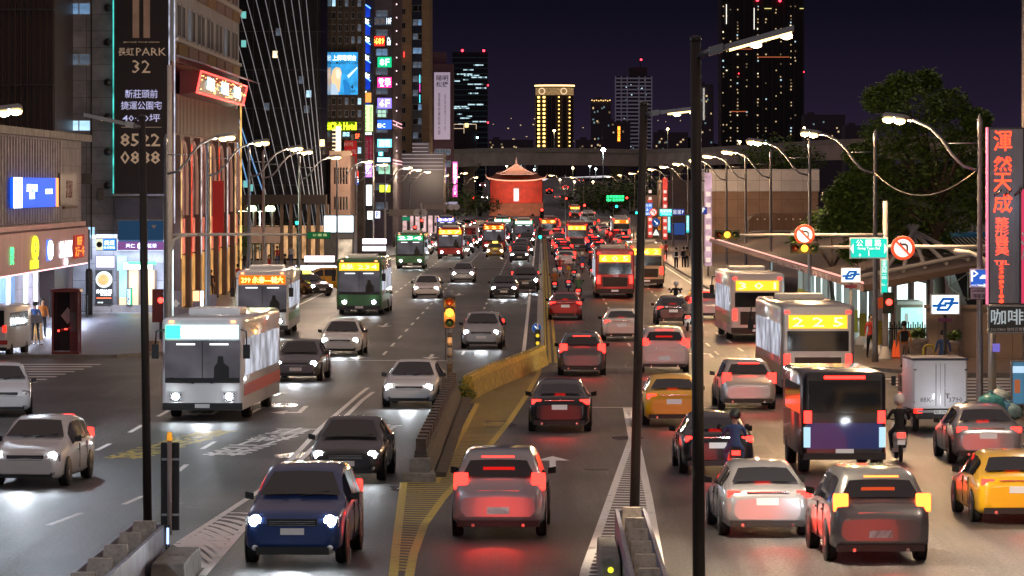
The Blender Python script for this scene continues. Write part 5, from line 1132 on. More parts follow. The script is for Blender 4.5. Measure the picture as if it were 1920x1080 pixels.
# tall twin-tube lamps on the medians (near)
def median_lamp(label, pb, pt, arm, lens_segs, rad=.085, E=0, lit=True):
    """pb base point, pt top point, arm: end vector; a leaning round column with a flat bar luminaire"""
    t = thing('median_lamp', label, 'street lamp', pb, 0)
    d = Vector(pt) - Vector(pb)
    MB().tube([(0, 0, 0), tuple(d)], [rad * 1.12, rad * .9], 14).build('column', mat('dark_brown_column', (.022, .015, .011), .55, .0, var=.25, scale=5), t)
    MB().lathe([(rad * .95, 0), (rad, .05), (.02, .07)], tuple(d), 12).build('cap', DARKST, t)
    s = d + Vector((0, 0, -.18)); e = s + Vector(arm); u = Vector(arm)
    MB().tube([tuple(s), tuple(s + u * .25)], .045, 8).build('arm', STEEL, t)
    a, c_ = s + u * .2, e
    up = Vector((0, 0, 1)); nrm = Vector((0, 1, 0))
    MB().rings([[tuple(p + nrm * w1 + up * h1) for w1, h1 in ((-.10, -.03), (.10, -.03), (.08, .04), (-.08, .04))] for p in (a, a + u * .1, c_ - u * .05, c_)], sm=False).build('lamp_bar', mat('pale_grey_housing', (.32, .33, .34), .4, .2), t)
    MB().rings([[tuple(p + nrm * w1 + up * h1) for w1, h1 in ((-.13, -.05), (.13, -.05), (.13, .06), (-.13, .06))] for p in (a - u * .06, a + u * .08)], sm=False).build('joint', mat('pale_grey_housing', (.32, .33, .34), .4, .2), t)
    if lit:
        for f0, f1 in lens_segs:
            p, q = s + u * f0, s + u * f1
            MB().rings([[tuple(v + nrm * w1 + up * h1) for w1, h1 in ((-.07, -.06), (.07, -.06), (.07, -.028), (-.07, -.028))] for v in (p, q)], sm=False).build('lamp_lens', emis('warm_bar_lens', (1, .62, .25), 3), t)
        for f0 in (.62, .93):
            MB().lathe([(.02, -.06), (.07, -.04), (.07, 0), (.02, .01)], tuple(s + u * f0 + Vector((0, 0, -.05))), 10).build('lamp_bulb', emis('warm_bulb_hot', (1, .8, .5), 8), t)
    if E:
        L_ = bpy.data.lights.new('lamp_light', 'SPOT'); L_.energy = E; L_.color = (1, .78, .55); L_.spot_size = R(105); L_.spot_blend = .6; L_.shadow_soft_size = .2
        lo = bpy.data.objects.new('lamp_light', L_); COL.objects.link(lo); lo.parent = t; lo.location = tuple(e + Vector((-.1, 0, -.25))); lo.rotation_euler = (0, R(-32), 0)
    return t
median_lamp('dark leaning lamp column rising from the near hatched median planter', (1.79, 82, .75), (1.97, 82, 8.58), (1.0, -.8, .1), ((.45, .98),), .085, 7000)
median_lamp('thickest dark lamp column standing in front of the right carriageway', (1.93, 52, .75), (1.88, 52, 8.78), (1.14, -.9, .30), ((.35, .98),), .072, 5000)
median_lamp('dark lamp column with unlit arm on the concrete planter', (-7.38, 80, .7), (-7.49, 80, 8.3), (-1.0, -.8, .22), ((.3, .5),), .075, 0, lit=False)
o = bpy.data.objects['median_lamp.002']
MB().lathe([(.02, -.04), (.05, -.02), (.02, 0)], (-.8, -.5, 7.58), 8).build('lamp_bulb', emis('dim_warm_bulb', (1, .7, .3), 3), o)
# ------------------------------------------------------------------ traffic masts and signals
AMB = emis('amber_signal_lit', (1, .34, .02), 4.5); REDS = emis('red_signal_lit', (1, .03, .02), 7); GRN = emis('green_signal_lit', (.02, 1, .72), 5)
OFFR = mat('unlit_red_lens', (.08, .01, .008), .3); OFFG = mat('unlit_green_lens', (.01, .04, .03), .3); OFFA = mat('unlit_amber_lens', (.10, .04, .01), .3)
HSG = mat('signal_housing', (.012, .022, .014), .6)
def signal(label, x, Y, z, lit, horiz=True, s=1.0, flip=False, cat='traffic light', group=None, back=None, glow=0):
    """three lens traffic light facing the camera; lit = index of the lit lens"""
    t = thing('traffic_light', label, cat, (x, Y, z), 0, group); n = 3; p = .34 * s
    w_, h_ = (p * n / 2, p * .55) if horiz else (p * .55, p * n / 2)
    o = MB().box(-w_, w_, -.08 * s, .12 * s, -h_, h_).build('housing', back or HSG, t)
    cols = [REDS, AMB, GRN]; offs = [OFFR, OFFA, OFFG]
    for k in range(n):
        u = (-1 + k) * p; c_ = (u, -.08 * s, 0) if horiz else (0, -.08 * s, -u)
        MB().lathe([(.125 * s, 0), (.11 * s, -.02 * s), (.02, -.045 * s)], c_, 14, axis='y').build('lens', cols[k] if k == lit else offs[k], t)
        a0 = [(c_[0] + .145 * s * math.cos(R(q)), c_[2] + .145 * s * math.sin(R(q))) for q in range(-10, 200, 21)]
        mb = MB()
        mb.rings([[(x_, c_[1], z_), (x_, c_[1] - .17 * s, z_), (x_ * 1.0, c_[1] - .17 * s, z_ + .008), (x_, c_[1], z_ + .008)] for x_, z_ in a0], sm=False)
        mb.build('visor', back or HSG, t)
    if glow:
        L_ = bpy.data.lights.new('signal_light', 'POINT'); L_.energy = glow; L_.color = [(1, .05, .03), (1, .4, .05), (.05, 1, .7)][lit]; L_.shadow_soft_size = .1
        lo = bpy.data.objects.new('signal_light', L_); COL.objects.link(lo); lo.parent = t; lo.location = (0, -.45, 0)
    return t
def mast(label, x, Y, h, beams, r_=.12, m=CREAMP, base=True):
    t = thing('traffic_mast', label, 'traffic mast', (x, Y, .1))
    MB().tube([(0, 0, 0), (0, 0, h)], [r_ * 1.1, r_ * .85], 12).build('post', m, t)
    if base: MB().lathe([(r_ * 2.4, 0), (r_ * 2.2, .12), (r_ * 1.3, .45), (r_, .6)], (0, 0, 0), 10).build('base', m, t)
    for (z, x1, rr2) in beams: MB().tube([(0, 0, z), (x1 * .5, 0, z + .02), (x1, 0, z)], [rr2 * 1.3, rr2 * 1.1, rr2 * .8], 8).build('beam', m, t)
    return t
Y = 170.0; mx = X(1660, Y)
m1 = mast('white mast holding the farther amber signal and round sign', mx, Y, 6.35, ((Z(441, Y) - .1, X(1386, Y) - mx, .06),))
signal('amber lit horizontal signal at the tip of far mast arm', X(1363, Y), Y - .2, Z(440, Y), 1, s=.98, glow=18)
Y = 130.0; mx = X(1860, Y)
m2 = mast('white mast behind the clinic sign with long arm across the pavement', mx, Y, Z(470, Y) + .3, ((Z(463.5, Y) - .1, X(1536, Y) - mx, .055),))
MB().tube([(-1.15, -.1, Z(470, Y) - .1), (-.7, -.1, Z(470, Y) - .15), (-.25, -.1, Z(486, Y) - .1), (-.12, -.1, Z(520, Y) - .1)], .07, 8).build('curved_arm', CREAMP, m2)
signal('amber lit horizontal signal under the far round no turn sign', X(1507.5, Y), Y - .2, Z(465.5, Y), 1, s=.86, glow=18)
# pedestrian signal
t = thing('pedestrian_signal', 'red lit pedestrian signal on the white far mast', 'traffic light', (X(1672, 168), 169.5, Z(570, 168)))
MB().box(-.22, .22, 0, .3, -.42, .42).build('housing', HSG, t); MB().lathe([(.13, 0), (.12, -.03), (.02, -.05)], (.02, 0, .03), 12, axis='y').build('lens', REDS, t); MB().box(-.42, -.22, .02, .28, -.22, .22).build('button_box', mat('red_orange_box', (.55, .10, .03), .5), t)
# left mast
Y = 192.0; mx = X(318, Y)
m3 = mast('tall pale mast on the shop side with long green tipped arm', mx, Y, Z(122, Y) - .1, ((Z(440, Y) - .1, X(620, Y) - mx, .055),), .13)
MB().tube([(.03, -.1, 1.0), (.06, -.1, Z(480, Y)), (.2, -.1, Z(454, Y)), (.55, -.1, Z(446, Y)), (1.25, -.1, Z(444, Y))], .07, 8).build('curved_arm', CREAMP, m3)
MB().tube([(.16, -.1, .8), (.16, -.1, Z(455, Y))], .02, 5).build('light_tube', emis('white_cyan_tube', (.8, 1, 1), 1.5, var=.6), m3)
sign('road_sign', 'green street sign seen edge lit at the tip of shop side arm', 575, 620, 434.5, 448, 191.8, neon('dull_green_face', (.01, .14, .04), .45), [('公 園 路', .55, .45, .6, .35, emis('yellowish_print', (.8, .9, .4), .6), .0)])
t = sign('road_sign', 'blank pale back of a big sign board beneath the arm', 469.5, 527, 424, 457.5, 262, mat('unpainted_sign_back', (.36, .30, .25), .5, .3, var=.15), [])
MB().tube([(0, .3, .5), (0, .3, -(Z(440, 262) - .1))], .07, 8).build('post', GREYP, t)
t = thing('pedestrian_signal', 'red lit pedestrian signal box left of the pale mast', 'traffic light', (X(301, 193), 193, Z(563, 193)))
MB().box(-.38, .38, 0, .4, -1.0, .5).build('housing', mat('dark_red_box', (.12, .015, .015), .5), t); MB().lathe([(.13, 0), (.12, -.03), (.02, -.05)], (0, 0, .0), 12, axis='y').build('lens', REDS, t)
MB().box(-.06, .06, .1, .3, -1.9, -1.0).build('post', DARKST, t)
t = thing('pedestrian_signal', 'dark signal column with glowing green man far up the plaza', 'traffic light', (X(557, 300), 300, Z(418, 300)))
MB().box(-.16, .16, 0, .3, -.35, .35).tube([(0, .15, -.3), (0, .15, -4.2)], .05, 6).build('housing', HSG, t); MB().lathe([(.12, 0), (.1, -.03), (.02, -.05)], (0, 0, 0), 10, axis='y').build('lens', GRN, t)
# median amber signal on a striped post
Y = 150.0
signal('amber lit upright signal standing on the toothed median wall', X(843, Y), Y, Z(586, Y), 1, horiz=False, s=1.06, glow=80, back=mat('dark_brown_housing', (.05, .03, .02), .5))
t = thing('signal_post', 'striped white post carrying the upright amber signal', 'post', (X(843, Y), Y + .2, 0))
MB().tube([(0, 0, .8), (0, 0, Z(612, Y))], .085, 10).build('post', mat('post_white', (.55, .52, .47), .5, var=.2), t)
mb = MB()
for k in range(4): mb.tube([(0, 0, 1.0 + k * .36), (0, 0, 1.16 + k * .36)], .09, 10)
mb.build('bands', mat('post_grey_band', (.18, .16, .15), .5), t); MB().tube([(0, 0, 0), (0, 0, .8)], .1, 8).build('base', CONCD, t)
MB().tube([(0, -.2, Z(560, Y) + .1), (0, -.2, Z(544, Y))], .11, 8).build('cap', GREYP, t); MB().box(-.16, -.13, -.05, .05, .9, 2.2).build('ladder', DARKST, t)
# signal back on the left planter
t = thing('traffic_light', 'dark back of a signal with amber beacon on the concrete planter', 'traffic light', (X(318, 78.6), 78.6, .6))
zb = Z(932, 78.6) - .6; zt = Z(828, 78.6) - .6
MB().tube([(0, 0, 0), (0, 0, zt + .02)], .045, 8).build('post', mat('pinkish_grey_post', (.28, .22, .20), .5), t)
o = MB().box(-.17, .17, .06, .2, zb - .62, zt - .02).build('housing', mat('matt_black_housing', (.012, .010, .010), .6), t); bevel(o, .025)
MB().box(-.15, .17, .03, .06, zt - .35, zt - .31).box(-.15, .17, .03, .06, zb - .35, zb - .31).build('clamp', GREYP, t)
MB().lathe([(.055, 0), (.055, .05), (.05, .06), (.048, .13), (.02, .16)], (0, 0, zt + .02), 10).build('beacon', emis('amber_beacon', (1, .4, .03), .5, base=(.6, .25, .03)), t)
# small far signals
for k, (px, py, Y, lit, lb) in enumerate(((893, 371, 700, 0, 'red signal on a gantry left of the gate'), (1067, 372, 640, 0, 'red signal high right of the gate'), (1102, 385, 560, 0, 'red signal above the red tail lights'), (1181, 371, 600, 0, 'red signal beside the green message board'), (1150, 387, 560, 2, 'teal green signal under the message board'), (1188, 399, 500, 2, 'teal green signal by the dark lamp column'), (1013, 437, 380, 2, 'teal green signal at the head of the median'), (1016, 400, 520, 0, 'red signal above the median head'), (778, 432, 450, 0, 'red signal beneath the shop side gantry'), (791, 419, 470, 0, 'red signal on post by the gantry end'))):
    t = signal(lb, X(px, Y), Y, Z(py, Y), lit, horiz=py < 400, s=1.0 + (Y > 500) * .25, glow=0)
    MB().tube([(0, .15, 0), (0, .15, -Z(py, Y))], .06, 6).build('post', GREYP, t)
# shop side gantries with sign backs
for k, (x0, x1, py, Y, lb) in enumerate(((722, 800, 399, 440, 'yellowish sign gantry of pale boards over shop side lanes'), (790, 862, 388, 560, 'farther gantry with two round sign backs'))):
    t = thing('sign_gantry', lb, 'gantry', (X(x0, Y), Y, .1)); z = Z(py, Y) - .1; wd = X(x1, Y) - X(x0, Y)
    MB().tube([(0, 0, 0), (0, 0, z + .5)], .12, 8).build('post', CREAMP, t); MB().tube([(0, 0, z), (wd, 0, z)], .09, 6).build('beam', CREAMP, t)
    MB().box(.4, wd * .8, -.12, -.05, z - .32, z + .35).build('board', mat('pale_board_back', (.42, .38, .32), .5, var=.1), t)
    for q in (.78, .92): MB().lathe([(.42, 0), (.42, .04)], (wd * q, -.2, z), 16, axis='y').build('round_sign_back', WHITEP, t)
for k, (x0, x1, y0, y1, Y, c_, lb) in enumerate(((826, 858, 378, 384, 640, (.5, .45, .6), 'violet tinted sign board on the far gantry'), (753, 769, 406, 414, 430, (.02, .3, .15), 'small green sign under shop side gantry'))):
    sign('road_sign', lb, x0, x1, y0, y1, Y, neon('far_sign_%d' % x0, c_, .5), [])
# cable between the two nearest station side lamps
cab = thing('hanging_cable', 'sagging cable strung between two station side lamps', 'cable', (0, 148, 0))
a_ = Vector((X(1641, 168), 168, Z(325, 168))); c_ = Vector((X(1836, 129), 129, Z(315, 129)))
pts = [tuple(a_.lerp(c_, u / 12) - Vector((0, 148, 4 * .85 * (u / 12) * (1 - u / 12)))) for u in range(13)]
MB().tube(pts, .022, 5).build('cable', mat('beige_cable', (.4, .32, .24), .6), cab)

# ------------------------------------------------------------------ medians and barriers
YW = mat('chipped_yellow_paint', (.60, .42, .04), .65, var=.45, scale=6, bump=.3)
b = bthing('median_wall', 'curved yellow painted concrete barrier wall with grimy streaks', 'barrier', -1.2, 155)
P = [(-2.45, 141.5), (-2.2, 145), (-1.75, 150), (-1.15, 156), (-.55, 162), (.0, 168.5)]
mb = MB(); mb2 = MB()
rs = [];rt = []
for (x, y) in P:
    rs.append([(x - .3, y, 0), (x + .3, y, 0), (x + .2, y, .45), (x + .14, y, .72), (x - .14, y, .72), (x - .2, y, .45)])
    rt.append([(x + .155, y, .56), (x + .175, y, .55), (x + .15, y, .735), (x - .15, y, .735), (x - .15, y, .72), (x + .13, y, .72)])
sub(b, mb.rings(rs, sm=False), 'wall', mat('dirty_yellow_concrete', (.42, .30, .05), .8, var=.6, scale=5, bump=.5))
sub(b, mb2.rings(rt, sm=False), 'painted_cap', YW)
mb = MB()
for i in range(30):
    u = i / 29 * (len(P) - 1); k = min(int(u), len(P) - 2); f = u - k; x = P[k][0] + (P[k + 1][0] - P[k][0]) * f; y = P[k][1] + (P[k + 1][1] - P[k][1]) * f
    mb.lathe([(.05, .735), (.05, .80), (.02, .83)], (x, y, 0), 6)
sub(b, mb, 'reflectors', mat('reflector_stud', (.5, .42, .2), .3, .3))
b = bthing('median_wall', 'dark grimy concrete barrier topped with rows of upright fins', 'barrier', -2.9, 120)
rs = [[(-2.9 - .32 + .02, y, 0), (-2.9 + .32, y, 0), (-2.9 + .16, y, .5), (-2.9 + .14, y, .66), (-2.9 - .14, y, .66), (-2.9 - .16, y, .5)] for y in (102.6, 115, 128, 140)]
sub(b, MB().rings(rs, sm=False), 'wall', CONCD)
mb = MB(); i = 0; y = 102.7
while y < 140: mb.box(-3.02, -2.78, y, y + .75, .6, .94); y += 1.5
sub(b, mb, 'fins', mat('brown_grey_fin', (.085, .06, .05), .85, var=.5, scale=6, bump=.4))
sub(b, MB().prism([(-3.3, 101.2), (-2.5, 101.2), (-2.6, 102.7), (-3.2, 102.7)], 0, .2, 'z').prism([(-3.15, 102.0), (-2.65, 102.0), (-2.7, 102.75), (-3.1, 102.75)], .2, .5, 'z'), 'end_block', CONC)
sub(b, MB().box(-2.56, -2.3, 103, 140, 0, .12), 'kerb_stone', CONCD)
# shrub growing at the join
def leaf_cloud(centres, n, size, seed, squash=1.0):
    r = random.Random(seed); mb = MB()
    for _ in range(n):
        cx_, cy_, cz_, rad = r.choice(centres) if not isinstance(centres, dict) else None
        while True:
            v = Vector((r.uniform(-1, 1), r.uniform(-1, 1), r.uniform(-1, 1)))
            if v.length < 1: break
        v = v.normalized() * (r.uniform(.45, 1.0) ** .5) * rad * r.uniform(.8, 1.12); v.z *= squash
        p = Vector((cx_, cy_, cz_)) + v
        d = Vector((r.uniform(-1, 1), r.uniform(-1, 1), r.uniform(-.6, .3))).normalized(); s_ = d.cross(Vector((r.uniform(-.5, .5), r.uniform(-.5, .5), 1))).normalized()
        L = size * r.uniform(.6, 1.3); w_ = L * .36
        mb.face([tuple(p), tuple(p + d * L * .5 + s_ * w_), tuple(p + d * L), tuple(p + d * L * .5 - s_ * w_)], 0)
    return mb
def leafm(name, c, c2):
    if name in MATS: return MATS[name]
    m = bpy.data.materials.new(name); m.use_nodes = True; n = m.node_tree; p = n.nodes['Principled BSDF']
    g_ = n.nodes.new('ShaderNodeNewGeometry'); r_ = n.nodes.new('ShaderNodeValToRGB'); r_.color_ramp.elements[0].color = (*c, 1); r_.color_ramp.elements[1].color = (*c2, 1)
    n.links.new(g_.outputs['Random Per Island'], r_.inputs[0]); n.links.new(r_.outputs[0], p.inputs['Base Color']); p.inputs['Roughness'].default_value = .5
    MATS[name] = m; return m
LF = leafm('dark_green_leaf', (.045, .10, .015), (.14, .23, .04))
t = thing('shrub', 'small green weed bush at the end of yellow wall', 'shrub', (-2.55, 141, 0))
leaf_cloud([(0, 0, .25, .3), (.15, -.1, .15, .25), (-.1, .1, .45, .22)], 260, .12, 3).build('foliage', leafm('fresh_green_leaf', (.04, .10, .015), (.12, .22, .03)), t)
MB().tube([(0, 0, 0), (.03, 0, .3)], .02, 5).build('stem', mat('bark', (.08, .06, .045), .9, var=.3), t)
# marker posts along the thin median
mb = MB()
def marker_row():
    t = thing('median_kerb', 'low yellow and black banded kerb along the middle line', 'kerb', (0, 172, 0))
    YK = mat('kerb_yellow', (.6, .45, .04), .5, var=.2)
    MB().box(-.22, .12, 170, 620, 0, .16).build('white_kerb', mat('kerb_white', (.6, .6, .6), .5, var=.15), t, (0, -172, 0))
    mb = MB(); mk = MB(); y = 171
    while y < 372: mb.box(.13, .2, y, y + 2.4, .0, .62); mk.box(.12, .21, y + 2.4, y + 2.9, .0, .62); y += 3
    mb.build('yellow_rail', YK, t, (0, -172, 0)); mk.build('black_band', BLACK, t, (0, -172, 0))
marker_row()
t = thing('marker_panel', 'black panel with yellow round reflectors at the wall end', 'traffic sign', (X(1008, 170), 169.6, 0))
MB().box(-.12, .12, 0, .05, .3, 1.35).build('panel', BLACK, t)
for k in range(3): MB().lathe([(.075, 0), (.07, -.02), (.01, -.03)], (0, 0, .5 + k * .3), 10, axis='y').build('reflector', emis('yellow_reflector', (1, .7, .05), .7), t)
MB().tube([(0, .1, 0), (0, .1, Z(606, 170))], .03, 6).build('post', WHITEP, t)
# two concrete planters with trapezoid blocks
def planter(label, xa, xb, y0, y1, h, inner, outer, side_m):
    t = thing('median_planter', label, 'barrier', ((xa + xb) / 2, y1, 0)); cx_ = (xa + xb) / 2
    MB().box(xa - cx_, xa - cx_ + .07, y0 - y1, 0, 0, h).box(xb - cx_ - .07, xb - cx_, y0 - y1, 0, 0, h).box(xa - cx_ + .07, xb - cx_ - .07, -.08, 0, 0, h - .05).build('wall', side_m, t)
    MB().box(xa - cx_ + .07, xb - cx_ - .07, y0 - y1, -.08, 0, h * .45).build('infill', inner, t)
    y = y1 - 1.4; 
    while y > y0:
        mb = MB(); w0, w1 = (xb - xa) * .36, (xb - xa) * .28
        mb.rings([[(-w0, y - y1 - .25, h * .45), (w0, y - y1 - .25, h * .45), (w0, y - y1 + .25, h * .45), (-w0, y - y1 + .25, h * .45)], [(-w1, y - y1 - .12, h + .12), (w1, y - y1 - .12, h + .12), (w1, y - y1 + .12, h + .12), (-w1, y - y1 + .12, h + .12)]], sm=False)
        mb.build('concrete_block', mat('pale_worn_block', (.30, .26, .22), .8, var=.4, scale=8), t); y -= 2.6
    return t
PW = mat('peeling_blue_tinted_wall', (.20, .20, .25), .55, var=.55, scale=4, bump=.3, stretch=(1, 1, .3))  # worn grey wall; the blue light on it is put into the colour
planter('concrete planter barrier at lower left carrying unlit lamp column', -7.60, -6.93, 56, 79.5, .77, mat('rusty_soil', (.13, .09, .055), .9, var=.4), CONC, PW)
planter('concrete planter barrier between hatched lines under the dark columns', 1.42, 2.02, 44, 82.5, .8, mat('rusty_soil', (.13, .09, .055), .9, var=.4), CONC, PW)
o = sign('control_box', 'small pale box with blue screen on planter end', 311, 318, 985, 1035, 78.4, mat('pale_box', (.35, .35, .36), .5), [], cat='box')
MB().box(-.02, .025, -.03, -.015, -.1, .2).build('screen', neon('blue_white_screen', (.4, .6, 1), 1.6), o)
def block(label, x0, x1, y0, y1, h):
    t = thing('concrete_block', label, 'concrete block', ((x0 + x1) / 2, (y0 + y1) / 2, 0)); a, c_ = (x1 - x0) / 2, (y1 - y0) / 2
    mb = MB().rings([[(-a, -c_, 0), (a, -c_, 0), (a, c_, 0), (-a, c_, 0)], [(-a * .9, -c_ * .93, h), (a * .9, -c_ * .93, h), (a * .9, c_ * .93, h), (-a * .9, c_ * .93, h)]], sm=False)
    bevel(mb.build('block', CONC, t), .03)
    for k in range(3): MB().lathe([(.03, h), (.03, h + .004)], (-a * .4 + k * a * .4, .0, 0), 8).build('lifting_hole', BLACK, t)
    return t
block('pitted grey concrete block by the lower planter end', -6.85, -6.22, 74.5, 78.2, .42)
t = block('concrete block with round yellow reflectors beside hatched planter', 1.02, 1.40, 74.5, 79.5, .5)
for k in range(2): MB().lathe([(.055, 0), (.05, -.03), (.01, -.04)], (.0, -2.55, .32 - k * .17), 12, axis='y').build('reflector', emis('yellow_round_reflector', (.95, .95, .05), .8), t)

# ------------------------------------------------------------------ pavement furniture
# phone booth on the left
Y = 176.5
t = thing('phone_booth', 'red and glass phone booth standing on the plaza edge', 'phone booth', (X(125, Y), Y, .12))
RB2 = mat('dark_red_frame', (.20, .03, .02), .35); h = 2.55
mb = MB()
for x in (-.52, .52): mb.box(x - .04, x + .04, -.5, -.42, 0, h).box(x - .04, x + .04, .42, .5, 0, h)
mb.box(.1, .42, .3, .42, 0, h).box(-.56, .56, -.54, .54, 0, .08)
mb.build('frame', RB2, t)
MB().prism([(-.62, h), (-.6, h + .12), (.0, h + .16), (.6, h + .12), (.62, h)], -.58, .58, 'y').build('roof', RB2, t)
MB().box(-.48, .48, .4, .41, .1, h).box(-.50, -.49, -.42, .42, .1, h).box(.49, .5, -.42, .42, .1, h).build('glass_panel', mat('booth_glass', (.03, .02, .025), .08), t)
MB().box(.12, .40, .1, .3, .9, 1.7).build('telephone', mat('phone_grey', (.12, .11, .11), .4), t)
MB().prism([(-.28, 1.55), (0, 1.9), (.28, 1.55), (0, 1.2)], .38, .39, 'y').build('diamond_mark', mat('pale_diamond', (.5, .45, .45), .5), t)
MB().cbox((-.3, -.3, .95), (.07, .07, .07)).build('indicator_lamp', REDS, t); MB().cbox((0, -.3, 1.02), (.12, .05, .05)).build('indicator_lamp', REDS, t)
# stanchion panels
for k, px in enumerate((58, 66, 74)):
    Y = 187 - k * 0.4; t = thing('stanchion', 'thin steel queue stanchion, %s of the three near the van' % ordn[k], 'stanchion', (X(px, Y), Y, .12), 0, 'stanchions on the plaza')
    MB().lathe([(.16, 0), (.15, .03), (.02, .05)], (0, 0, 0), 12).tube([(0, 0, .04), (0, 0, 1.0)], .018, 6).build('post', CHROME, t); MB().box(-.14, .14, -.02, .01, .95, 1.3).build('notice', mat('grey_notice', (.22, .22, .26), .5), t)
t = thing('menu_stand', 'orange brown wooden menu board standing before brick pillar', 'sign board', (X(68, 192), 192, .12)); MB().prism([(-.3, 0), (.3, 0), (.24, 1.25), (-.24, 1.25)], -.02, .03, 'y').build('board', mat('warm_wood_board', (.45, .25, .10), .5, var=.2), t); MB().box(-.16, .16, -.03, -.02, .3, .8).build('menu', neon('orange_menu', (1, .5, .1), .5), t)
# dark column and railing by the shop steps
t = thing('stone_column', 'dark speckled round column in front of the metro light box', 'column', (X(167, 230), 230, .12)); MB().lathe([(.19, 0), (.19, 2.3), (.17, 2.45), (.05, 2.5)], (0, 0, 0), 12).tube([(0, 0, 2.5), (0, 0, 4.6)], .05, 6).build('shaft', mat('speckled_stone', (.05, .045, .04), .6, var=.8, scale=25), t)
t = thing('balustrade', 'ornate dark iron balustrade between the shop and column', 'railing', (X(128, 226), 226, .12))
mb = MB()
for i in range(17): x = -.98 + i * .125; mb.tube([(x, 0, .3), (x + .03 * math.sin(i * 2), 0, .7), (x, 0, 1.15)], .014, 4)
mb.box(-1.05, 1.05, -.03, .03, 1.15, 1.2).box(-1.05, 1.05, -.03, .03, .25, .3).box(-1.05, -1.0, -.03, .03, 0, 1.2).box(1.0, 1.05, -.03, .03, 0, 1.2); mb.build('ironwork', DARKST, t)
t = thing('concrete_box', 'small stone seat block at the kerb beside dark lamp column', 'bench', (X(267, 174.5), 179, .12)); bevel(MB().box(-.3, .3, -.3, .3, 0, .45).build('block', mat('tan_stone', (.35, .26, .2), .8, var=.2), t), .02)
# information pylons, bollards, notice stands on left pavement
for k, (px, Y, h, lb) in enumerate(((330, 205, 1.9, 'pale information pylon with diamond emblem behind mast'), (346, 196, 1.3, 'grey utility cabinet left of the yellow lit sign'), (372, 215, 1.7, 'small stand with orange and white lit panel'), (1300 - 905, 206, 1.7, 'pinkish notice stand with two round tops'))):
    t = thing('notice_stand' if k != 1 else 'utility_cabinet', lb, 'sign board' if k != 1 else 'cabinet', (X(px, Y), Y, .12))
    MB().box(-.28, .28, -.1, .1, .5 if k > 1 else 0, h).build('panel', mat('lilac_grey_panel', (.25, .22, .26), .5, var=.2), t)
    if k > 1: MB().box(-.2, -.15, -.03, .03, 0, .5).box(.15, .2, -.03, .03, 0, .5).build('legs', GREYP, t)
    if k == 2: MB().box(-.26, .05, -.12, -.1, 1.15, 1.65).build('lit_panel', neon('amber_small_panel', (1, .5, .2), 2), t); MB().box(.12, .26, -.13, -.1, .9, 1.65).build('lit_panel', emis('white_small_panel', (.9, 1, .95), 3), t)
    if k == 0: MB().prism([(-.2, 1.3), (0, 1.5), (.2, 1.3), (0, 1.1)], -.12, -.1, 'y').build('diamond_mark', WHITEP, t)
for k in range(14):
    Y = 196 + k * 7; x = -15.5; t = thing('bollard', 'steel kerb bollard, %s of the row counted from the junction' % (ordn + ['fourteenth'])[k], 'bollard', (x, Y, .12), 0, 'steel bollards along the kerb')
    MB().tube([(0, 0, 0), (0, 0, .75), (0, 0, .8)], [.06, .06, .03], 8).build('post', STEEL, t); MB().tube([(0, 0, .55), (0, 0, .62)], .065, 8).build('band', mat('red_band', (.5, .05, .04), .4), t)
# bus shelters with lit panels
for k, (x0, x1, y0, y1, Y, lb) in enumerate(((570, 628, 479, 492, 318, 'long white lit panel on the shelter behind the taxi'), (553, 639, 497, 507, 305, 'lower long white lit shelter roof panel behind the taxi'), (679, 725, 447, 458, 390, 'pinkish lit shelter panel beside the farther bus'), (679, 724, 461, 471, 380, 'pale lit shelter panel under the pinkish one'))):
    sign('shelter_panel', lb, x0, x1, y0, y1, Y, emis('shelter_panel_%d' % k, (1, .82, .88) if k % 2 == 0 else (.92, .88, 1), 2.6), [], cat='light box', group=None)
    t = thing('bus_shelter', 'low dark bus shelter frame that holds the ' + ['upper', 'lower', 'pinkish', 'pale'][k] + ' lit panel', 'bus shelter', (X((x0 + x1) / 2, Y), Y + .5, .1))
    wd = (X(x1, Y) - X(x0, Y)) / 2; zz = Z(y1, Y) - .1
    MB().box(-wd, wd, 0, 1.4, zz - .02, zz + .1).build('roof', DARKST, t)
    for s_ in (-.9, .9): MB().tube([(wd * s_, .7, 0), (wd * s_, .7, zz)], .05, 6).build('post', DARKST, t)
    MB().box(-wd * .9, wd * .9, 1.3, 1.34, .4, max(.9, zz - .3)).build('back_panel', mat('shelter_back', (.10, .09, .09), .3), t)
# right corner: planters, P post furniture, rubbish bags, poster box
for k, (px, Y, w_, h) in enumerate(((1720.5, 167, .40, .98), (1786, 166, .30, .92))):
    t = thing('planter_pot', ('large' if k == 0 else 'smaller') + ' ribbed concrete pot of plants ' + ('beside the white mast' if k == 0 else 'behind the metro sign post'), 'planter', (X(px, Y), Y, .12))
    MB().lathe([(w_ * .72, 0), (w_ * .95, h * .8), (w_ * 1.08, h * .84), (w_ * 1.08, h), (w_ * .95, h), (w_ * .9, h * .9)], (0, 0, 0), 18).build('pot', mat('weathered_pot', (.36, .32, .27), .85, var=.4, scale=5, bump=.3), t)
    leaf_cloud([(0, 0, h + .15, w_ * .9), (.1, 0, h + .25, w_ * .6)], 170, .2, k, .6).build('foliage', LF, t)
    MB().tube([(0, 0, h * .8), (0, 0, h + .3)], .03, 5).build('stem', mat('bark', (.08, .06, .045), .9, var=.3), t)
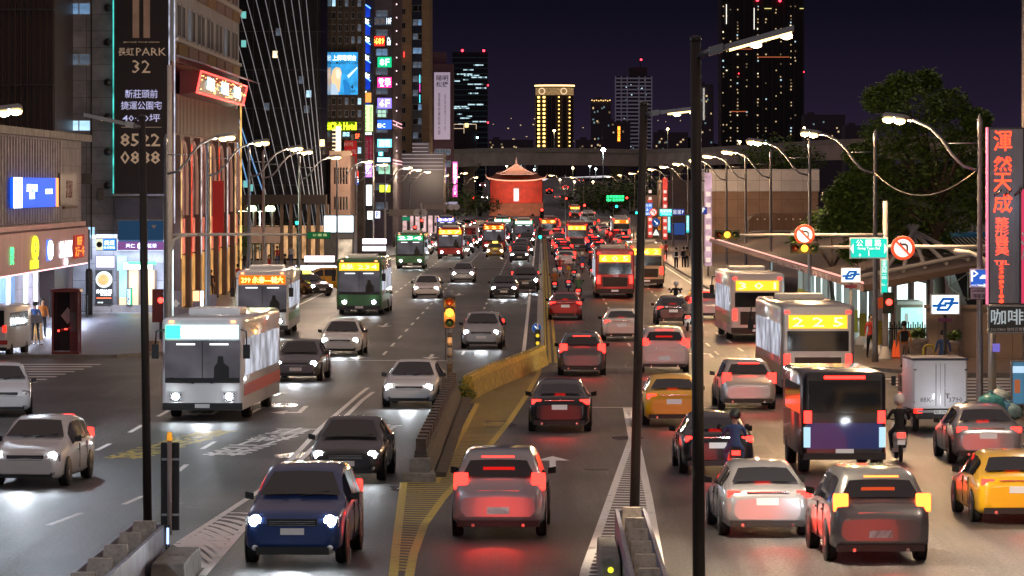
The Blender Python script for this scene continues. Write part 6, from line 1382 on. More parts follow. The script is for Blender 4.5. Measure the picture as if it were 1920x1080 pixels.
for k, px in enumerate((1677, 1684)):
    t = thing('traffic_cone', 'orange cone %s the fence' % ('at the foot of mast by' if k == 0 else 'further from mast along'), 'traffic cone', (X(px, 172), 172, .12)); MB().lathe([(.16, 0), (.14, .04), (.03, .7), (.02, .72)], (0, 0, 0), 12).build('cone', emis('cone_orange', (1, .12, .03), .15, base=(.6, .10, .03)), t); MB().box(-.2, .2, -.2, .2, 0, .03).build('base', BLACK, t)
t = thing('electric_box', 'small lilac meter box on the sign pole over the rubbish', 'box', (X(1868, 128.5), 128.5, Z(652, 128.5))); MB().box(-.1, .1, -.1, .1, -.12, .12).build('case', neon('lilac_box', (.25, .2, .8), .5), t)
t = thing('sign_pole', 'pale pole under the black coffee sign', 'post', (X(1858, 129.0), 129.0, .1)); MB().tube([(0, 0, 0), (0, 0, Z(572, 129) - .1)], .09, 10).build('post', CREAMP, t)
t = thing('yellow_barrier', 'yellow tubular guard beside the lamp post foot', 'barrier', (X(1838, 140), 158.5, .12)); MB().tube([(-.2, 0, 0), (-.2, 0, .9), (-.1, 0, 1.0), (.1, 0, 1.0), (.2, 0, .9), (.2, 0, 0)], .05, 8).build('tube', mat('guard_yellow', (.55, .42, .03), .45, var=.2), t)
bags = [(1858, 752, .42, (.10, .45, .48), 'teal'), (1880, 765, .40, (.10, .30, .55), 'blue'), (1845, 772, .34, (.30, .50, .20), 'green'), (1866, 782, .36, (.55, .12, .22), 'pink'), (1893, 785, .42, (.35, .55, .60), 'pale'), (1874, 741, .36, (.50, .60, .62), 'clear'), (1832, 783, .30, (.40, .45, .30), 'olive')]
for k, (px, py, s_, c_, nm) in enumerate(bags):
    Y = 126.2 + (k % 3) * .7; z = max(.12, Z(py, Y) - s_ * .6)
    t = thing('rubbish_bag', '%s tied rubbish bag in the heap behind the silver car' % nm, 'rubbish bag', (X(px, Y), Y, z), 0, None)
    r = random.Random(k); rs = []
    for j, (rr2, hh) in enumerate(((.55, 0), (.95, .15), (1.0, .45), (.8, .75), (.35, .95), (.12, 1.02), (.25, 1.15))):
        rs.append([(s_ * rr2 * math.cos(q) * r.uniform(.8, 1.15), s_ * rr2 * math.sin(q) * r.uniform(.8, 1.15), s_ * 1.15 * hh) for q in [2 * math.pi * i / 11 for i in range(11)]])
    MB().rings(rs).build('bag', mat('bag_%s' % nm, c_, .25, var=.35, scale=9, bump=.6), t)
t = sign('poster_case', 'upright lit poster case with blue picture at the corner', 1896, 1923, 676, 760, 127, neon('blue_green_poster', (.08, .22, .35), .55, ), [], thick=.3, frame=mat('grey_case', (.2, .2, .21), .4), cat='poster case')
MB().box(-.17, .17, -.03, -.02, .3, .5).build('headline', neon('pale_headline', (.5, .7, .9), .8), t); MB().box(-.12, .05, -.03, -.02, -.3, .1).build('picture', neon('orange_picture', (.5, .15, .06), .5), t)
MB().box(-.15, .15, .05, .25, -1.0, -.66).build('stand', DARKST, t)

# ------------------------------------------------------------------ trees
def tree(label, x, y, h, blobs, n, size, seed, m=LF, trunk=.3, group=None):
    t = thing('tree', label, 'tree', (x, y, 0), 0, group)
    mb = MB(); tz = min(b_[2] - b_[3] * .2 for b_ in blobs)
    mb.tube([(0, 0, 0), (.1, 0, h * .2), (-.05, .1, h * .4), (0, 0, h * .62)], [trunk, trunk * .8, trunk * .6, trunk * .3], 8)
    r = random.Random(seed)
    for b_ in blobs:
        z0 = max(h * .15, min(h * .5, b_[2] - b_[3])); p0 = Vector((0, 0, z0)); p1 = Vector(b_[:3]); mid = p0.lerp(p1, .5) + Vector((r.uniform(-.3, .3), r.uniform(-.3, .3), .2))
        mb.tube([tuple(p0), tuple(mid), tuple(p1)], [trunk * .4, trunk * .22, trunk * .08], 6)
    mb.build('trunk', mat('bark', (.08, .06, .045), .9, var=.3), t)
    leaf_cloud(blobs, n, size, seed, .8).build('crown', m, t)
    return t
Yt = 192.0; tx = X(1757, Yt)
def bl(px, py, r_px, dy=0): return (X(px, Yt) - tx, dy, Z(py, Yt), r_px * Yt / F)
r = random.Random(44)
bb = [bl(1690, 160, 34), bl(1740, 150, 30, 1), bl(1650, 185, 36), bl(1780, 195, 40), bl(1715, 205, 55, -1), bl(1660, 250, 50, -.8), bl(1750, 260, 60, 0), bl(1815, 270, 45, .5), bl(1700, 310, 60, -.8), bl(1640, 320, 42), bl(1780, 340, 60, 1), bl(1835, 330, 42, 1), bl(1600, 345, 36), bl(1650, 380, 48, -.5), bl(1720, 390, 55), bl(1585, 395, 34, .4), bl(1800, 400, 50, 1), bl(1855, 390, 40, 1.3), bl(1690, 440, 42, .5), bl(1620, 425, 34), bl(1750, 450, 40, .8), bl(1690, 500, 26, .3), bl(1830, 225, 30), bl(1870, 300, 30, 1), bl(1610, 290, 30, -.4), bl(1570, 370, 28), bl(1640, 450, 34, -.5), bl(1600, 470, 26), bl(1560, 420, 28, .4)]
tree('large spreading broadleaf tree rising over the station entrance', tx, Yt, 12.5, bb, 46000, .21, 9, trunk=.34)
tree('dark low tree by the brown curved roof', X(1560, 205), 205, 6.2, [(X(1560, 205) * 0 + a, c_, z, rr2) for a, c_, z, rr2 in ((0, 0, 5.6, .9), (.9, .3, 5.2, .8), (-.8, .2, 5.1, .7), (1.6, 0, 4.6, .6), (-1.5, 0, 4.6, .55))], 1500, .28, 12, trunk=.14)
for k, (px, Y, z, rr2, lb) in enumerate(((1460, 470, 11.2, 2.4, 'bushy roof top tree above the white panelled building'), (1420, 475, 10.8, 1.6, 'smaller roof top tree at the pale building'), (1508, 480, 10.6, 1.8, 'roof top tree nearest the third lamp'), (790, 620, 4.5, 3, 'dark round tree under the shop side gantry'), (840, 700, 5.5, 3.6, 'dark tree behind the gantry of round signs'), (900, 1020, 4, 3.5, 'dark tree left of the city gate'), (1100, 1060, 4.5, 4.5, 'dark tree right of the gate by the ramp'), (1150, 980, 6, 5, 'spreading dark tree beyond the message board'), (1205, 820, 6.5, 4.5, 'dark tree above the blue direction sign'), (450, 320, 3.2, 1.3, 'small round shrub tree at the flagpoles'))):
    base = 8.8 if 'roof' in lb else 0
    t = tree(lb, X(px, Y), Y, z - base, [(0, 0, z - base, rr2), (rr2 * .8, 0, z - base - rr2 * .3, rr2 * .7), (-rr2 * .8, 0, z - base - rr2 * .2, rr2 * .75), (0, -rr2 * .3, z - base - rr2 * .5, rr2 * .7)], 1500, rr2 * .17, 60 + k, trunk=rr2 * .07)
    t.location.z = base
# ------------------------------------------------------------------ vehicles (built once, copied with their parts)
PROTO = []
def paint(name, c, metal=.3, rough=.28): return mat('car_paint_' + name, c, rough, metal, coat=.8)
PAINTS = {'white': paint('white', (.72, .72, .72), 0), 'silver': paint('silver', (.42, .43, .45), .6), 'grey': paint('grey', (.14, .145, .15), .5), 'black': paint('black', (.012, .012, .014), .2), 'blue': paint('blue', (.02, .05, .18), .3), 'yellow': paint('yellow', (.75, .42, .01), 0), 'red': paint('red', (.35, .015, .015), .1), 'beige': paint('beige', (.38, .31, .22), .4), 'green': paint('green', (.04, .16, .05), 0)}
HEAD = emis('headlight_lit', (.86, .94, 1), 90, base=(.8, .8, .8)); HEADW = emis('headlight_warm', (1, .80, .55), 70, base=(.8, .8, .8)); TAIL = emis('tail_light_lit', (1, .014, .010), 8, base=(.5, .01, .01)); TAILDIM = emis('tail_light_dim', (1, .02, .01), 2.5, base=(.5, .01, .01))
TURN = emis('turn_light_lit', (1, .35, .02), 9); PLATE = mat('number_plate_white', (.7, .7, .7), .4); DARKT = mat('black_trim', (.012, .012, .012), .5); RIM = mat('alloy_rim', (.45, .45, .46), .3, .9)
PLATELIT = emis('plate_lit', (1, 1, .95), .12, base=(.55, .55, .55))
CARGLASS = mat('car_glass', (.010, .012, .016), .06, spec=.9)

def lerp_st(st, y):
    for a, b_ in zip(st[:-1], st[1:]):
        if a[0] <= y <= b_[0]:
            u = (y - a[0]) / (b_[0] - a[0]); return [p + (q - p) * u for p, q in zip(a, b_)]
    return list(st[0] if y < st[0][0] else st[-1])
def half_ring(s):
    y, hw, zb, zs, zr, rw = s
    return [(0, zb), (hw * .86, zb), (hw * .985, zb + .10), (hw, zb + (zs - zb) * .55), (hw * .975, zs), (rw + (hw * .96 - rw) * .08, zs + (zr - zs) * .90), (rw * .84, zr), (0, zr + .02)]
def car_body(st):
    rs = []
    for s in st:
        h = half_ring(s); rs.append([(x, s[0], z) for x, z in h] + [(-x, s[0], z) for x, z in reversed(h[1:-1])])
    mb = MB().rings(rs); return mb
def side_pt(st, y, t, out=.014):
    """point on the side glass: t=0 at the shoulder, 1 at the roof"""
    h = half_ring(lerp_st(st, y)); a, b_ = h[4], h[5]
    return (a[0] + (b_[0] - a[0]) * t + out, y, a[1] + (b_[1] - a[1]) * t)
def make_car(name, L, W, hgt, st, win_y, wheels, wr=.32, lights='sedan', full=True, ws=None, rw_=None):
    """front of the car towards -Y"""
    t = link(name, None); PROTO.append(t)
    b = car_body(st).build('body', [PAINTS['white']], t); b.material_slots[0].link = 'OBJECT'; b.material_slots[0].material = PAINTS['white']
    # side windows
    for sgn in (-1, 1):
        for y0, y1 in win_y:
            f = lambda y, tt: (side_pt(st, y, tt)[0] * sgn, y, side_pt(st, y, tt)[2])
            n = 3; mb = MB()
            for k in range(n):
                a = y0 + (y1 - y0) * k / n; c_ = y0 + (y1 - y0) * (k + 1) / n
                mb.face([f(a, .10), f(c_, .10), f(c_, .90), f(a, .90)], 0, True)
            mb.build('side_window', CARGLASS, t)
    def screen(nm, ya, yb, out):
        sa, sb = lerp_st(st, ya), lerp_st(st, yb); wa, wb = min(sa[5], sa[1]) * .93, sb[5] * .80
        d = Vector((0, yb - ya, sb[4] - sa[4])).normalized(); nrm = Vector((0, -d.z, d.y)) if out < 0 else Vector((0, d.z, -d.y)); 
        nrm = Vector((0, -abs(nrm.y) if out < 0 else abs(nrm.y), abs(nrm.z))) * .022
        mb = MB(); n = 4; ha, hb = (ya, sa[4] + .035), (yb, sb[4] + .0)
        P = lambda u, v: tuple(Vector(((-1 + 2 * u) * (wa + (wb - wa) * v), ha[0] + (hb[0] - ha[0]) * v, ha[1] + (hb[1] - ha[1]) * v + .02 * (1 - (2 * u - 1) ** 2))) + nrm)
        for k in range(n): mb.face([P(k / n, .03), P((k + 1) / n, .03), P((k + 1) / n, .93), P(k / n, .93)], 0, True)
        mb.build(nm, CARGLASS, t)
    screen('windshield', ws[0], ws[1], -1); screen('rear_window', rw_[0], rw_[1], 1)
    hw = W / 2; y0, y1 = -L / 2, L / 2
    for sgn in (-1, 1):
        for wy in wheels:
            wh = MB().lathe([(wr * .62, -.10), (wr * .95, -.10), (wr, -.06), (wr, .06), (wr * .95, .10), (wr * .62, .10)], (sgn * (hw - .10), wy, wr), 16, axis='x').build('wheel', RUBBER, t)
            mb = MB().lathe([(.02, .112), (wr * .25, .108), (wr * .6, .095), (wr * .66, .10), (wr * .66, -.10), (.02, -.10)] if sgn > 0 else [(.02, -.112), (wr * .25, -.108), (wr * .6, -.095), (wr * .66, -.10), (wr * .66, .10), (.02, .10)], (sgn * (hw - .10), wy, wr), 16, axis='x'); mb.build('rim', RIM, wh)
            MB().lathe([(wr * 1.16, -.002), (wr * 1.14, .012), (.01, .012)] if sgn > 0 else [(wr * 1.16, .002), (wr * 1.14, -.012), (.01, -.012)], (sgn * (hw - .004), wy, wr + .03), 16, axis='x').build('wheel_arch', DARKT, t)
    f = lerp_st(st, y0 + .12); r_ = lerp_st(st, y1 - .12)
    zh = f[3] - .02; zt = r_[3] + (.0 if lights == 'sedan' else .10)
    for sgn in (-1, 1):
        x = sgn * (f[1] - .16)
        MB().lathe([(.005, -.05), (.09, -.045), (.12, 0), (.09, .08)], (x, y0 + .085, zh), 12, axis='y').build('headlight', HEAD, t)
        MB().box(x - .19, x + .17, y0 + .10, y0 + .22, zh - .10, zh + .09).build('headlight_housing', mat('lamp_chrome', (.5, .5, .52), .15, .8), t)
        x = sgn * (r_[1] - .14); hh = .085 if lights == 'sedan' else .20
        o = MB().box(x - .17, x + .11, y1 - .14, y1 - .035, zt - hh, zt + hh * .7).build('taillight', TAIL, t); bevel(o, .03)
        x = sgn * (lerp_st(st, ws[0] + .3)[1] + .09)
        mb = MB(); yy = ws[0] + .38; mb.rings([[(x - .10 * sgn, yy, zh + .28), (x - .10 * sgn, yy + .06, zh + .28), (x - .10 * sgn, yy + .06, zh + .40), (x - .10 * sgn, yy, zh + .40)], [(x + .06 * sgn, yy + .02, zh + .30), (x + .06 * sgn, yy + .10, zh + .30), (x + .06 * sgn, yy + .10, zh + .43), (x + .06 * sgn, yy + .02, zh + .43)]], sm=False)
        mb.build('mirror', DARKT, t)
    MB().box(-f[1] * .55, f[1] * .55, y0 + .01, y0 + .14, zh - .08, zh + .05).build('grille', DARKT, t)
    MB().box(-f[1] * .8, f[1] * .8, y0 + .02, y0 + .16, .22, .36).build('lower_grille', DARKT, t)
    MB().box(-r_[1] * .9, r_[1] * .9, y1 - .16, y1 + .03, .24, .36).build('bumper', DARKT, t)
    MB().box(-.22, .22, y0 - .012, y0 + .02, zh - .24, zh - .12).build('number_plate', PLATE, t)
    zp = .56 if lights != 'sedan' else r_[3] - .16
    MB().box(-.22, .22, y1 - .08, y1 + .015, zp - .07, zp + .07).build('number_plate', PLATELIT, t)
    for sgn in (-1, 1):
        for yy in (win_y[0][1] - .22, win_y[1][1] - .16):
            s_ = lerp_st(st, yy); MB().box(sgn * s_[1] - .02, sgn * s_[1] + .02, yy - .1, yy + .08, s_[3] - .16, s_[3] - .13).build('door_handle', CHROME, t)
        for yy in (win_y[0][1] + .03, win_y[1][1] + .04):
            s_ = lerp_st(st, yy); MB().box(sgn * s_[1] - .02, sgn * s_[1] + .004, yy - .008, yy + .008, .34, s_[3] - .03).build('door_seam', DARKT, t)
        s_ = lerp_st(st, ws[0]); MB().tube([(sgn * .12 - .1, ws[0] - .02, s_[4] + .05), (sgn * .12 + .42 * (1 if sgn > 0 else -.6), ws[0] + .10, s_[4] + .13)], .012, 4).build('wiper', DARKT, t)
        MB().lathe([(.01, -.02), (.055, -.015), (.06, .02)], (sgn * f[1] * .82, y0 + .05, .34), 10, axis='y').build('fog_lamp', mat('fog_lens', (.5, .5, .5), .15, .3), t)
        MB().tube([(sgn * .5, y1 - .05, .27), (sgn * .5, y1 + .05, .27)], .035, 8).build('exhaust', CHROME, t)
    for k in range(3): MB().box(-f[1] * .5, f[1] * .5, y0 - .004, y0 + .02, zh - .07 + k * .035, zh - .06 + k * .035).build('grille_bar', CHROME, t)
    MB().box(-.42, .42, y1 - .09, y1 - .005, zt + .02 if lights == 'sedan' else zt - .24, zt + .04 if lights == 'sedan' else zt - .21).build('chrome_strip', CHROME, t)
    if lights == 'sedan': s_ = lerp_st(st, rw_[1] + .16); MB().box(-.16, .16, rw_[1] + .05, rw_[1] + .09, s_[4] + .03, s_[4] + .06).build('brake_light', TAIL, t)
    if lights != 'sedan': MB().box(-.32, .32, y1 - .02, y1 + .03, hgt - .10, hgt - .07).build('brake_light', TAIL, t)
    return t
SED = [(-2.25, .62, .34, .56, .60, .56), (-2.18, .78, .24, .64, .70, .70), (-1.95, .84, .20, .70, .78, .74), (-1.5, .88, .19, .76, .86, .76), (-.98, .885, .19, .84, .94, .76), (-.30, .89, .19, .90, 1.38, .60), (.10, .89, .19, .92, 1.45, .59), (.75, .89, .19, .93, 1.42, .585), (1.15, .885, .19, .94, 1.33, .60), (1.72, .87, .20, .95, 1.03, .72), (2.05, .85, .22, .93, 1.01, .72), (2.20, .80, .28, .86, .94, .68), (2.26, .66, .38, .70, .78, .58)]
HAT = [(-2.1, .62, .34, .60, .64, .56), (-2.04, .78, .24, .70, .78, .70), (-1.8, .84, .20, .78, .88, .74), (-1.35, .87, .19, .84, .98, .76), (-.98, .88, .19, .88, 1.06, .76), (-.35, .885, .19, .93, 1.48, .62), (.05, .885, .19, .95, 1.56, .62), (1.0, .885, .19, .96, 1.54, .61), (1.62, .87, .20, .97, 1.46, .62), (1.95, .86, .22, .96, 1.08, .72), (2.06, .82, .28, .88, .96, .72), (2.12, .68, .38, .66, .74, .60)]
SUVS = [(-2.3, .66, .42, .72, .78, .60), (-2.24, .84, .30, .84, .92, .76), (-1.9, .91, .26, .92, 1.02, .82), (-1.1, .93, .25, .98, 1.12, .84), (-.95, .93, .25, 1.0, 1.16, .83), (-.30, .935, .25, 1.05, 1.62, .68), (.1, .935, .25, 1.06, 1.72, .68), (1.5, .935, .25, 1.07, 1.70, .67), (2.0, .925, .26, 1.08, 1.60, .68), (2.22, .91, .30, 1.07, 1.15, .80), (2.30, .86, .34, .98, 1.06, .80), (2.34, .74, .44, .74, .82, .68)]
sedan = make_car('sedan', 4.5, 1.78, 1.46, SED, ((-.72, -.02), (.05, .78), (.85, 1.25)), (-1.38, 1.32), .31, 'sedan', ws=(-.98, -.25), rw_=(1.74, 1.12))
hatch = make_car('hatchback', 4.2, 1.77, 1.56, HAT, ((-.72, -.02), (.05, .85), (.92, 1.5)), (-1.32, 1.28), .31, 'hatch', ws=(-.98, -.30), rw_=(1.95, 1.64))
suv = make_car('suv', 4.65, 1.87, 1.72, SUVS, ((-.70, .02), (.10, .92), (1.0, 1.75)), (-1.42, 1.42), .36, 'suv', ws=(-.95, -.25), rw_=(2.21, 2.02))
# light versions for far traffic: same body, fewer parts
def make_far(src, name):
    t = link(name, None); PROTO.append(t)
    for ch in src.children:
        nm = ch.name.split('.')[0]
        if nm in ('body', 'windshield', 'rear_window', 'headlight', 'taillight', 'number_plate', 'side_window', 'wheel', 'brake_light'):
            c = ch.copy(); COL.objects.link(c); c.parent = t
    return t
sedan_f = make_far(sedan, 'sedan'); hatch_f = make_far(hatch, 'hatchback'); suv_f = make_far(suv, 'suv')

def rbox(x0, x1, y0, y1, z0, z1, r_=.12):
    """rounded box ring loft along y"""
    def sec(y, k):
        a = r_ * k; pts = []
        for cx_, cz_, s0 in ((x1 - r_, z1 - r_, 0), (x0 + r_, z1 - r_, 90), (x0 + r_, z0 + r_ * .4, 180), (x1 - r_, z0 + r_ * .4, 270)):
            rr2 = r_ if s0 < 180 else r_ * .4
            ox = cx_ if s0 < 180 else (x0 + rr2 if s0 == 180 else x1 - rr2)
            for q in (0, 30, 60, 90): pts.append((ox + rr2 * math.cos(R(s0 + q)), y, cz_ + rr2 * math.sin(R(s0 + q))))
        if k < 1:
            mx_, mz_ = (x0 + x1) / 2, (z0 + z1) / 2; f = 1 - (1 - k) * .10
            pts = [(mx_ + (p[0] - mx_) * f, y, mz_ + (p[2] - mz_) * (1 - (1 - k) * .06)) for p in pts]
        return pts
    return MB().rings([sec(y0, 0), sec(y0 + .06, .7), sec(y0 + .16, 1), sec(y1 - .16, 1), sec(y1 - .06, .7), sec(y1, 0)])
def make_bus(name):
    t = link(name, None); PROTO.append(t); L, W, Hh = 11.0, 2.45, 3.1; y0, y1 = -L / 2, L / 2; hw = W / 2
    b = rbox(-hw, hw, y0, y1, .32, Hh, .16).build('body', PAINTS['white'], t); b.material_slots[0].link = 'OBJECT'
    wi = emis('bus_lit_window', (.80, .85, 1), .38, base=(.05, .05, .06), var=.6)
    for sgn in (-1, 1):
        for k in range(7):
            a = y0 + .5 + k * 1.45; MB().box(sgn * (hw + .006) - .006, sgn * (hw + .006) + .006, a, a + 1.3, 1.35, 2.45).build('side_window', wi, t)
        for wy in (y0 + 2.4, y1 - 3.0):
            wh = MB().lathe([(.3, -.14), (.46, -.14), (.48, -.08), (.48, .08), (.46, .14), (.3, .14)], (sgn * (hw - .15), wy, .48), 14, axis='x').build('wheel', RUBBER, t)
            MB().lathe([(.02, .0), (.28, .02), (.3, .0), (.02, -.02)], (sgn * (hw - .02), wy, .48), 12, axis='x').build('rim', RIM, wh)
        MB().box(sgn * (hw + .01) - .008, sgn * (hw + .01) + .008, y0 + .2, y1 - .2, .75, 1.1).build('stripe', mat('bus_stripe_green', (.05, .25, .10), .4), t)
        MB().box(sgn * (hw - .42) - .17, sgn * (hw - .42) + .17, y0 - .03, y0 + .03, .62, .86).build('headlight_housing', MATS['lamp_chrome'], t)
        MB().lathe([(.005, -.06), (.08, -.05), (.1, 0)], (sgn * (hw - .42), y0 - .02, .74), 12, axis='y').build('headlight', HEAD, t)
        mb = MB().tube([(sgn * (hw - .1), y0 + .1, 2.75), (sgn * (hw + .12), y0 - .3, 2.7), (sgn * (hw + .14), y0 - .35, 2.3)], .025, 5); mb.cbox((sgn * (hw + .14), y0 - .36, 2.1), (.2, .08, .42)); mb.build('mirror', DARKT, t)
        MB().box(sgn * (hw - .2) - .10, sgn * (hw - .2) + .10, y1 - .04, y1 + .015, .95, 1.45).build('taillight', TAIL, t)
        MB().cbox((sgn * (hw - .2), y1, 2.85), (.16, .06, .08)).build('marker_light', TAIL, t)
        MB().cbox((sgn * (hw - .3), y0 - .0, 2.98), (.14, .06, .07)).build('marker_light', emis('red_marker_light', (1, .25, .1), 4), t)
    MB().box(-hw + .10, hw - .10, y0 - .02, y0 + .02, 1.15, 2.42).build('windshield', emis('bus_windshield', (.6, .55, .62), .09, base=(.03, .03, .04), var=.4), t)
    for sgn in (-1, 1): MB().box(sgn * .5 - .28, sgn * .5 + .28, y0 - .026, y0 - .021, 2.28, 2.33).build('interior_light', emis('bus_interior_tube', (.9, .95, 1), 1.6), t); MB().tube([(sgn * .25, y0 - .04, 1.14), (sgn * .95, y0 - .04, 1.30)], .015, 4).build('wiper', DARKT, t)
    MB().box(-hw + .12, hw - .12, y0 - .028, y0 - .02, 1.15, 1.30).build('dashboard', DARKT, t); MB().prism([(.35, 1.3), (.35, 1.62), (.45, 1.75), (.47, 1.95), (.62, 1.95), (.64, 1.75), (.8, 1.62), (.8, 1.3)], y0 - .027, y0 - .02, 'y').build('driver_seat', DARKT, t)
    MB().box(-.012, .012, y0 - .03, y0 - .02, 1.15, 2.42).build('screen_pillar', DARKT, t)
    MB().box(-hw + .14, hw - .14, y0 - .03, y0 + .02, 2.46, 2.88).build('destination_screen', [DARKT], t)
    MB().box(-hw + .25, hw - .25, y1 - .02, y1 + .02, 2.3, 2.75).build('route_screen', [DARKT], t)
    MB().box(-hw + .2, hw - .2, y1 - .02, y1 + .015, 1.55, 2.22).build('rear_window', CARGLASS, t)
    MB().box(-hw + .45, hw - .45, y1 - .02, y1 + .015, .75, 1.35).build('engine_grille', DARKT, t)
    MB().box(-hw + .03, hw - .03, y0 - .04, y0 + .1, .34, .55).build('bumper', DARKT, t); MB().box(-hw + .03, hw - .03, y1 - .1, y1 + .04, .36, .62).build('bumper', DARKT, t)
    MB().box(-.22, .22, y1 + .04, y1 + .055, .44, .56).build('number_plate', PLATELIT, t); MB().box(-.22, .22, y0 - .055, y0 - .04, .40, .52).build('number_plate', PLATE, t)
    mb = MB().box(-.8, .8, -2.4, -.6, Hh - .01, Hh + .2); o = mb.build('roof_unit', WHITEP, t); bevel(o, .06)
    return t
bus = make_bus('bus')
def make_boxtruck(name):
    t = link(name, None); PROTO.append(t)
    hw = .86; b = rbox(-hw, hw, -.2, 2.3, .72, 2.28, .05).build('cargo_box', WHITEP, t); b.material_slots[0].link = 'OBJECT'; b.material_slots[0].material = mat('truck_white', (.86, .87, .9), .35)
    MB().box(-hw - .012, hw + .012, -.2, 2.33, 2.24, 2.31).build('roof_panel', mat('dark_roof_panel', (.03, .04, .08), .5), t)
    MB().box(-hw + .06, hw - .06, 2.30, 2.315, .80, 2.16).build('rear_door', mat('truck_door_white', (.84, .85, .9), .35, var=.04), t)
    mb = MB()
    for x in (-.14, .14): mb.tube([(x, 2.33, .82), (x, 2.33, 2.14)], .012, 5)
    for x in (-.22, .22): mb.cbox((x, 2.34, 1.2), (.12, .03, .03)).cbox((x, 2.335, 1.12), (.04, .02, .12))
    for z in (.95, 1.95):
        for x in (-.80, .80): mb.cbox((x, 2.325, z), (.1, .02, .05))
    mb.box(-.006, .006, 2.316, 2.322, .8, 2.16); mb.build('door_bars', CHROME, t)
    st = [(-2.0, .60, .34, .80, .90, .6), (-1.95, .78, .30, .95, 1.1, .72), (-1.75, .80, .28, 1.0, 1.45, .68), (-1.4, .81, .28, 1.05, 1.85, .66), (-.4, .81, .28, 1.05, 1.88, .66), (-.3, .78, .3, 1.0, 1.8, .64)]
    c = car_body(st).build('cab', PAINTS['white'], t)
    MB().box(-.7, .7, -1.75, 2.25, .42, .66).build('chassis', DARKT, t)
    for sgn in (-1, 1):
        for wy in (-1.3, 1.5): 
            wh = MB().lathe([(.18, -.09), (.27, -.09), (.29, -.05), (.29, .05), (.27, .09), (.18, .09)], (sgn * .68, wy, .29), 14, axis='x').build('wheel', RUBBER, t); MB().lathe([(.02, .02), (.17, .04), (.18, 0), (.02, -.02)], (sgn * .74, wy, .29), 12, axis='x').build('rim', GREYP, wh)
        MB().box(sgn * .68 - .13, sgn * .68 + .13, 2.20, 2.26, .60, .74).build('taillight', TAILDIM if sgn > 0 else TURN, t)
        MB().lathe([(.005, -.03), (.08, 0)], (sgn * .6, -1.98, .72), 10, axis='y').build('headlight', HEADW, t)
        MB().cbox((sgn * .98, -1.25, 1.45), (.14, .07, .30)).build('mirror', DARKT, t)
        MB().box(sgn * .825 - .01, sgn * .825 + .01, -1.25, -.5, 1.12, 1.68).build('side_window', CARGLASS, t)
    MB().box(-.72, .72, 2.22, 2.30, .62, .70).build('bumper', mat('truck_bumper', (.35, .35, .36), .5), t)
    MB().box(-.2, .2, 2.31, 2.325, .58, .70).build('number_plate', PLATELIT, t)
    return t
boxtruck = make_boxtruck('box_truck')
def make_lorry(name):
    """tall dark van seen from behind"""
    t = link(name, None); PROTO.append(t); hw = 1.02
    b = rbox(-hw, hw, -2.6, 2.6, .42, 2.5, .14).build('body', PAINTS['black'], t); b.material_slots[0].link = 'OBJECT'; b.material_slots[0].material = PAINTS['black']
    MB().box(-hw + .1, hw - .1, 2.58, 2.612, .62, 1.25).build('rear_panel', mat('deep_blue_panel', (.015, .04, .22), .3, .3, coat=.6), t)
    MB().box(-hw + .14, hw - .14, 2.585, 2.615, 1.5, 2.28).build('rear_window', CARGLASS, t)
    MB().box(-hw + .3, hw - .3, -2.615, -2.585, 1.4, 2.2).build('windshield', CARGLASS, t)
    for sgn in (-1, 1):
        MB().box(sgn * (hw - .12) - .09, sgn * (hw - .12) + .09, 2.57, 2.63, 1.25, 1.55).build('taillight', TAIL, t)
        MB().box(sgn * (hw - .10) - .08, sgn * (hw - .10) + .08, 2.57, 2.63, .66, 1.15).build('glowing_panel', emis('pale_blue_reflection_panel', (.5, .8, .95), .7), t)  # no lamp: pale blue reflection on the rear put in as emission
        MB().box(sgn * (hw + .004) - .006, sgn * (hw + .004) + .006, -1.8, 2.0, 1.45, 2.15).build('side_window', CARGLASS, t)
        MB().lathe([(.005, -.03), (.1, 0)], (sgn * .75, -2.6, .8), 10, axis='y').build('headlight', HEAD, t)
        for wy in (-1.6, 1.6): MB().lathe([(.2, -.12), (.33, -.12), (.35, -.06), (.35, .06), (.33, .12), (.2, .12)], (sgn * (hw - .12), wy, .35), 14, axis='x').build('wheel', RUBBER, t)
    MB().box(-.5, .5, 2.6, 2.63, 2.33, 2.40).build('brake_light', emis('orange_brake_bar', (1, .2, .02), 6), t)
    MB().box(-.22, .22, 2.61, 2.63, .50, .62).build('number_plate', PLATELIT, t); MB().box(-hw + .02, hw - .02, 2.55, 2.66, .36, .52).build('bumper', DARKT, t)
    return t
lorry = make_lorry('passenger_van')

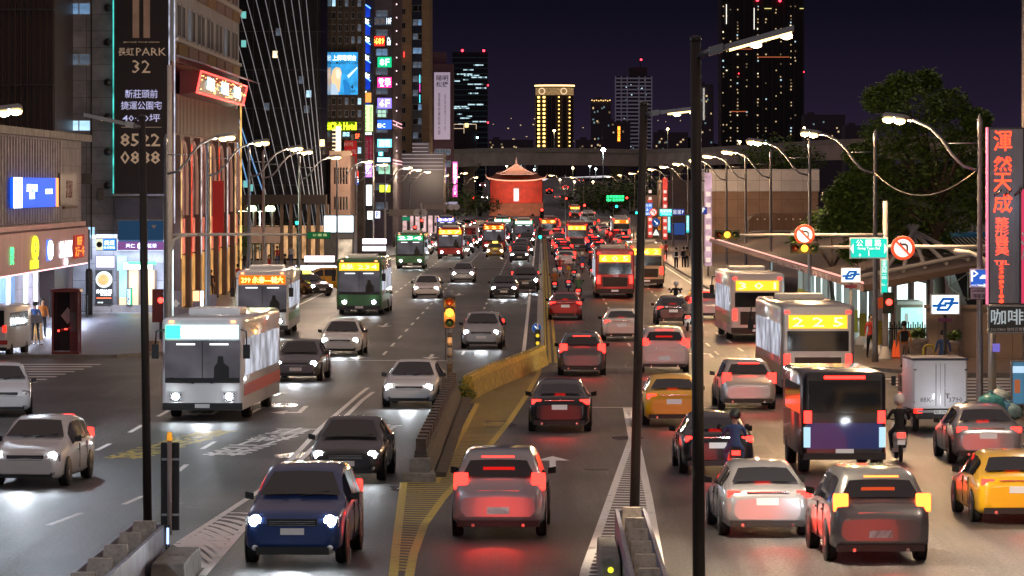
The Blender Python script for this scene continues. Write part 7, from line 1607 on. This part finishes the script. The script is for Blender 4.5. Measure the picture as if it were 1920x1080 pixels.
# --- people: one continuous skinned body each
def skin_person(pose):
    """verts: name -> (pos, radius)"""
    if pose == 'stand': la, ra, lf, rf, hl, hr = (-.10, 0), (.10, 0), 0, 0, (-.26, .02, .80), (.26, -.04, .80)
    J = {}
    sit = pose == 'ride'
    P = dict(pelvis=((0, 0, .95), .13), belly=((0, .0, 1.10), .125), chest=((0, .0, 1.32), .15), neck=((0, .0, 1.49), .055), head0=((0, -.015, 1.58), .085), head1=((0, -.02, 1.68), .10), head2=((0, -.005, 1.75), .06))
    E_ = [('pelvis', 'belly'), ('belly', 'chest'), ('chest', 'neck'), ('neck', 'head0'), ('head0', 'head1'), ('head1', 'head2')]
    st = {'stand': ((0, .0, .0), (0, .0, .0)), 'walk': ((-.26, .22, .10), (.20, -.16, .0)), 'walk2': ((.18, -.16, 0), (-.24, .22, .1)), 'talk': ((0, 0, 0), (.04, -.05, 0)), 'ride': ((0, 0, 0), (0, 0, 0))}[pose]
    for s, sg in (('l', -1), ('r', 1)):
        fy, ky, lift = st[0] if s == 'l' else st[1]
        P['hip' + s] = ((sg * .095, 0, .90), .095)
        if sit:
            P['hip' + s] = ((sg * .11, 0, .90), .10); P['knee' + s] = ((sg * .20, -.42, .82), .065); P['ankle' + s] = ((sg * .16, -.36, .42), .045); P['toe' + s] = ((sg * .16, -.52, .36), .035)
        else:
            P['knee' + s] = ((sg * .10, fy * .5 - .02 * (fy < 0), .50), .062); P['ankle' + s] = ((sg * .105, fy, .10 + lift * .4), .042); P['toe' + s] = ((sg * .12, fy - .15, .045 + lift * .2), .035)
        E_ += [('pelvis', 'hip' + s), ('hip' + s, 'knee' + s), ('knee' + s, 'ankle' + s), ('ankle' + s, 'toe' + s)]
        ay = -fy * .7
        P['sh' + s] = ((sg * .18, 0, 1.40), .06)
        if sit: P['el' + s] = ((sg * .27, -.18, 1.20), .042); P['wr' + s] = ((sg * .26, -.42, 1.16), .03)
        elif pose == 'talk' and s == 'l': P['el' + s] = ((sg * .25, .02, 1.13), .04); P['wr' + s] = ((sg * .14, -.22, 1.18), .028)
        else: P['el' + s] = ((sg * .24, ay * .4 + .03, 1.13), .042); P['wr' + s] = ((sg * .26, ay - .05, .90), .028)
        w_ = Vector(P['wr' + s][0]); d = (w_ - Vector(P['el' + s][0])).normalized()
        P['palm' + s] = (tuple(w_ + d * .07), .028)
        E_ += [('chest', 'sh' + s), ('sh' + s, 'el' + s), ('el' + s, 'wr' + s), ('wr' + s, 'palm' + s)]
        side = Vector((0, 1, 0)) if not sit else Vector((1, 0, 0)); pc = Vector(P['palm' + s][0])
        for k, (o_, ln) in enumerate(((-.03, .075), (-.01, .09), (.01, .085), (.03, .065))):
            a = pc + side * o_ + d * .035; P['f%d%s' % (k, s)] = (tuple(a), .010); P['g%d%s' % (k, s)] = (tuple(a + d * ln * .7 + Vector((-sg * .02, -.005, 0))), .008); E_ += [('palm' + s, 'f%d%s' % (k, s)), ('f%d%s' % (k, s), 'g%d%s' % (k, s))]
        P['t' + s] = (tuple(pc + side * -.05 - d * .0), .010); E_ += [('palm' + s, 't' + s)]
    P['nose'] = ((0, -.125, 1.645), .012); E_.append(('head1', 'nose'))
    names = list(P); me = bpy.data.meshes.new('person'); me.from_pydata([P[n_][0] for n_ in names], [(names.index(a), names.index(c_)) for a, c_ in E_], [])
    o = bpy.data.objects.new('person', me); COL.objects.link(o)
    o.modifiers.new('Skin', 'SKIN')
    if not me.skin_vertices: 
        bpy.context.view_layer.objects.active = o; bpy.ops.mesh.customdata_skin_add()
    for i, n_ in enumerate(names): r_ = P[n_][1]; me.skin_vertices[0].data[i].radius = (r_, r_ * (.72 if n_ in ('chest', 'belly', 'pelvis') else 1)); me.skin_vertices[0].data[i].use_root = n_ == 'pelvis'
    o.modifiers.new('Sub', 'SUBSURF').levels = 1
    dg = bpy.context.evaluated_depsgraph_get(); dg.update(); m2 = bpy.data.meshes.new_from_object(o.evaluated_get(dg)); bpy.data.objects.remove(o)
    for mt in (MSKIN, MSHIRT, MPANT, MSHOE): m2.materials.append(mt)
    for p in m2.polygons:
        c_ = p.center; p.use_smooth = True
        arm = abs(c_.x) > .20 and c_.z < 1.5
        low = .93 if not sit else .99
        if c_.z > 1.47: k = 0
        elif arm and ((not sit and c_.z < 1.0 and not c_.z < .7) or (sit and c_.y < -.36 and c_.z > 1.0)): k = 0
        elif c_.z > low: k = 1
        elif (c_.z > .12 and not sit) or (sit and c_.z > .45): k = 2
        else: k = 3
        p.material_index = k
    return m2
MSKIN = mat('skin', (.42, .25, .17), .5); MSHIRT = mat('cloth_shirt', (.3, .3, .3), .85); MPANT = mat('cloth_trousers', (.03, .035, .05), .85); MSHOE = mat('shoe_leather', (.03, .03, .03), .6)
CLOTH = {'white': mat('cloth_white', (.6, .6, .6), .85), 'red': mat('cloth_red', (.4, .04, .03), .85), 'black': mat('cloth_black', (.015, .015, .018), .85), 'grey': mat('cloth_grey', (.16, .16, .17), .85), 'blue': mat('cloth_blue', (.05, .10, .25), .85), 'beige': mat('cloth_beige', (.35, .27, .18), .85), 'green': mat('cloth_green', (.06, .15, .07), .85), 'orange': mat('cloth_orange', (.5, .16, .03), .85), 'skin': MSKIN}
PM = {p: skin_person(p) for p in ('stand', 'walk', 'walk2', 'talk', 'ride')}
HAIR = mat('black_hair', (.012, .010, .009), .6)
hair_me = MB().lathe([(.03, 1.80), (.085, 1.775), (.112, 1.71), (.108, 1.64), (.09, 1.60)], (0, .018, 0), 12).mesh('hair', HAIR)
helm_me = MB().lathe([(.02, 1.84), (.09, 1.82), (.14, 1.74), (.145, 1.66), (.12, 1.58)], (0, 0, 0), 14).mesh('helmet', WHITEP)
def person(label, x, y, z, rz, pose, shirt, pants, bag=None, helmet=None, s=1.0, group=None):
    t = link('person', PM[pose], None, (x, y, z), rz); tag(t, label, 'person', group); t.scale = (s, s, s)
    for sl, mt in ((1, CLOTH[shirt]), (2, CLOTH[pants])): t.material_slots[sl].link = 'OBJECT'; t.material_slots[sl].material = mt
    t.material_slots[0].link = 'OBJECT'; t.material_slots[0].material = MSKIN; t.material_slots[3].link = 'OBJECT'; t.material_slots[3].material = MSHOE
    h = link('helmet' if helmet else 'hair', helm_me if helmet else hair_me, t)
    if helmet: h.material_slots[0].link = 'OBJECT'; h.material_slots[0].material = PAINTS[helmet]
    if bag:
        o = MB().box(-.14, .14, .11, .25, 1.02, 1.42).build('backpack', CLOTH[bag], t); bevel(o, .04, 2)
    return t
# --- scooter
def make_scooter(name):
    t = link(name, None); PROTO.append(t)
    mb = MB()
    mb.rings([[(-.16, .15, .62), (.16, .15, .62), (.14, .15, .72), (-.14, .15, .72)], [(-.19, .5, .50), (.19, .5, .50), (.15, .5, .76), (-.15, .5, .76)], [(-.12, .92, .62), (.12, .92, .62), (.08, .92, .78), (-.08, .92, .78)]])
    mb.rings([[(-.17, -.35, .24), (.17, -.35, .24), (.17, -.35, .30), (-.17, -.35, .30)], [(-.17, .25, .24), (.17, .25, .24), (.17, .25, .34), (-.17, .25, .34)]], sm=False)
    mb.rings([[(-.19, -.40, .26), (.19, -.40, .26), (.19, -.33, .28), (-.19, -.33, .28)], [(-.22, -.52, .62), (.22, -.52, .62), (.20, -.44, .66), (-.20, -.44, .66)], [(-.13, -.60, .92), (.13, -.60, .92), (.11, -.50, .96), (-.11, -.50, .96)]])
    b = mb.build('body', PAINTS['white'], t); b.material_slots[0].link = 'OBJECT'
    MB().rings([[(-.13, .08, .74), (.13, .08, .74), (.10, .08, .80), (-.10, .08, .80)], [(-.13, .75, .77), (.13, .75, .77), (.10, .75, .84), (-.10, .75, .84)]]).build('seat', DARKT, t)
    MB().tube([(0, -.52, .9), (0, -.50, 1.04)], .03, 6).tube([(-.33, -.40, 1.06), (-.1, -.50, 1.03), (.1, -.50, 1.03), (.33, -.40, 1.06)], .018, 6).tube([(-.24, -.46, 1.04), (-.32, -.5, 1.22)], .01, 4).tube([(.24, -.46, 1.04), (.32, -.5, 1.22)], .01, 4).build('handlebar', DARKT, t)
    for sgn in (-1, 1): MB().lathe([(.01, -.01), (.07, 0), (.01, .01)], (sgn * .33, -.5, 1.25), 10, axis='y').build('mirror', DARKT, t)
    for wy in (-.68, .72): wh = MB().lathe([(.14, -.045), (.24, -.04), (.26, 0), (.24, .04), (.14, .045)], (0, wy, .26), 14, axis='x').build('wheel', RUBBER, t); MB().lathe([(.02, .03), (.15, .03), (.15, -.03), (.02, -.03)], (0, wy, .26), 12, axis='x').build('rim', RIM, wh)
    MB().lathe([(.01, -.04), (.06, -.02), (.075, .03)], (0, -.60, .86), 10, axis='y').build('headlight', HEAD, t)
    MB().box(-.10, .10, .90, .94, .66, .76).build('taillight', TAIL, t); MB().box(-.10, .10, .90, .93, .46, .58).build('number_plate', PLATELIT, t)
    return t
scooter = make_scooter('scooter')

# --- placing
def place(proto, label, cat, x, y, rz, color=None, group=None, head=None, tail=None, extra=None, name=None, scale=1.0):
    t = copy_tree(proto); t.location = (x, y, 0); t.rotation_euler = (0, 0, rz); tag(t, label, cat, group); t.scale = (scale,) * 3
    for c in t.children:
        nm = c.name.split('.')[0]
        if color and nm in ('body', 'cargo_box') and color in PAINTS: c.material_slots[0].link = 'OBJECT'; c.material_slots[0].material = PAINTS[color]
        if head is not None and nm == 'headlight': c.material_slots[0].link = 'OBJECT'; c.material_slots[0].material = head
        if tail is not None and nm in ('taillight', 'brake_light'): c.material_slots[0].link = 'OBJECT'; c.material_slots[0].material = tail
    return t
def beam(t, y0, z, E, col=(.88, .94, 1), half=.6):
    L_ = bpy.data.lights.new('headlight_beam', 'SPOT'); L_.energy = E * .13; L_.color = col; L_.spot_size = R(76); L_.spot_blend = 1.0; L_.shadow_soft_size = .15
    lo = bpy.data.objects.new('headlight_beam', L_); COL.objects.link(lo); lo.parent = t; lo.location = (0, y0 - .15, z); lo.rotation_euler = (R(86), 0, R(180)); return lo
def redglow(t, y1, z, E):
    L_ = bpy.data.lights.new('taillight_glow', 'POINT'); L_.energy = E * .42; L_.color = (1, .05, .03); L_.shadow_soft_size = .6
    lo = bpy.data.objects.new('taillight_glow', L_); COL.objects.link(lo); lo.parent = t; lo.location = (0, y1 + 2.0, z * .6); return lo
OFFH = mat('unlit_headlight', (.4, .4, .42), .12, .5); OFFT = mat('unlit_tail', (.15, .01, .01), .3)
def led(t, sx, col, s, panel, front=True):
    """route display of a bus"""
    scr = [c for c in t.children if c.name.split('.')[0] == ('destination_screen' if front else 'route_screen')][0]
    scr.material_slots[0].link = 'OBJECT'; scr.material_slots[0].material = panel
    if front: text(scr, sx, 0, 2.67, 1.95, .30, neon('led_%s' % panel.name, col, s), y=-5.5 - .04, depth=.01, bold=.02)
    else: text(scr, sx, 0, 2.52, 1.7, .32, neon('led_%s' % panel.name, col, s), y=5.5 + .03, face='y+', depth=.01, bold=.02)
PO = neon('orange_led_panel', (1, .20, .01), .9); PG = neon('green_led_panel', (.02, .6, .2), .7); PW_ = neon('white_led_panel', (.7, .9, .95), 1.2); PY = neon('yellow_led_panel', (1, .42, .02), 1.6)

def at(px, py): return G(px, py)[:2]
# ---- oncoming side (fronts to the camera)
def onc(proto, px, py, color, label, rz=0, E=0, cat='car', group=None, head=HEAD):
    x, y = at(px, py); L = 2.25 if proto not in (bus, lorry) else 5.5
    t = place(proto, label, cat, x, y + L, rz * .16, color, group, head=head)
    if E: beam(t, -L, .65, E)
    return t
def rec(proto, px, py, color, label, rz=0, E=0, cat='car', group=None, tail=TAIL):
    x, y = at(px, py); L = 2.3 if proto not in (bus, lorry) else 5.5
    t = place(proto, label, cat, x, y + L, R(180) + rz * .16, color, group, tail=tail)
    if E: redglow(t, L, .7, E)
    return t
# buses
t = onc(bus, 490, 632, 'white', 'white bus with orange numbered display pulled in at shop side kerb', R(3), 700, 'bus'); led(t, '299 永春—輔大', (1, .62, .12), 5, PO)
t = onc(bus, 393, 790, 'white', 'bus with bright white and green display crossing the junction', R(-14), 900, 'bus'); led(t, '265 行政院', (1, 1, 1), 7, PW_)
s_ = [c for c in t.children if c.name.split('.')[0] == 'destination_screen'][0]; MB().box(-1.09, -.65, -5.56, -5.53, 2.47, 2.87).build('green_panel', neon('green_led_end', (.03, .9, .4), 3), s_)
for c in t.children:
    if c.name.split('.')[0] == 'stripe': c.material_slots[0].link = 'OBJECT'; c.material_slots[0].material = mat('bus_stripe_red', (.45, .03, .03), .4)
t = onc(bus, 676, 592, 'green', 'green bus with orange and green display behind the numbered bus', R(-5), 500, 'bus'); led(t, '綠 234', (1, .75, .1), 6, PY)
t = onc(bus, 769, 505, 'green', 'dark green bus with mint display next to the shelters', 0, 200, 'bus'); led(t, '234', (.7, 1, .85), 5, PG)
t = onc(bus, 844, 487, 'red', 'dim red bus with orange display right of the mint displayed bus', 0, 200, 'bus'); led(t, '257', (1, .6, .1), 5, PY)
t = onc(bus, 926, 473, 'red', 'orange fronted bus waiting behind the yellow taxi', 0, 0, 'bus'); led(t, '2 2 3', (1, .8, .2), 6, PO)
t = onc(bus, 942, 452, 'black', 'dark bus with thin green display behind the orange fronted bus', 0, 0, 'bus'); led(t, '— —', (.05, 1, .3), 4, PG)
t = onc(bus, 982, 458, 'grey', 'dark bus with green display first in lane at the median', 0, 0, 'bus'); led(t, '————', (.05, 1, .3), 4, PG)
t = onc(bus, 836, 450, 'blue', 'small far bus with violet display in the shop side lane', 0, 0, 'bus'); led(t, '307', (.8, .8, 1), 5, neon('violet_led_panel', (.2, .15, 1), 1.6))
t = onc(lorry, 880, 462, 'white', 'white delivery lorry between the red bus and the orange bus', 0, 0, 'lorry')
# cars near and middle, oncoming
cars = [(onc, sedan, 655, 905, 'black', 'black sedan with lit headlights beside the near white lane lettering', -16, 900),
        (onc, suv, 560, 1062, 'blue', 'dark blue suv leaving at the bottom of the oncoming lanes', -18, 1100),
        (onc, sedan, 775, 765, 'white', 'white sedan rounding the bend beside the toothed wall', -24, 700),
        (onc, hatch, 905, 655, 'silver', 'silver hatchback next to the yellow wall heading down', -12, 600),
        (onc, sedan, 560, 716, 'grey', 'grey sedan crossing the stop line beside numbered bus', -18, 700),
        (onc, sedan, 640, 668, 'white', 'white sedan in the middle lane behind the grey sedan', -10, 500),
        (onc, hatch, 60, 915, 'white', 'white hatchback in the lane nearest the parked white car', -32, 800),
        (onc, sedan, 945, 560, 'black', 'black sedan with glaring headlights left of the median line', -3, 500),
        (onc, suv, 985, 549, 'black', 'black suv with glaring headlights hugging the median line', 0, 500),
        (onc, hatch, 700, 585, 'white', 'white hatchback in lane beside green bus', -8, 400),
        (onc, sedan, 800, 560, 'white', 'white sedan mid avenue in front of the two red buses', -6, 400),
        (onc, sedan, 868, 530, 'silver', 'silver sedan mid avenue behind the white sedan', -3, 300)]
for fn, p, px, py, c_, lb, rz, E in cars: fn(p, px, py, c_, lb, R(rz), E)
# receding, near
t = rec(suv, 940, 1010, 'silver', 'silver suv with broad red tail lights at the foot of yellow gore', R(-10), 70)
t = rec(sedan, 1052, 812, 'black', 'black sedan with red tail lights passing the yellow gore tip', R(-7), 40)
t = rec(hatch, 1092, 705, 'grey', 'grey hatchback with red tail lights in the lane beside yellow line', R(-3), 30)
t = rec(sedan, 1166, 640, 'white', 'white sedan with red tail lights right of dark leaning column', 0, 25)
t = rec(sedan, 1060, 600, 'red', 'dark red sedan next to the median behind the scooters', 0, 25)
t = rec(sedan, 1262, 800, 'yellow', 'yellow taxi cab between the two dark lamp columns and the lane dashes', R(6), 40)
t = rec(suv, 1245, 700, 'white', 'white suv ahead of the yellow taxi cab', R(3), 30)
t = rec(hatch, 1400, 770, 'silver', 'silver hatchback in the middle lanes beside small bus', R(12), 30)
t = rec(sedan, 1430, 1010, 'silver', 'silver sedan at the bottom edge by the thick column', R(16), 60)
t = rec(suv, 1640, 1058, 'grey', 'grey suv with yellow orange tail lights at the bottom of the kerb lanes', R(18), 60, tail=emis('tail_orange', (1, .10, .015), 7))
t = rec(lorry, 1592, 905, 'black', 'tall black van with blue lower rear panel', R(14), 50, 'van')
t = rec(sedan, 1342, 892, 'black', 'black sedan straddling the white lane dashes', R(10), 50)
t = rec(sedan, 1848, 872, 'silver', 'silver sedan with red tail lights behind the white box truck', R(12), 40)
t = rec(sedan, 1905, 985, 'yellow', 'yellow taxi cut by the frame below the silver sedan', R(14), 40)
t = rec(bus, 1525, 746, 'silver', 'small grey bus with broad yellow display near the corner', R(10), 60, 'bus', tail=TAIL); led(t, '2 2 5', (1, .8, .2), 5, PY, False)
t = rec(bus, 1415, 640, 'white', 'white bus with red band and yellow display beside the canopy', R(8), 50, 'bus'); led(t, '3 0 1', (1, .8, .2), 5, PY, False)
t = rec(bus, 1152, 560, 'red', 'red bus with yellow display between the scooters and dark column', R(2), 40, 'bus'); led(t, '6 0 5', (1, .75, .15), 5, PY, False)
t = rec(bus, 1212, 540, 'beige', 'beige bus with yellow display right of dark leaning column', R(2), 40, 'bus'); led(t, '2 6 2', (1, .75, .15), 5, PY, False)
t = rec(bus, 1082, 470, 'red', 'farther red bus with yellow display amid tail lights', 0, 0, 'bus'); led(t, '2 0 2', (1, .75, .15), 5, PY, False)
t = rec(bus, 1028, 452, 'red', 'far red bus with orange display beside the median head', 0, 0, 'bus'); led(t, '2 9', (1, .75, .15), 5, PO, False)
t = rec(bus, 1103, 432, 'silver', 'pale coach with unlit rear beyond the red buses', 0, 0, 'coach', tail=TAILDIM)
t = rec(bus, 1165, 452, 'white', 'white bus low behind the beige bus', 0, 0, 'bus'); led(t, '5 1', (1, .75, .15), 5, PO, False)
t = rec(bus, 1078, 412, 'red', 'tiny red bus right of the city gate', 0, 0, 'bus'); led(t, '0 6 30', (1, .75, .15), 5, PY, False)
t = rec(hatch, 1320, 600, 'silver', 'silver hatchback beside the white bus near the canopy', R(6), 25)
t = rec(sedan, 1262, 610, 'black', 'black sedan ahead of the white suv in the third lane', R(3), 25)
# white box truck with its registration
x, y = at(1757, 812); t = place(boxtruck, 'small white box truck with twin rear doors and registration letters', 'truck', x, y + 2.3, R(180), None, None)
t.rotation_euler.z = R(180) + R(3); t.scale = (.92,) * 3
L_ = bpy.data.lights.new('truck_rear_fill', 'POINT'); L_.energy = 10; L_.color = (.9, .92, 1); L_.shadow_soft_size = .1; lo = bpy.data.objects.new('truck_rear_fill', L_); COL.objects.link(lo); lo.parent = t; lo.location = (0, 3.3, 1.0)  # unseen point light behind the truck, brightens its rear doors
for s2, cx_, wd in (('8BK-', .43, .40), ('3790', -.47, .42)): text(t, s2, cx_, 1.02, wd, .15, mat('grey_stencil', (.12, .12, .14), .5), y=2.318, face='y+', bold=.0, depth=.004).name = 'registration_lettering'
text(t, '8BK-3790', 0, .64, .36, .09, BLACK, y=2.326, face='y+', bold=.0, depth=.003)
# parked things on the left
x, y = at(-16, 672); t = place(lorry, 'white minibus with red waist band parked at the plaza kerb', 'van', x - .0, y + 2.3, R(180) - R(6), 'white', None, scale=.86, tail=TAILDIM)
MB().box(-1.04, 1.04, 2.60, 2.63, .66, .86).build('waist_band', mat('red_waist_band', (.5, .04, .03), .4), t)
for c in list(t.children):
    if c.name.split('.')[0] in ('rear_panel', 'glowing_panel', 'brake_light'): bpy.data.objects.remove(c)
x, y = at(-12, 782); place(hatch, 'white hatchback waiting in the side street, headlights off', 'car', x, y + 2.1, R(8), 'white', None, head=OFFH, tail=OFFT)
# taxis by the shelter
x, y = at(572, 556); t = place(sedan, 'black taxi with yellow roof light turning at the shop side', 'taxi', x, y + 2, R(30), 'black', None, head=HEAD, tail=TAILDIM); MB().box(-.25, .25, -.1, .1, 1.46, 1.60).build('roof_sign', emis('taxi_roof_sign', (1, .8, .1), 3), t)
x, y = at(602, 546); t = place(hatch, 'yellow and black taxi seen from its side behind the black taxi', 'taxi', x, y + 2, R(-82), 'yellow', None, head=HEADW, tail=TAILDIM)
x, y = at(928, 483); t = place(sedan, 'yellow taxi stopped before the orange fronted bus', 'taxi', x, y + 2, 0, 'yellow', None, head=HEADW); MB().box(-.25, .25, -.1, .1, 1.46, 1.60).build('roof_sign', emis('taxi_roof_sign', (1, .8, .1), 3), t)
# jam of far traffic
r = random.Random(77); cn = ['white', 'silver', 'grey', 'black', 'blue', 'red', 'beige', 'white', 'black']
used = []
lane_o = [('beside the median', -1.9), ('second from the median', -5.0), ('third from the median', -8.2), ('beside the shop kerb', -12.3)]
lane_r = [('beside the median', 2.1), ('second from the median', 5.6), ('beside the station kerb', 9.3)]
cnt = {}
def lab(base, key):
    n_ = cnt.get(key, 0); cnt[key] = n_ + 1; return n_
def rowword(n_): return ['front', 'second', 'third', 'fourth', 'fifth', 'sixth', 'seventh', 'eighth', 'ninth', 'tenth', 'eleventh', 'twelfth', 'thirteenth', 'fourteenth'][n_]
for li, (ln, xx) in enumerate(lane_o):
    Y = [392, 470, 430, 440][li] + r.uniform(0, 8); k = 0
    while Y < 900 and k < 12:
        p, kind = r.choice([(sedan_f, 'sedan'), (hatch_f, 'hatchback'), (suv_f, 'suv')]); c_ = r.choice(cn)
        t = place(p, '%s %s, %s in the queue of the oncoming lane %s' % (c_, kind, rowword(k), ln), 'car', xx + r.uniform(-.25, .25), Y, 0, c_, 'queue of oncoming cars far up the avenue', head=r.choice([HEAD, HEAD, HEADW]))
        if k < 2: beam(t, -2.2, .65, 350)
        Y += r.uniform(7.5, 11) + k * 3.5; k += 1
for li, (ln, xx) in enumerate(lane_r):
    Y = [372, 310, 352][li] + r.uniform(0, 6); k = 0
    while Y < 1000 and k < 14:
        bl_ = any(abs(Y - yy) < 9 and abs(xx - x_) < 2.4 for x_, yy in ((at(1152, 560)[0], at(1152, 560)[1] + 5.5), (at(1212, 540)[0], at(1212, 540)[1] + 5.5), (at(1082, 470)[0], at(1082, 470)[1] + 5.5), (at(1028, 452)[0], at(1028, 452)[1] + 5.5), (at(1165, 452)[0], at(1165, 452)[1] + 5.5), (at(1103, 432)[0], at(1103, 432)[1] + 5.5)))
        if not bl_:
            p, kind = r.choice([(sedan_f, 'sedan'), (hatch_f, 'hatchback'), (suv_f, 'suv')]); c_ = r.choice(cn)
            t = place(p, '%s %s with red tail lights, %s in departing lane %s' % (c_, kind, rowword(k), ln), 'car', xx + r.uniform(-.25, .25), Y, R(180), c_, 'queue of departing cars with red tail lights')
            if k < 3: redglow(t, 2.3, .7, 25)
            k += 1
        Y += r.uniform(7.5, 11) + k * 3.0
# cars on the far ramp
for k, (px, py, Y, fn) in enumerate(((1045, 372, 1180, 0), (1060, 356, 1270, 0), (1072, 392, 1090, 0), (1030, 362, 1230, 0), (1090, 341, 1400, 0), (905, 350, 1350, 1), (909, 372, 1180, 1))):
    t = place(suv_f if k % 2 else sedan_f, 'tiny %s car %s' % (cn[k], ['low on the far ramp', 'halfway up the far ramp', 'at the foot of the far ramp', 'on the inner lane of far ramp', 'near the top of the far ramp', 'high on the road left of gate', 'lower on the road left of gate'][k]), 'car', X(px, Y), Y, 0 if fn else R(180), cn[k], 'tiny cars on the far ramps'); t.location.z = Z(py, Y) - .4 if Y > 1100 else 0
# scooters with riders in the gap beside the median
sc = [(1050, 520, 'white', 'red', 'white'), (1076, 528, 'black', 'grey', 'black'), (1092, 512, 'red', 'blue', 'white'), (1110, 524, 'white', 'black', 'red'), (1066, 548, 'blue', 'beige', 'yellow'), (1040, 552, 'black', 'orange', 'white'), (1122, 540, 'white', 'white', 'black'), (1084, 566, 'red', 'green', 'white'), (1268, 585, 'black', 'black', 'white'), (1290, 622, 'white', 'grey', 'red'), (1380, 905, 'black', 'blue', 'black'), (1690, 868, 'white', 'black', 'white')]
sn = ['ahead of the red sedan', 'in the middle of the scooter pack', 'at the head of the scooter pack', 'beside the red bus', 'at the back of the scooter pack', 'along the median curb', 'behind the red bus', 'closest behind the scooter pack', 'near the station kerb', 'by the silver hatchback', 'beside black sedan on the dashes', 'behind the small white truck']
for k, (px, py, c_, sh_, hm) in enumerate(sc):
    x, y = at(px, py); t = place(scooter, '%s scooter %s' % (c_, sn[k]), 'scooter', x, y + .9, R(180), c_, None)
    if y < 250: redglow(t, 1.0, .7, 12)
    person('rider in %s, %s helmet, on %s scooter %s' % (sh_, hm, c_, sn[k]), x, y + .9 - .30, -.10, R(180), 'ride', sh_, 'black' if k % 2 else 'blue', None, hm)
x, y = at(150, 905)
# ---- pedestrians
ppl = [(325, 613, 180, 'stand', 'white', 'black', 'black', 'person in white shirt with black backpack beside the tall pale mast'),
       (458, 500, 20, 'walk', 'grey', 'black', None, 'person in grey walking past the flagpoles'), (446, 545, 200, 'walk2', 'red', 'black', None, 'person in red top crossing the pavement behind the numbered bus'),
       (470, 540, 160, 'stand', 'white', 'red', None, 'person in white top and red trousers near the numbered bus'), (505, 522, 10, 'talk', 'red', 'black', None, 'person in red and black beneath the sign board back'),
       (520, 500, 180, 'walk', 'red', 'blue', None, 'person in red top and blue trousers by the globe lamps'), (546, 497, 0, 'stand', 'white', 'blue', None, 'person in white shirt and blue trousers right of globe lamps'),
       (498, 512, 90, 'walk', 'beige', 'black', None, 'person in beige top walking sideways on the plaza'), (534, 520, 270, 'walk2', 'black', 'grey', None, 'person in black top walking towards the glass tower'),
       (395, 560, 0, 'stand', 'black', 'black', 'red', 'person in black with red bag beside notice stand'), (880, 0, 0, 0, 0, 0, 0, 0),
       (1268, 503, 180, 'stand', 'white', 'black', 'black', 'person in white shirt waiting at the station kerb'), (1282, 502, 160, 'talk', 'grey', 'black', 'black', 'person in grey top with backpack beside the white shirted one'),
       (1288, 502, 200, 'stand', 'black', 'black', 'beige', 'person in black top with beige backpack at the station kerb'), (1248, 488, 180, 'walk', 'red', 'black', None, 'person in red top farther up the station kerb'),
       (1695, 690, 180, 'walk', 'orange', 'skin', 'black', 'person in orange top and shorts walking by the large pot'), (1633, 672, 10, 'walk2', 'red', 'black', None, 'person in red top under the canopy beside the lamp'),
       (1645, 655, 0, 'stand', 'beige', 'black', None, 'person in beige top standing behind the red topped walker'), (1768, 712, 190, 'walk', 'blue', 'blue', None, 'person in pale blue clothes walking behind the metro sign post'),
       (1530, 555, 180, 'stand', 'black', 'black', None, 'person in black waiting under the canopy roof'), (66, 640, 180, 'walk', 'blue', 'black', None, 'person in blue walking behind the minibus'), (80, 632, 20, 'stand', 'orange', 'black', None, 'person in orange top at the menu board')]
for px, py, rz, pose, sh_, pa, bg, lb in ppl:
    if not lb: continue
    Y = YG(py, .12); person(lb, X(px, Y), Y, .12, R(rz), pose, sh_, pa, bg)
for p in PROTO:
    for c in list(p.children_recursive): bpy.data.objects.remove(c)
    bpy.data.objects.remove(p)
